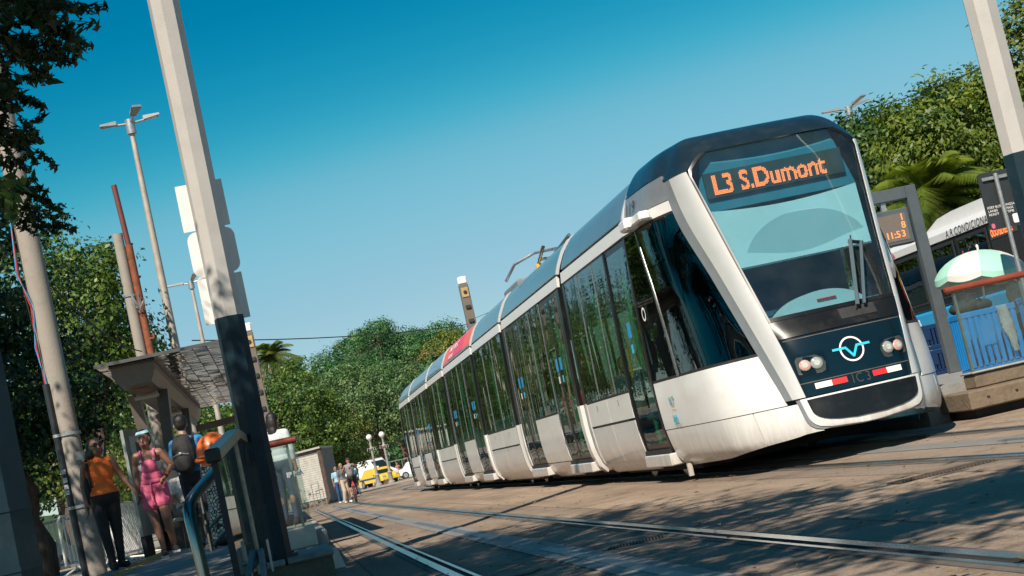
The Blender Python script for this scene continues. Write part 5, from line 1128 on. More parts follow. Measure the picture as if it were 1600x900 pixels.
def street_lamp(x, y, H, label, heads, r=.10, lamp=.75):
    root = empty('street_lamp', (x, y, 0), label, 'street lamp', 'tall street lamps with flat heads')
    obj('pole', MB().tube([(x, y, 0), (x, y, H)], [r * 1.35, r * .55], 12), M['lamp_pole'], root, True)
    obj('collar', MB().tube([(x, y, H - .15), (x, y, H + .2)], r * 1.1, 10), M['galv'], root, True)
    for az, tilt in heads:
        d = Vector((math.cos(az), math.sin(az), tilt)); s = Vector((-math.sin(az), math.cos(az), 0)); o = Vector((x, y, H + .1))
        arm = obj('arm', MB().tube([o, o + d * .36], .03, 8), M['galv'], root, True)
        a, b2 = o + d * .32, o + d * (.32 + lamp); w = .13; u = Vector((0, 0, 1)); mb = MB()
        mb.hexa([a - s * w * .6, a + s * w * .6, b2 + s * w, b2 - s * w, a - s * w * .5 + u * .10, a + s * w * .5 + u * .10, b2 + s * w * .8 + u * .05, b2 - s * w * .8 + u * .05])
        obj('lamp_head', mb, M['lamp_alu'], root); obj('lamp_glass', MB().hexa([a + d * .08 - s * w * .45 - u * .012, a + d * .08 + s * w * .45 - u * .012, b2 - d * .05 + s * w * .8 - u * .012, b2 - d * .05 - s * w * .8 - u * .012, a + d * .08 - s * w * .45 - u * .002, a + d * .08 + s * w * .45 - u * .002, b2 - d * .05 + s * w * .8 - u * .002, b2 - d * .05 - s * w * .8 - u * .002]), M['lens'], arm)
    return root
street_lamp(-1.79, 38, 10.1, 'tall street lamp with three flat heads left of the grey mast', ((PI + .1, .02), (0.2, .16), (-1.2, .30)), .105, .38)
street_lamp(-2.12, 70, 10.6, 'distant street lamp seen between the first lamp and the grey mast', ((PI, .02), (0.0, .15), (-1.3, .2)), .12)
street_lamp(24.0, 58, 10.5, 'distant street lamp poking above the right tram roof corner', ((PI, .02), (0.3, .25), (-1.3, .2)), .13)
# station light columns
M['column_grey'] = mat('column_grey', (0.15, 0.125, 0.10), .5, var=.1, vscale=4)
def light_column(x, y, H, z0, label):
    root = empty('light_column', (x, y, z0), label, 'light column', 'grey light columns with a row of small lamps')
    obj('shaft', MB().bbox((x - .17, y - .14, z0), (x + .17, y + .14, H - .3), .02), M['column_grey'], root)
    obj('cap', MB().bbox((x - .175, y - .145, H - .298), (x + .175, y + .145, H), .05), M['sign_white'], root)
    e = obj('top_lamp', MB().bbox((x - .13, y - .17, H - .78), (x + .13, y - .141, H - .42), .01), mat('lamp_amber', (.45, .30, .12), .5, var=.2), root)
    obj('lens', MB().tube([(x, y - .19, H - .60), (x, y - .171, H - .60)], .07, 14), M['rubber'], e, True)
    k = 0; z = H - 1.15
    while z > z0 + 1.4: obj('small_lamp', MB().bbox((x - .10, y - .20, z - .07), (x + .10, y - .141, z + .07), .02), M['shelter_dark'], root); z -= .52
light_column(-.14, 50, 6.3, PZ, 'grey light column half hidden behind the tall mast and dark foot')
light_column(7.85, 58, 7.25, 0, 'grey light column standing up behind the roof of the tram')

# ------------------------------------------------------------------ crowd barriers
M['barrier'] = mat('white_barrier_paint', (0.76, 0.75, 0.72), .5, metal=.2, var=.15, vscale=10, dirt=.3, dirt_color=(.3, .22, .15), dirt_scale=6)
def barrier(x, y, rz, label, z=.30, lean=0.0):
    root = empty('crowd_barrier', (x, y, z), label, 'barrier', 'white crowd barriers behind the platform', rz)
    root.rotation_euler.x = lean
    W, Hh = 1.9, 1.02
    def o(n, mb): return obj(n, mb, M['barrier'], root, True, local=True)
    o('frame', MB().tube([(-W / 2, 0, .18), (-W / 2, 0, Hh - .08), (-W / 2 + .08, 0, Hh), (W / 2 - .08, 0, Hh), (W / 2, 0, Hh - .08), (W / 2, 0, .18), (-W / 2, 0, .18)], .02, 8))
    for k in range(19): o('bar', MB().tube([(-W / 2 + .1 * (k + .5), 0, .18), (-W / 2 + .1 * (k + .5), 0, Hh)], .008, 5))
    for s in (-1, 1): o('foot', MB().tube([(s * .65, -.3, .015), (s * .65, -.05, .10), (s * .65, 0, .2), (s * .65, .05, .10), (s * .65, .3, .015)], .015, 6))
barrier(-4.75, 31.5, .15, 'white crowd barrier left of the concrete pole, nearest the picture edge')
barrier(-4.4, 32.4, .5, 'white crowd barrier set at an angle behind the leftmost one')
barrier(-3.35, 29.0, 1.05, 'white crowd barrier between the concrete pole and the woman in orange')
barrier(-2.85, 28.4, 1.25, 'white crowd barrier standing between the two walking women', lean=-.1)
barrier(-2.62, 28.2, 1.40, 'white crowd barrier tipped against its neighbour by the notice board', lean=-.2)

# ------------------------------------------------------------------ overhead cables
def cable(name, a, b, sag, r, label, n=16):
    a, b = Vector(a), Vector(b); pts = [a.lerp(b, t) - Vector((0, 0, sag * 4 * t * (1 - t))) for t in np.linspace(0, 1, n)]
    tag(obj(name, MB().tube(pts, r, 5), M['rubber']), label, 'cable', 'overhead cables')
cable('overhead_cable', at_y(300, 532, 70), at_y(900, 470, 120), .8, .028, 'thin cable crossing the sky in front of the hill')
cable('overhead_cable', (24.0, 58, 10.4), at_y(1720, 15, 30), .25, .016, 'thin cable running from the distant right lamp to the picture edge')
cable('overhead_cable', (24.0, 58, 10.3), (10, 75, 7.0), .4, .012, 'short thin cable dropping from the distant right lamp behind the tram')
cable('overhead_cable', (-2.9, 24, 4.9), (-2.42, 35.8, 4.6), .25, .014, 'brownish cable hanging from the concrete pole to the cut off pole')
# ------------------------------------------------------------------ people
def fused(name, prims, m, parent, voxel, smooth_it=3):
    """one continuous surface from tapered limbs and rounded volumes"""
    mb = MB()
    for p in prims:
        if p[0] == 'c': mb.caps(p[1], p[2], p[3], p[4], 10)
        else: mb.ell(p[1], p[2], 14, 10, p[3] if len(p) > 3 else None)
    o = obj(name, mb, m, parent, True, local=True, ang=None)
    r = o.modifiers.new('fuse', 'REMESH'); r.mode = 'VOXEL'; r.voxel_size = voxel; r.use_smooth_shade = True
    s = o.modifiers.new('soften', 'SMOOTH'); s.factor = .5; s.iterations = smooth_it
    return o
SKIN = {}
def skin(tone):
    return mat('skin_%d' % int(tone[0] * 1000), tone, .5, var=.08, vscale=20)
def cloth(name, c, var=.12, vscale=25, rough=.8): return mat('cloth_' + name, c, rough, var=var, vscale=vscale, bump=.15, bscale=90)
V3 = Vector
def lerp(a, b, t): return Vector(a).lerp(Vector(b), t)
def person(loc, rz, label, J, skin_c, top=None, bottom=None, shoes=None, hair=None, voxel=.007, group=None, k=1.0, extra=None, head_turn=0.0, head_tilt=0.0, chest=(.155, .105), hips=(.165, .115), face=True, sole=None):
    """J: joints in the person's own frame (facing -Y, feet at z=0, metres)"""
    D = dict(head=(0, -.01, 1.50), neck=(0, 0, 1.36), chest=(0, 0, 1.20), waist=(0, 0, 1.04), pelvis=(0, 0, .90),
             shL=(-.165, 0, 1.31), elL=(-.21, .01, 1.06), haL=(-.21, -.03, .82), shR=(.165, 0, 1.31), elR=(.21, .01, 1.06), haR=(.21, -.03, .82),
             hiL=(-.085, 0, .88), knL=(-.09, -.02, .48), anL=(-.09, .02, .09), hiR=(.085, 0, .88), knR=(.09, -.02, .48), anR=(.09, .02, .09), toeL=(-.10, -.15, .03), toeR=(.10, -.15, .03))
    D.update(J); D = {q: Vector(v) * k for q, v in D.items()}
    root = empty('person', loc, label, 'person', group, rz)
    R = Matrix.Rotation(head_turn, 3, 'Z') @ Matrix.Rotation(head_tilt, 3, 'Y'); hc = D['head']; hr = .095 * k
    H = lambda v: hc + R @ (Vector(v) * k)
    pr = [('e', hc + V3((0, 0, .02 * k)), (.076 * k, .095 * k, .105 * k), R), ('e', H((0, -.02, -.055)), (.058 * k, .070 * k, .065 * k), R), ('c', D['neck'] - V3((0, 0, .04)), .056 * k, hc - V3((0, -.01, .05)), .050 * k)]
    if face: pr += [('c', H((0, -.092, .01)), .010 * k, H((0, -.108, -.025)), .014 * k), ('e', H((-.077, 0, -.005)), (.012 * k, .02 * k, .03 * k), R), ('e', H((.077, 0, -.005)), (.012 * k, .02 * k, .03 * k), R), ('e', H((0, -.083, -.062)), (.022 * k, .012 * k, .010 * k), R)]
    cw, cd = chest; hw_, hd = hips
    tor = [('e', D['chest'] + V3((0, 0, .02)), (cw * k, cd * k, .17 * k)), ('e', D['waist'], (cw * .84 * k, cd * .86 * k, .15 * k)), ('e', D['pelvis'], (hw_ * k, hd * k, .125 * k)), ('c', D['shL'] * .92 + D['neck'] * .08, .058 * k, D['shR'] * .92 + D['neck'] * .08, .058 * k), ('c', D['neck'] - V3((0, 0, .03)), .06 * k, D['chest'], .10 * k)]
    arms, legs, feet = [], [], []
    for s in 'LR':
        arms += [('c', D['sh' + s], .050 * k, D['el' + s], .038 * k), ('c', D['el' + s], .037 * k, D['ha' + s], .026 * k)]
        legs += [('c', D['hi' + s], .088 * k, D['kn' + s], .056 * k), ('c', D['kn' + s], .054 * k, D['an' + s], .034 * k), ('e', lerp(D['kn' + s], D['an' + s], .3) + V3((0, .012, 0)), (.052 * k, .055 * k, .12 * k))]
        feet += [('c', D['an' + s] - V3((0, -.02, .03)), .042 * k, D['toe' + s], .034 * k)]
        # hand: palm and five fingers
        w = D['ha' + s]; d = (w - D['el' + s]).normalized(); side = d.cross(V3((0, 1, .001))).normalized(); fwd = side.cross(d).normalized()
        palm = w + d * .05 * k; arms += [('c', w, .026 * k, w + d * .03 * k, .030 * k), ('e', palm, (.022 * k, .036 * k, .045 * k)), ('c', palm - fwd * .022 * k, .013 * k, palm + fwd * .022 * k, .013 * k)]
        for q in range(4):
            b0 = palm + d * .035 * k + fwd * (-.028 + .019 * q) * k; L = (.055, .066, .062, .050)[q] * k; inw = -side * (1 if s == 'L' else -1)
            m_ = b0 + (d + inw * .25).normalized() * L * .55; arms += [('c', b0, .0095 * k, m_, .009 * k), ('c', m_, .009 * k, m_ + (d * .75 + inw * .65).normalized() * L * .5, .008 * k)]
        t0 = w + d * .02 * k - fwd * .025 * k; arms += [('c', t0, .011 * k, t0 + (d * .7 - fwd * .7).normalized() * .05 * k, .009 * k)]
    fused('body', pr + tor + arms + legs + feet, skin(skin_c), root, voxel)
    if face:
        for s in (-1, 1):
            obj('eye', MB().ell(H((s * .032, -.086, .018)), (.013 * k, .006 * k, .008 * k), 8, 6, R), mat('eye_dark', (.02, .015, .012), .2), root, True, local=True)
            obj('eyebrow', MB().caps(H((s * .018, -.094, .042)), .004 * k, H((s * .048, -.082, .044)), .004 * k, 6), mat('brow_dark', (.015, .010, .008), .8), root, True, local=True)
        obj('mouth', MB().ell(H((0, -.094, -.062)), (.022 * k, .006 * k, .008 * k), 10, 6, R), mat('lips', (.20, .06, .05), .5), root, True, local=True)
    if top:
        inf = .012; t = [('e', p[1], tuple(q + inf for q in p[2])) for p in tor[:2]]
        if top.get('hip', True): t.append(('e', D['pelvis'] + V3((0, 0, .05)), ((hw_ + .008) * k, (hd + .012) * k, .11 * k)))
        t.append(('c', D['shL'] * .78 + D['neck'] * .22, .060 * k, D['shR'] * .78 + D['neck'] * .22, .060 * k)); t.append(('c', D['neck'] - V3((0, 0, .06)), .068 * k, D['chest'], .115 * k))
        if top.get('collar'): t.append(('c', D['neck'] - V3((0, 0, .05)), .066 * k, D['neck'] + V3((0, 0, .012)), .060 * k))
        L = top.get('sleeve', 0)
        for s in 'LR':
            if L > 0: t.append(('c', D['sh' + s], .064 * k, lerp(D['sh' + s], D['el' + s], min(1, L)), .054 * k))
            if L > 1: t.append(('c', D['el' + s], .054 * k, lerp(D['el' + s], D['ha' + s], min(.97, L - 1)), .040 * k))
        fused('top', t, top['m'], root, voxel)
    if bottom:
        b = [('e', D['pelvis'], ((hw_ + .016) * k, (hd + .016) * k, .135 * k))]; L = bottom.get('len', 2); fl = bottom.get('flare', 0)
        if bottom.get('high'): b.append(('e', D['waist'] - V3((0, 0, .05)), ((cw * .9 + .012) * k, (cd * .9 + .014) * k, .10 * k)))
        for s in 'LR':
            b.append(('c', D['hi' + s], .098 * k, lerp(D['hi' + s], D['kn' + s], min(1, L)), (.070 + fl) * k))
            if L > 1: b.append(('c', D['kn' + s], (.068 + fl) * k, lerp(D['kn' + s], D['an' + s], min(1, L - 1)), (.046 + fl * .8) * k))
        fused('trousers' if L > 1 else 'shorts', b, bottom['m'], root, voxel)
    if shoes:
        for s in 'LR':
            a, t_ = D['an' + s], D['toe' + s]; d = (t_ - a); d.z = 0; d = d.normalized() if d.length > 1e-3 else V3((0, -1, 0))
            sh_ = fused('shoe', [('c', a + V3((0, 0, -.005)) - d * .01, .050 * k, a + V3((0, 0, -.045)) - d * .04 * k, .046 * k), ('c', a - V3((0, 0, .045)) - d * .04 * k, .043 * k, t_ + V3((0, 0, .008)), .040 * k)], shoes, root, voxel)
            if sole:
                a2 = a - d * .08 * k; a2.z = a.z - .088 * k; t2 = t_ + d * .035 * k; t2.z = t_.z - .03 * k; w_ = V3((-d.y, d.x, 0)) * .042 * k; u = V3((0, 0, .028 * k))
                obj('sole', MB().hexa([a2 - w_, a2 + w_, t2 + w_, t2 - w_, a2 - w_ + u, a2 + w_ + u, t2 + w_ + u, t2 - w_ + u]), sole, sh_, local=True)
    if hair:
        hp = [('e', H((0, .032, .050)), (.085 * k, .088 * k, .088 * k), R)] + [('e', H(c), tuple(q * k for q in r), R) for c, r in hair.get('blobs', [])]
        fused('hair', hp, hair.get('m', mat('hair_black', (.010, .008, .007), .55, var=.4, vscale=40)), root, voxel)
    if extra: extra(root, D, H, R, k, voxel)
    return root

brown, tan = (.200, .098, .060), (.260, .140, .090)
light_skin = (.36, .21, .15)
whitec = cloth('white', (.62, .62, .60)); blackc = cloth('black', (.012, .012, .013), .3); darksole = mat('sole_white', (.55, .54, .52), .6, var=.15)
# woman in orange, sunglasses, bag strap
def ex_orange(root, D, H, R, k, vx):
    g = MB()
    for s in (-1, 1): g.ell(H((s * .033, -.090, .018)), (.031 * k, .012 * k, .021 * k), 10, 6, R)
    g.caps(H((-.02, -.094, .026)), .004, H((.02, -.094, .026)), .004, 6)
    for s in (-1, 1): g.caps(H((s * .062, -.080, .022)), .004, H((s * .080, 0, .015)), .004, 6)
    obj('sunglasses', g, mat('sunglass_black', (.008, .008, .009), .12, coat=.6), root, True, local=True)
    obj('bag_strap', MB().tube([D['shL'] + V3((.035, -.075, .02)), D['shL'] + V3((.03, -.12, -.12)), D['waist'] + V3((-.13, -.10, .0))], .018, 6).tube([D['shL'] + V3((.035, -.06, .055)), D['shL'] + V3((.03, .06, .05))], .018, 6), blackc, root, True, local=True)
    fused('handbag', [('e', D['waist'] + V3((-.17, .05, -.02)), (.055, .12, .20))], blackc, root, vx)
zP = PZ + .003
person((-2.17, 20.44, zP), .12, 'woman in an orange sleeveless top, black trousers and sunglasses, holding hands', dict(shL=(-.17, 0, 1.33), elL=(-.225, .02, 1.08), haL=(-.225, -.02, .83), shR=(.165, 0, 1.33), elR=(.26, .02, 1.09), haR=(.375, -.03, .90), knL=(-.075, -.05, .48), anL=(-.05, -.02, .09), toeL=(-.02, -.16, .03), hiR=(.085, 0, .88), knR=(.075, .02, .48), anR=(.06, .06, .10), toeR=(.12, -.09, .035), head=(.005, -.02, 1.53), neck=(0, 0, 1.38)), brown,
       top=dict(m=cloth('orange', (.75, .15, .018), .08), collar=True), bottom=dict(m=blackc, len=2, high=False), shoes=cloth('black_shoe', (.012, .012, .012), .2), k=1.0,
       hair=dict(blobs=[((0, .05, .0), (.10, .085, .11)), ((-.05, .03, -.05), (.06, .07, .09)), ((.05, .05, -.04), (.055, .06, .08)), ((-.085, .04, -.075), (.045, .05, .07)), ((0, .03, .09), (.07, .07, .05))]), head_turn=.38, extra=ex_orange, chest=(.165, .12), hips=(.175, .13))
# woman in pink dungaree shorts and headband
def ex_pink(root, D, H, R, k, vx):
    pinkm = MATS['cloth_pink']
    for s in (-1, 1):
        obj('strap', MB().tube([D['chest'] + V3((s * .085, -.125, .03)), V3((D['shL'].x * -s * .55 if s < 0 else D['shR'].x * .55, -.075, D['shR'].z + .035)) if s > 0 else V3((-D['shR'].x * .55, -.075, D['shR'].z + .035)), V3((s * .088, .02, D['shR'].z + .062)), V3((s * .08, .10, D['chest'].z + .05))], .019, 6), pinkm, root, True, local=True)
        obj('buckle', MB().cbox(D['chest'] + V3((s * .085, -.145, .05)), (.03, .008, .03)), M['steel'], root, local=True)
    fused('undershirt', [('e', D['chest'] + V3((0, .004, -.02)), (.158, .112, .10)), ('e', D['waist'], (.135, .10, .12))], whitec, root, vx)
    fused('bib', [('e', D['chest'] + V3((0, -.030, -.03)), (.118, .105, .115)), ('e', D['waist'] + V3((0, 0, -.01)), (.143, .112, .13))], pinkm, root, vx)
    obj('belt', MB().lathe([(.148, -.02), (.152, 0), (.148, .02)], D['waist'] + V3((0, 0, -.06)), 20), pinkm, root, True, local=True)
    obj('belt_tie', MB().tube([D['waist'] + V3((-.01, -.135, -.06)), D['waist'] + V3((-.03, -.15, -.2)), D['waist'] + V3((-.02, -.155, -.31))], .014, 5), pinkm, root, True, local=True)
    P = []
    for i, zz in enumerate((.070, .092, .108)):
        P.append([H((.090 * math.cos(q) * (1 - .12 * i), .012 + .100 * math.sin(q) * (1 - .12 * i), zz + .010 - .010 * math.sin(-q))) for q in np.linspace(0, 2 * PI, 25)[:-1]])
    obj('headband', MB().grid(P, True), cloth('headband', (.30, .52, .60), .15), root, True, local=True)
    w = lerp(D['elR'], D['haR'], .82); d = (D['haR'] - D['elR']).normalized()
    obj('watch', MB().tube([w - d * .012, w + d * .012], .034, 12), M['rubber'], root, True, local=True)
    obj('bracelet', MB().tube([w - d * .045, w - d * .03], .034, 12), M['orange'], root, True, local=True)
    obj('necklace', MB().tube([D['neck'] + V3((.062 * math.cos(q), -.012 + .055 * math.sin(q), -.028 + .014 * math.sin(q))) for q in np.linspace(0, 2 * PI, 21)], .004, 5), mat('gold', (.6, .42, .2), .3, metal=1), root, True, local=True)
pinkc = cloth('pink', (.72, .14, .25), .10)
person((-1.60, 20.95, zP), -.05, 'young woman in pink dungaree shorts with a pale headband, walking', dict(shL=(-.155, 0, 1.32), elL=(-.19, .02, 1.08), haL=(-.20, -.03, .86), shR=(.155, 0, 1.32), elR=(.275, .03, 1.13), haR=(.155, -.12, .98), knL=(-.06, -.03, .48), anL=(-.02, -.02, .09), toeL=(-.01, -.17, .03), knR=(.085, -.10, .50), anR=(.11, .02, .13), toeR=(.14, -.13, .07), head=(-.01, -.02, 1.52), neck=(0, 0, 1.37)), (.240, .120, .076),
       top=None, bottom=dict(m=pinkc, len=.42, flare=.045, high=True), shoes=cloth('sneaker', (.025, .025, .028), .3), sole=darksole,
       hair=dict(blobs=[((0, .06, .0), (.085, .07, .10))]), head_turn=-.12, head_tilt=-.06, extra=ex_pink, chest=(.145, .10), hips=(.165, .12))
# man in blue shirt with black backpack, seen from behind
def ex_pack(root, D, H, R, k, vx, m=None, m2=None):
    m = m or cloth('backpack', (.014, .014, .016), .3); c = D['chest']
    fused('backpack', [('e', c + V3((0, .20, -.06)) * 1, (.165, .115, .27)), ('e', c + V3((0, .18, .10)), (.14, .10, .13)), ('e', c + V3((0, .28, -.13)), (.125, .06, .14))], m, root, vx)
    for s in (-1, 1): obj('pack_strap', MB().tube([c + V3((s * .10, .14, .12)), V3((s * .115, .02, D['shR'].z + .068)), V3((s * .12, -.10, D['shR'].z - .03)), c + V3((s * .145, -.09, -.16)), c + V3((s * .15, .08, -.22))], .02, 6), m, root, True, local=True)
    obj('zip', MB().tube([c + V3((-.11, .335, -.05)), c + V3((0, .352, -.02)), c + V3((.11, .335, -.05))], .005, 4), M['galv'], root, local=True)
    obj('emblem', MB().prism([(-.018, c.z - .01), (.018, c.z - .01), (0, c.z - .035)], 'y', .345, .352), M['white_vinyl'], root, local=True)
person((-1.13, 21.6, zP), PI - .25, 'man in a blue shirt with a large black backpack, seen from behind', dict(head=(.045, -.05, 1.535), elL=(-.22, -.02, 1.06), haL=(-.17, -.16, .95), elR=(.22, -.02, 1.06), haR=(.18, -.14, .95), neck=(.01, -.01, 1.38), anR=(.10, .03, .09)), light_skin,
       top=dict(m=cloth('blue_shirt', (.02, .16, .34), .12), sleeve=1.0), bottom=dict(m=cloth('dark_jeans', (.012, .018, .030), .3)), shoes=blackc, hair=dict(blobs=[((0, .055, .02), (.08, .06, .09))]), head_turn=.35, extra=ex_pack, k=1.07)
# passenger sitting on the bench
person((-1.42, 24.1, PZ), .3, 'seated passenger in a striped white shirt and grey trousers on the bench', dict(pelvis=(0, .0, .56), waist=(0, -.02, .70), chest=(0, -.03, .87), neck=(0, -.05, 1.03), head=(0, -.08, 1.17), shL=(-.16, -.03, .98), elL=(-.2, -.05, .74), haL=(-.12, -.26, .66), shR=(.16, -.03, .98), elR=(.2, -.05, .74), haR=(.12, -.26, .66), hiL=(-.09, -.02, .54), knL=(-.12, -.42, .52), anL=(-.11, -.42, .09), toeL=(-.11, -.58, .03), hiR=(.09, -.02, .54), knR=(.12, -.42, .52), anR=(.11, -.42, .09), toeR=(.11, -.58, .03)), tan,
       top=dict(m=cloth('striped', (.50, .48, .47), .5, 60), sleeve=.6), bottom=dict(m=cloth('grey_trouser', (.12, .12, .12))), shoes=whitec, hair=dict(), voxel=.012)
# person with long dark hair behind the platform end glass
person((.02, 23.0, zP), PI - .5, 'person with long dark hair in a pale shirt behind the platform end glass', dict(head=(0, -.04, 1.51)), tan, top=dict(m=cloth('pale_shirt', (.50, .53, .54), .08), sleeve=1.5), bottom=dict(m=cloth('blue_jeans', (.03, .05, .09), .2)), shoes=blackc, k=.99,
       hair=dict(blobs=[((0, .07, -.03), (.085, .06, .14)), ((0, .09, -.16), (.075, .045, .13)), ((.03, .10, -.26), (.045, .03, .10))]), voxel=.009)
# far pedestrians
person((2.42, 67.0, .0), .5, 'pedestrian in beige trousers and dark top beside the cyclist', dict(elR=(.24, -.1, 1.12), haR=(.36, -.22, 1.05), knL=(-.10, -.1, .48), anL=(-.15, -.05, .09), toeL=(-.2, -.2, .03)), tan, top=dict(m=cloth('grey_top', (.10, .12, .14)), sleeve=.7), bottom=dict(m=cloth('beige', (.42, .33, .24), .08), flare=.02), shoes=whitec, hair=dict(), voxel=.016, k=1.03)
person((4.0, 92.0, .0), PI + .2, 'pedestrian in blue clothes walking away, right of the cyclist', dict(knL=(-.09, -.12, .50), anL=(-.09, .10, .10), toeL=(-.09, -.06, .05)), tan, top=dict(m=cloth('teal_blue', (.02, .14, .24)), sleeve=.8), bottom=dict(m=cloth('blue_trouser', (.02, .06, .14))), shoes=blackc, hair=dict(), voxel=.016, k=1.06)
person((2.32, 71.0, .0), .2, 'pedestrian in a pale blue top half hidden behind the cyclist', dict(), tan, top=dict(m=cloth('pale_blue', (.25, .42, .52)), sleeve=.7), bottom=dict(m=cloth('blue_trouser', (.02, .06, .14))), shoes=whitec, hair=dict(m=mat('cap_navy', (.01, .02, .04), .7)), voxel=.016)
person((10.6, 150.0, .0), .3, 'distant pedestrian in a pink top by the parked white car', dict(), tan, top=dict(m=cloth('rose', (.45, .16, .14)), sleeve=.7), bottom=dict(m=blackc), shoes=blackc, hair=dict(), voxel=.02, face=False)
# cyclist with bicycle
bx0, by0 = 2.62, 63.4
bike = empty('bicycle', (bx0, by0, 0), 'red framed bicycle ridden away down the track', 'bicycle')
redp = mat('bike_red', (.42, .05, .02), .35, coat=.4)
for dy, nm in ((-.52, 'rear'), (.52, 'front')):
    ty = obj('wheel', MB().tube([(bx0, by0 + dy + .315 * math.cos(q), .335 + .315 * math.sin(q)) for q in np.linspace(0, 2 * PI, 25)], .022, 6), M['rubber'], bike, True)
    sp2 = MB()
    for k in range(10): q = 2 * PI * k / 10; sp2.tube([(bx0, by0 + dy, .335), (bx0, by0 + dy + .3 * math.cos(q), .335 + .3 * math.sin(q))], .003, 3)
    obj('spokes', sp2, M['steel'], ty)
fr = MB()
for a, b2 in (((0, -.52, .335), (0, -.10, .30)), ((0, -.52, .335), (0, -.18, .82)), ((0, -.10, .30), (0, -.20, .90)), ((0, -.10, .30), (0, .40, .78)), ((0, -.18, .80), (0, .40, .85)), ((0, .38, .95), (0, .52, .335))): fr.tube([(bx0 + a[0], by0 + a[1], a[2]), (bx0 + b2[0], by0 + b2[1], b2[2])], .02, 6)
obj('frame', fr, redp, bike, True); obj('saddle', MB().ell((bx0, by0 - .22, .93), (.08, .13, .04), 10, 6), M['rubber'], bike, True)
obj('handlebar', MB().tube([(bx0 - .3, by0 + .30, 1.05), (bx0, by0 + .38, 1.0), (bx0 + .3, by0 + .30, 1.05)], .014, 6), M['steel'], bike, True)
obj('rear_light', MB().cbox((bx0, by0 - .42, .72), (.06, .03, .08)), M['red'], bike); obj('mudguard', MB().cbox((bx0, by0 - .62, .66), (.07, .2, .02)), redp, bike)
def ex_cyc(root, D, H, R, k, vx):
    m = cloth('grey_pack', (.16, .15, .15), .25); c = D['chest']
    fused('backpack', [('e', c + V3((.03, .20, -.14)), (.14, .11, .24)), ('e', c + V3((.03, .27, -.2)), (.11, .06, .12))], m, root, vx)
    obj('pack_badge', MB().ell(c + V3((.03, .31, .04)), (.04, .02, .03), 8, 6), M['red'], root, True, local=True)
    obj('bag_strap', MB().tube([c + V3((-.13, .09, .13)), c + V3((0, .13, .03)), c + V3((.14, .1, -.1))], .018, 5), blackc, root, True, local=True)
    obj('cap', MB().ell(H((0, .0, .07)), (.095, .105, .07), 12, 8, R).ell(H((0, -.11, .05)), (.06, .07, .012), 10, 6, R), mat('cap_navy', (.01, .02, .04), .7), root, True, local=True)
person((bx0, by0 - .15, .0), PI, 'cyclist in a grey vest and cap with a grey backpack riding away', dict(pelvis=(0, .05, 1.00), waist=(0, 0, 1.13), chest=(0, -.06, 1.28), neck=(0, -.12, 1.43), head=(0, -.17, 1.57), shL=(-.17, -.10, 1.39), elL=(-.30, -.25, 1.18), haL=(-.29, -.45, 1.07), shR=(.17, -.10, 1.39), elR=(.30, -.25, 1.18), haR=(.29, -.45, 1.07), hiL=(-.09, .03, .96), knL=(-.12, -.30, .70), anL=(-.12, -.12, .36), toeL=(-.12, -.26, .30), hiR=(.09, .03, .96), knR=(.12, -.22, .58), anR=(.12, -.08, .20), toeR=(.12, -.22, .15)), (.30, .15, .09),
       top=dict(m=cloth('grey_vest', (.20, .21, .22))), bottom=dict(m=cloth('dark_shorts', (.02, .02, .025)), len=.85), shoes=blackc, hair=dict(), voxel=.016, extra=ex_cyc, k=1.04)
# ------------------------------------------------------------------ kiosk, far crossing, cars
kio = empty('kiosk', (1.0, 80, .1), 'pale metal kiosk with closed roller shutter beside the track', 'kiosk')
M['shutter'] = mat('shutter_grey', (.58, .55, .50), .6, metal=.2, var=.15, vscale=4, dirt=.4, dirt_color=(.2, .15, .1), dirt_scale=3)
M['kiosk_dark'] = mat('kiosk_brown', (.085, .06, .05), .7, var=.4, vscale=5)
M['kiosk_side'] = mat('kiosk_side_grey', (.17, .16, .15), .8, var=.3, vscale=3)
kN = at_y(511, 745, 79.0); kL = at_y(464, 750, 81.0); kR = at_y(527, 740, 82.5); kN.z = kL.z = kR.z = 0; kB = kL + kR - kN
def quadbox(mb, a, b, c, d, z0, z1): return mb.hexa([(p.x, p.y, z) for z in (z0, z1) for p in (a, b, c, d)])
obj('body', quadbox(MB(), kL, kN, kR, kB, .12, 2.75), M['kiosk_side'], kio)
f = (kN - kL); fn_ = Vector((f.y, -f.x, 0)).normalized()
for k in range(20):
    z0, z1 = .32 + k * .11, .32 + k * .11 + .10; a, b2 = kL + f * .04, kL + f * .86; obj('shutter_slat', quadbox(MB(), a + fn_ * .035, b2 + fn_ * .035, b2, a, z0, z1), M['shutter'], kio)
obj('corner_post', quadbox(MB(), kL + f * .88 + fn_ * .06, kN + fn_ * .06, kN, kL + f * .88, .12, 2.78), M['kiosk_dark'], kio)
obj('roof', quadbox(MB(), kL + fn_ * .14 - f * .04, kN + fn_ * .14 + f * .03, kR + f * .03, kB - f * .04, 2.75, 2.84), M['cream'], kio)
obj('base', quadbox(MB(), kL + fn_ * .08, kN + fn_ * .08, kR, kB, 0, .12), M['old_concrete'], kio)
cf = empty('metal_frame', (1.3, 78, 0), 'small bare metal frame leaning at the kiosk shutter', 'frame')
p0 = kL + f * .62 + fn_ * .35; p1 = kL + f * .85 + fn_ * .35
obj('tubes', MB().tube([p0, p0 + Vector((0, 0, 1.1)), p1 + Vector((0, 0, 1.15)), p1], .022, 6).tube([p0 + Vector((0, 0, .6)), p1 + Vector((0, 0, .62))], .018, 6), M['galv'], cf, True)
tag(obj('far_pavement', MB().box((-3, 116, -.05), (60, 119.2, .09)), M['stone']), kind='structure')
tag(obj('kiosk_pavement', MB().box((-3, 72.01, -.05), (.55, 116, .12)), M['old_concrete']), kind='structure')
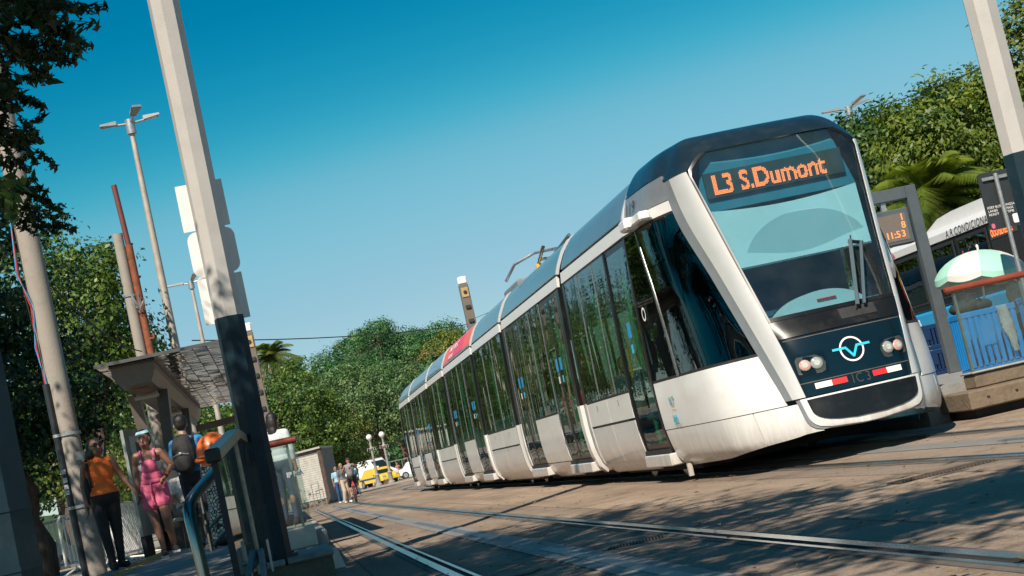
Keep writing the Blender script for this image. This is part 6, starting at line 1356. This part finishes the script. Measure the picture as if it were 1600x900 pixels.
def globe_lamp(x, y, label):
    r = empty('globe_lamp', (x, y, .09), label, 'lamp post', 'ornate lamp posts with a white globe'); m = mat('lamp_post_iron', (.26, .24, .22), .6, var=.2)
    obj('pedestal', MB().lathe([(.26, 0), (.26, .12), (.17, .2), (.16, .75), (.20, .8), (.12, .9)], (x, y, .09), 12), m, r, True)
    obj('shaft', MB().lathe([(.10, .9), (.085, 2.3), (.07, 3.3)], (x, y, .09), 10), m, r, True)
    cr = obj('collar', MB().lathe([(.07, 2.6), (.16, 2.68), (.18, 2.76), (.1, 2.86), (.08, 3.0)], (x, y, .09), 10), m, r, True)
    for k in range(4): a = PI / 2 * k + .4; obj('scroll', MB().tube([(x + .1 * math.cos(a), y + .1 * math.sin(a), 2.85), (x + .32 * math.cos(a), y + .32 * math.sin(a), 2.9), (x + .34 * math.cos(a), y + .34 * math.sin(a), 2.68)], .035, 6), m, cr, True)
    obj('globe', MB().ell((x, y, 3.68), (.21, .21, .22), 16, 10), mat('globe_white', (.75, .74, .70), .35), r, True); obj('globe_seat', MB().lathe([(.07, 3.3), (.12, 3.4), (.1, 3.45)], (x, y, .06), 10), m, r, True)
globe_lamp(6.70, 117.3, 'left one of the two ornate lamp posts with a white globe'); globe_lamp(7.62, 117.0, 'right one of the two ornate lamp posts with a white globe')
fence = empty('park_railing', (9, 165, 0), 'long grey railing in the shade behind the parked cars', 'fence')
for k in range(34): obj('bar', MB().box((1 + k * .62, 164.9, 0), (1.05 + k * .62, 164.96, 1.9)), M['galv'], fence)
obj('rail', MB().box((1, 164.88, 1.9), (22, 164.98, 1.98)), M['galv'], fence); obj('footing', MB().box((.8, 164.8, 0), (22, 165.1, .5)), M['cream'], fence)

def car(x, y, rz, label, paint, stripe=None, van=False):
    r = empty('car' if not van else 'van', (x, y, 0), label, 'taxi' if stripe else ('van' if van else 'car'), None, rz)
    L, W, Hh = (4.3, 1.72, 1.48) if not van else (4.9, 1.9, 2.3)
    prof = [(-L / 2, .35), (-L / 2 + .02, .75), (-L / 2 + .08, .86), (-L * .34, .95), (-L * .22, Hh - .03), (-.1, Hh), (L * .16, Hh - .04), (L * .30, .93), (L * .46, .80), (L / 2, .62), (L / 2, .35)] if not van else [(-L / 2, .4), (-L / 2, 1.9), (-L / 2 + .15, Hh), (L * .18, Hh), (L * .34, 1.35), (L * .47, 1.1), (L / 2, .9), (L / 2, .4)]
    secs = []
    n = len(prof)
    for q, w in ((-1, .80), (-.93, .97), (-.86, 1), (.86, 1), (.93, .97), (1, .80)):
        row = []
        for (px, pz) in prof:
            t = max(0, (pz - .9) / (Hh - .9)); row.append((px * (1 if abs(q) < .95 else .985), W / 2 * (q if abs(q) > .9 else q * 1.04) * (1 - .14 * t), pz if abs(q) < .95 else .35 + (pz - .35) * .97))
        secs.append(row)
    mb = MB(); mb.grid(secs, False); mb.f.append(tuple(range(n))); o = 5 * n; mb.f.append(tuple(o + k for k in range(n))[::-1])
    for i in range(5): mb.f.append((i * n, (i + 1) * n, (i + 1) * n + n - 1, i * n + n - 1))
    def part(nm, m_, mm): return obj(nm, m_, mm, r, True, local=True)
    body = part('body', mb, paint); gl = mat('car_glass', (.015, .02, .022), .08, coat=.5)
    for s in (-1, 1):
        y_ = s * (W / 2 * .945)
        pts = [(-L * .20, .98), (-L * .15, Hh - .12), (-.02, Hh - .09), (-.02, .98)] if not van else [(-.1, 1.4), (-.1, 1.95), (L * .15, 1.95), (L * .27, 1.4)]
        pts2 = [(.02, .98), (.02, Hh - .09), (L * .14, Hh - .12), (L * .255, .98)] if not van else None
        for pp in (pts, pts2):
            if pp: part('side_window', MB().add([(a, y_ * (1 - .14 * max(0, (z - .9) / (Hh - .9))) + s * .012 + s * W * .012, z) for a, z in pp], [(0, 1, 2, 3)]), gl)
        for px in (-L * .30, L * .30):
            w_ = part('wheel', MB().tube([(px, s * (W / 2 - .16), .32), (px, s * (W / 2 + .01), .32)], .32, 18), M['rubber']); obj('rim', MB().tube([(px, s * (W / 2), .32), (px, s * (W / 2 + .018), .32)], .20, 14), M['galv'], w_, True, local=True)
        part('headlight', MB().cbox((L / 2 - .05, s * W * .36, .70), (.14, .32, .13)), M['lens']); part('tail_light', MB().cbox((-L / 2 + .05, s * W * .40, .82), (.12, .2, .2)), M['red'])
        part('mirror', MB().ell((L * .20, s * (W / 2 + .06), .98), (.07, .10, .06), 8, 6), paint)
        if stripe: part('stripe', MB().box((-L * .44, s * (W / 2 + .006) - .004, .62), (L * .42, s * (W / 2 + .006) + .004, .76)), stripe)
    a, b2 = (prof[7], prof[6]) if not van else (prof[4], prof[3]); w0 = W * .40
    part('windscreen', MB().add([(a[0] + .015, -w0 * 1.06, a[1] + .05), (a[0] + .015, w0 * 1.06, a[1] + .05), (b2[0] + .03, w0 * .92, b2[1] - .05), (b2[0] + .03, -w0 * .92, b2[1] - .05)], [(0, 1, 2, 3)]), gl)
    a, b2 = (prof[3], prof[4]) if not van else ((-L / 2, 1.2), (-L / 2, 2.0))
    part('rear_window', MB().add([(a[0] - .02, -w0, a[1] + .05), (a[0] - .02, w0, a[1] + .05), (b2[0] - .02, w0 * .9, b2[1] - .05), (b2[0] - .02, -w0 * .9, b2[1] - .05)], [(0, 1, 2, 3)]), gl)
    part('number_plate', MB().cbox((L / 2 + .008, 0, .5), (.012, .4, .12)), M['white_vinyl']); part('bumper', MB().bbox((L / 2 - .06, -W * .46, .36), (L / 2 + .05, W * .46, .56), .03), paint)
    if stripe: part('roof_sign', MB().bbox((-.35, -.3, Hh), (-.15, .3, Hh + .14), .02), M['white_vinyl'])
    return r
white_car = mat('car_white', (.70, .70, .69), .25, coat=.6, var=.03); yellow_car = mat('car_yellow', (.72, .48, .03), .3, coat=.5, var=.03); silver_car = mat('car_silver', (.45, .46, .47), .3, metal=.6, coat=.5)
car(7.7, 133, -1.15, 'yellow taxi with a dark stripe parked behind the globe lamps', yellow_car, mat('taxi_blue', (.02, .05, .16), .4))
car(7.5, 139, -.9, 'white van parked behind the yellow taxi', white_car, None, True)
car(at_y(655, 740, 147).x, 147, .0, 'white hatchback parked behind the tail of the tram', white_car)
car(-6.6, 38, 1.2, 'silver car parked behind the crowd barriers at far left', silver_car)

# ------------------------------------------------------------------ right platform
RP = .40
rp2 = tag(empty('platform', (9, 30, 0)), kind='structure')
obj('platform_core', MB().box((7.10, 17.05, 0), (11.6, 60, RP)), M['paving'], rp2)
for k in range(10): obj('kerb_stone', MB().bbox((7.02, 17.06 + k * .9, RP - .14), (7.34, 17.95 + k * .9, RP + .004), .015), M['stone'], rp2)
obj('edge_guard', MB().box((7.0, 17.1, .10), (7.018, 50, .26)), mat('blue_edge', (.02, .10, .16), .5, var=.2), rp2)
ebk = tag(empty('platform_end_wall', (8, 16, 0)), kind='structure')
for k, (a, b2) in enumerate(((7.25, 9.0), (9.01, 11.0))):
    obj('upper_block', MB().bbox((7.60 if k == 0 else a, 16.75, .301), (b2, 17.05, .46), .015), M['old_concrete'], ebk); obj('coping', MB().bbox((7.58 if k == 0 else a, 16.72, .461), (b2, 17.08, .485), .01), M['stone'], ebk)
obj('lower_block', MB().bbox((7.24, 16.2, .10), (11.2, 17.04, .30), .015), M['old_concrete'], ebk); obj('footing', MB().box((7.34, 16.35, 0), (11.2, 17.04, .10)), M['dark'], ebk)
for k in range(4): obj('weep_hole', MB().cbox((7.45 + k * .33, 16.198, .21), (.03, .012, .02)), M['rubber'], ebk)
end_balustrade(7.6, 10.2, 16.95, .486, 1.43, 'glass platform end balustrade with a red brown rail before the umbrella')
# passenger information display in a portal frame
gf = empty('display_frame', (10.75, 24.4, RP), 'dark grey portal frame carrying a small orange departure display', 'display frame')
M['gantry'] = mat('gantry_grey', (.10, .115, .125), .4, metal=.3, var=.12, vscale=5)
gb = at_z(1492, 582, RP); gt = at_y(1437, 286, gb.y); HZ = gt.z
obj('post', MB().bbox((gb.x - .09, gb.y - .07, RP), (gb.x + .09, gb.y + .07, HZ), .01), M['gantry'], gf)
obj('beam', MB().bbox((gb.x - 2.6, gb.y - .069, HZ - .20), (gb.x - .091, gb.y + .069, HZ - .001), .01), M['gantry'], gf); obj('post', MB().bbox((gb.x - 2.78, gb.y - .07, RP), (gb.x - 2.61, gb.y + .07, HZ), .01), M['gantry'], gf)
dd = obj('display', MB().bbox((gb.x - 1.6, gb.y - .10, HZ - .92), (gb.x - .14, gb.y + .10, HZ - .34), .02), M['gantry'], gf)
obj('screen', MB().box((gb.x - 1.52, gb.y - .106, HZ - .85), (gb.x - .22, gb.y - .101, HZ - .42)), mat('screen_face', (.16, .13, .11), .3, var=.1), dd)
for txt, dz, ax in (('1', .30, -.32), ('8', .17, -.32), ('1', .03, -.62), ('1', .03, -.55), (':', .03, -.475), ('5', .03, -.44), ('3', .03, -.35)): obj('screen_lettering', place_text(txt, .15, lambda u, v, dz=dz, ax=ax: Vector((gb.x + ax + u, gb.y - .112, HZ - .83 + dz + v)), bold=.003), mat('led_dim', (.75, .24, .08), .5, emit=.55), dd)
for x in (-1.2, -.5): obj('hanger', MB().box((gb.x + x - .04, gb.y - .03, HZ - .34), (gb.x + x + .04, gb.y + .03, HZ - .201)), M['galv'], gf)
# bus at the kerb beyond
bus = empty('bus', (15, 24, 0), 'city bus with white roof, black window band and blue lower side', 'bus')
BX, BY0, BY1 = 13.5, 20.5, 32.6
blue_b = mat('bus_blue', (.02, .30, .60), .3, coat=.5, var=.06); white_b = mat('bus_white', (.72, .71, .70), .3, coat=.4, var=.05, dirt=.15, dirt_color=(.4, .36, .3))
obj('lower_body', MB().bbox((BX, BY0, .35), (BX + 2.5, BY1, 1.52), .06), blue_b, bus)
obj('window_band', MB().bbox((BX + .03, BY0 + .02, 1.50), (BX + 2.47, BY1 - .05, 2.79), .05), M['black'], bus)
obj('roof', MB().prism([(BX, 2.78), (BX, 2.92), (BX + .10, 3.04), (BX + 2.4, 3.04), (BX + 2.5, 2.92), (BX + 2.5, 2.78)], 'y', BY0, BY1), white_b, bus)
ac = obj('air_conditioner', MB().prism([(23.6, 3.0), (31.0, 3.0), (30.95, 3.10), (30.3, 3.27), (29.6, 3.31), (23.6, 3.31)], 'x', BX + .30, BX + 2.2), white_b, bus); obj('grille', MB().prism([(24.0, 3.18), (26.4, 3.18), (26.4, 3.32), (24.0, 3.32)], 'x', BX + .28, BX + .299), M['kiosk_dark'], ac)
obj('roof_mark', MB().prism([(BY1 - .5, 2.80), (BY1 - .05, 2.80), (BY1 - .05, 2.91), (BY1 - .4, 2.91)], 'x', BX - .004, BX - .001), mat('magenta', (.45, .03, .18), .5), bus)
obj('roof_lettering', place_text('A.R.CONDICIONADO', .215, lambda u, v: Vector((BX - .006, 29.45 - u * 1.0, 2.79 + v)), font_scale_x=.98, shear=.2, space=1.12), mat('bus_grey_letter', (.06, .06, .07), .5), bus)
for (a, b2) in ((31.0, 32.4), (29.25, 30.85), (27.75, 29.1), (24.0, 26.0), (22.2, 23.8)):
    w = obj('window', MB().bbox((BX + .012, a, 1.66), (BX + .029, b2, 2.72), .01), M['rubber'], bus); obj('pane', MB().box((BX + .006, a + .08, 1.72), (BX + .011, b2 - .08, 2.66)), M['darkglass'], w)
    obj('curtain', MB().cbox((BX + .004, b2 - .20, 2.2), (.003, .07, .5)), M['red'], w)
w = obj('window', MB().bbox((BX + .012, 26.05, 1.66), (BX + .029, 27.65, 2.74), .01), M['rubber'], bus)
ld = obj('route_display', MB().box((BX + .004, 26.55, 2.46), (BX + .011, 27.62, 2.68)), M['ledbar'], w); 
obj('route_lettering', place_text('OOO7SILVESTRE', .19, lambda u, v: Vector((BX - .004, 27.56 - u * .62, 2.50 + v)), bold=.006), M['led'], bus)
obj('stripe_yellow', MB().prism([(23.0, 2.46), (25.9, 2.46), (25.9, 2.60), (23.0, 2.60)], 'x', BX - .02, BX + .003), M['yellow'], bus); obj('stripe_red', MB().prism([(23.0, 2.28), (25.9, 2.28), (25.9, 2.44), (23.0, 2.44)], 'x', BX - .02, BX + .003), M['red'], bus)
obj('white_panel', MB().prism([(BY1 - 1.3, .5), (BY1 - .2, .5), (BY1 - .1, 1.4), (BY1 - .9, 1.4)], 'x', BX - .004, BX - .001), white_b, bus)
for y in (23.0, 30.4):
    w = obj('wheel', MB().tube([(BX - .01, y, .48), (BX + .28, y, .48)], .48, 22), M['rubber'], bus, True); obj('rim', MB().tube([(BX - .025, y, .48), (BX - .011, y, .48)], .28, 18), M['galv'], w, True)
obj('windscreen', MB().box((BX + .2, BY0 - .012, 1.1), (BX + 2.3, BY0 - .001, 2.7)), M['darkglass'], bus)
bus.location.z = .10
tag(obj('bus_lane', MB().box((11.75, 8, -.05), (60, 110, .10)), M['road']), kind='structure')
# beach umbrella
ub = empty('umbrella', (10.7, 22.4, RP), 'mint green and white beach umbrella over the blue crates', 'umbrella')
ut = at_y(1528, 391, 22.4); um = mat('umbrella_mint', (.30, .56, .46), .7, var=.06); uw = mat('umbrella_white', (.56, .55, .51), .7, var=.05)
tiltm = Matrix.Rotation(math.radians(7), 3, 'Y'); Rr, Hh = .68, .37; NS = 8
def upt(a, t): 
    q = Vector((Rr * math.sin(t * 1.25) / math.sin(1.25) * math.cos(a), Rr * math.sin(t * 1.25) / math.sin(1.25) * math.sin(a), -Hh * (1 - math.cos(t * 1.25)) / (1 - math.cos(1.25)))); return ut + tiltm @ q
for s in range(NS):
    P = [[upt(2 * PI * (s + k / 6) / NS + .35, max(.001, i / 8)) * 1.0 - Vector((0, 0, .035 * math.sin(PI * k / 6) * (i / 8) ** 2)) for k in range(7)] for i in range(9)]
    g_ = obj('gore', MB().grid(P), um if s % 2 else uw, ub, True)
    P2 = [P[-1], [p + tiltm @ Vector((0, 0, -.075 - .018 * math.sin(PI * k / 6))) for k, p in enumerate(P[-1])]]; obj('valance', MB().grid(P2), um if s % 2 else uw, g_, True)
    a = 2 * PI * s / NS + .35; obj('rib', MB().tube([upt(a, t) - Vector((0, 0, .012)) for t in (.02, .35, .7, 1)], .005, 4), M['steel'], ub)
obj('pole', MB().tube([ut + tiltm @ Vector((0, 0, .07)), ut + tiltm @ Vector((0, 0, -1.75))], .016, 8), M['sign_white'], ub, True); obj('finial', MB().ell(ut + Vector((0, 0, .06)), (.02, .02, .03), 8, 6), M['sign_white'], ub, True)
# blue crates behind the glass
M['crate'] = mat('crate_blue', (.008, .19, .50), .42, var=.1, vscale=5, coat=.1); M['crate_dark'] = mat('crate_dark_blue', (.004, .022, .075), .5, var=.1)
def crate(x, y, z, w, d, hgt, rz, label, m):
    r = empty('crate', (x, y, z), label, 'crate', 'blue slatted plastic crates on the right platform', rz)
    def o(n, mb): return obj(n, mb, m, r, local=True)
    o('base', MB().bbox((-w / 2, -d / 2, 0), (w / 2, d / 2, .07), .01)); o('rim', MB().bbox((-w / 2 - .015, -d / 2 - .015, hgt - .08), (w / 2 + .015, -d / 2 + .02, hgt), .01).bbox((-w / 2 - .015, d / 2 - .02, hgt - .08), (w / 2 + .015, d / 2 + .015, hgt), .01).bbox((-w / 2 - .015, -d / 2 + .021, hgt - .08), (-w / 2 + .02, d / 2 - .021, hgt), .01).bbox((w / 2 - .02, -d / 2 + .021, hgt - .08), (w / 2 + .015, d / 2 - .021, hgt), .01))
    for k in range(9):
        xx = -w / 2 + w * (k + .5) / 9
        for yy in (-d / 2, d / 2): o('slat', MB().cbox((xx, yy, hgt / 2), (w / 9 * .62, .018, hgt - .15)))
    for k in range(5):
        yy = -d / 2 + d * (k + .5) / 5
        for xx in (-w / 2, w / 2): o('slat', MB().cbox((xx, yy, hgt / 2), (.018, d / 5 * .62, hgt - .15)))
    o('label_plate', MB().cbox((-.06, -d / 2 - .014, hgt * .62), (w * .22, .012, hgt * .42)))
    return r
c1 = at_y(1540, 565, 19.6); crate(c1.x + .20, 19.8, RP, .78, .32, .80, .02, 'large blue slatted crate under the umbrella, with a bag hung on it', M['crate'])
c2 = at_y(1618, 545, 19.8); crate(c2.x + .42, 19.9, RP, .74, .34, .84, -.03, 'blue slatted crate cut by the right picture edge', M['crate'])
c3 = at_y(1462, 575, 25.4); crate(c3.x - .05, 25.4, RP, .6, .45, .42, .1, 'lower dark blue crate between the tram nose and the display frame', M['crate_dark']); crate(c3.x - .06, 25.42, RP + .425, .6, .45, .42, .06, 'upper dark blue crate stacked by the display frame', M['crate_dark'])
pb = empty('plastic_bag', (c1.x + .42, 19.58, 1.0), 'clear plastic bag hanging on the large blue crate', 'bag')
P = []; rng = np.random.default_rng(4)
for i in range(14):
    t = i / 13; w_ = .10 * math.sin(PI * min(1, .25 + t * .62)) * (1 - .35 * t); P.append([(c1.x + .38 + .07 * t + w_ * math.cos(q) + rng.normal(0, .007), 19.57 + w_ * .5 * math.sin(q) + rng.normal(0, .007), 1.20 - t * .62) for q in np.linspace(0, 2 * PI, 15)[:-1]])
obj('film', MB().grid(P, True), glass_mat('bag_film', (.82, .85, .86), ior=1.45, dirt=.55), pb, True)
bl = empty('black_bag', (at_y(1522, 505, 20.05).x, 20.0, 1.19), 'dark holdall lying on the blue crate under the umbrella', 'bag')
fused('sack', [('e', V3((-.12, 0, .08)), (.20, .15, .10)), ('e', V3((.12, .02, .07)), (.18, .14, .09)), ('e', V3((.0, -.02, .12)), (.10, .08, .07))], cloth('holdall', (.015, .02, .024), .3), bl, .012)
obj('handle', MB().tube([(-.12, -.1, .14), (-.06, -.11, .24), (.04, -.11, .24), (.1, -.1, .13)], .012, 6), blackc, bl, True, local=True)
# street vendor
vp = at_y(1574, 430, 22.6)
person((vp.x + .12, 22.9, RP), .9, 'vendor in a grey patterned T-shirt sitting under the umbrella', dict(pelvis=(0, 0, .56), waist=(0, -.03, .70), chest=(0, -.06, .87), neck=(0, -.10, 1.02), head=(0, -.15, 1.15), shL=(-.17, -.06, .98), elL=(-.22, -.10, .74), haL=(-.12, -.30, .66), shR=(.17, -.06, .98), elR=(.22, -.10, .74), haR=(.12, -.30, .66), hiL=(-.09, -.02, .54), knL=(-.12, -.42, .52), anL=(-.11, -.42, .09), toeL=(-.11, -.58, .03), hiR=(.09, -.02, .54), knR=(.12, -.42, .52), anR=(.11, -.42, .09), toeR=(.11, -.58, .03)), (.19, .085, .055),
       top=dict(m=cloth('grey_tee', (.33, .33, .32), .35, 14), sleeve=.7), bottom=dict(m=cloth('dark_jeans', (.012, .018, .030), .3)), shoes=blackc, hair=dict(), voxel=.010, k=1.1)
st = empty('stool', (vp.x + .12, 22.95, RP), 'plain stool under the vendor by the blue crates', 'stool')
obj('seat', MB().bbox((vp.x - .10, 22.78, RP + .44), (vp.x + .34, 23.2, RP + .48), .01), M['crate_dark'], st)
for sx in (0, 1):
    for sy in (0, 1): obj('leg', MB().box((vp.x - .08 + sx * .36, 22.8 + sy * .34, RP), (vp.x - .04 + sx * .36, 22.84 + sy * .34, RP + .44)), M['crate_dark'], st)
# dark sign seen from behind on a galvanised post
sg = empty('sign', (10.55, 21, RP), 'dark sign board seen from behind on a galvanised post by the right mast', 'sign')
s0, s1 = at_y(1536, 300, 21), at_y(1607, 300, 21); zt, zb_ = at_y(1560, 268, 21).z, at_y(1578, 352, 21).z; bd = mat('sign_back_dark', (.022, .026, .030), .5, var=.15)
obj('board', MB().prism(rounded(s0.x - .03, s1.x + .05, zb_ - .02, zt + .02, .05), 'y', 21.0, 21.02), bd, sg)
px_ = at_y(1562, 300, 20.95).x; obj('post', MB().tube([(px_, 20.95, RP), (px_, 20.95, zt - .02)], .032, 10), M['galv'], sg, True)
obj('channel', MB().bbox((px_ - .20, 20.965, zt - .10), (px_ + .18, 20.998, zt - .05), .006), M['galv'], sg)
for k, (txt, dx) in enumerate((('KEEP BUS\nLANES\nREADY', -.22), ('PASSAGE\nPASS\nTIME', .06))): obj('small_print', place_text(txt, .05, lambda u, v, dx=dx: Vector((px_ + dx + u, 20.994, zb_ + .28 + v))), M['white_vinyl'], sg)
obj('sticker', MB().prism(rounded(px_ + .12, px_ + .26, zb_ + .02, zb_ + .15, .02), 'y', 20.992, 20.998), M['white_vinyl'], sg); obj('sticker', MB().prism(rounded(px_ - .22, px_ - .17, zb_ - .0, zb_ + .07, .02), 'y', 20.992, 20.998), mat('pink_sticker', (.6, .12, .2), .5), sg)

# fallen leaves and grit on the road
rng = np.random.default_rng(61); n = 420; xy = np.stack([rng.uniform(.5, 7, n), 5 + 22 * rng.random(n) ** 1.3, np.full(n, .02)], 1)
tag(obj('fallen_leaves', leaf_mesh('fallen_leaves', xy, .055, np.tile((0, 0, 4.0), (n, 1)), rng.uniform(0, 1, n), seed=9, jitter=.5), leaf_mat('leaves_dry', (.10, .055, .02), (.34, .22, .07), .1)), 'dry leaves scattered over the road and tracks', 'leaves', kind='stuff')

# ------------------------------------------------------------------ passengers seen through the tram windows
def rider(x, y, rz, label, c, sk):
    person((x, y, .36), rz, label, dict(pelvis=(0, 0, .56), waist=(0, -.02, .70), chest=(0, -.03, .87), neck=(0, -.05, 1.03), head=(0, -.06, 1.17), shL=(-.16, -.03, .98), elL=(-.2, -.05, .74), haL=(-.12, -.26, .66), shR=(.16, -.03, .98), elR=(.2, -.05, .74), haR=(.12, -.26, .66), hiL=(-.09, -.02, .54), knL=(-.12, -.42, .52), anL=(-.11, -.42, .09), toeL=(-.11, -.58, .03), hiR=(.09, -.02, .54), knR=(.12, -.42, .52), anR=(.11, -.42, .09), toeR=(.11, -.58, .03)), sk,
           top=dict(m=cloth('rider_%d%d' % (int(c[0] * 100), int(c[2] * 100)), c), sleeve=.7), bottom=dict(m=cloth('dark_jeans', (.012, .018, .030), .3)), shoes=blackc, hair=dict(), voxel=.016, face=False)
rider(4.66, 20.85, .2, 'passenger in a pink top seated at the rear window of the first tram section', (.70, .18, .22), tan)
rider(4.62, 19.4, -.2, 'passenger in white seated at the middle window of the first tram section', (.65, .65, .63), brown)
rider(4.66, 24.6, .1, 'passenger in red seated between the doors of the second tram section', (.50, .06, .05), tan)
rider(4.66, 30.0, .1, 'passenger in blue seated in the third tram section', (.04, .22, .42), tan)
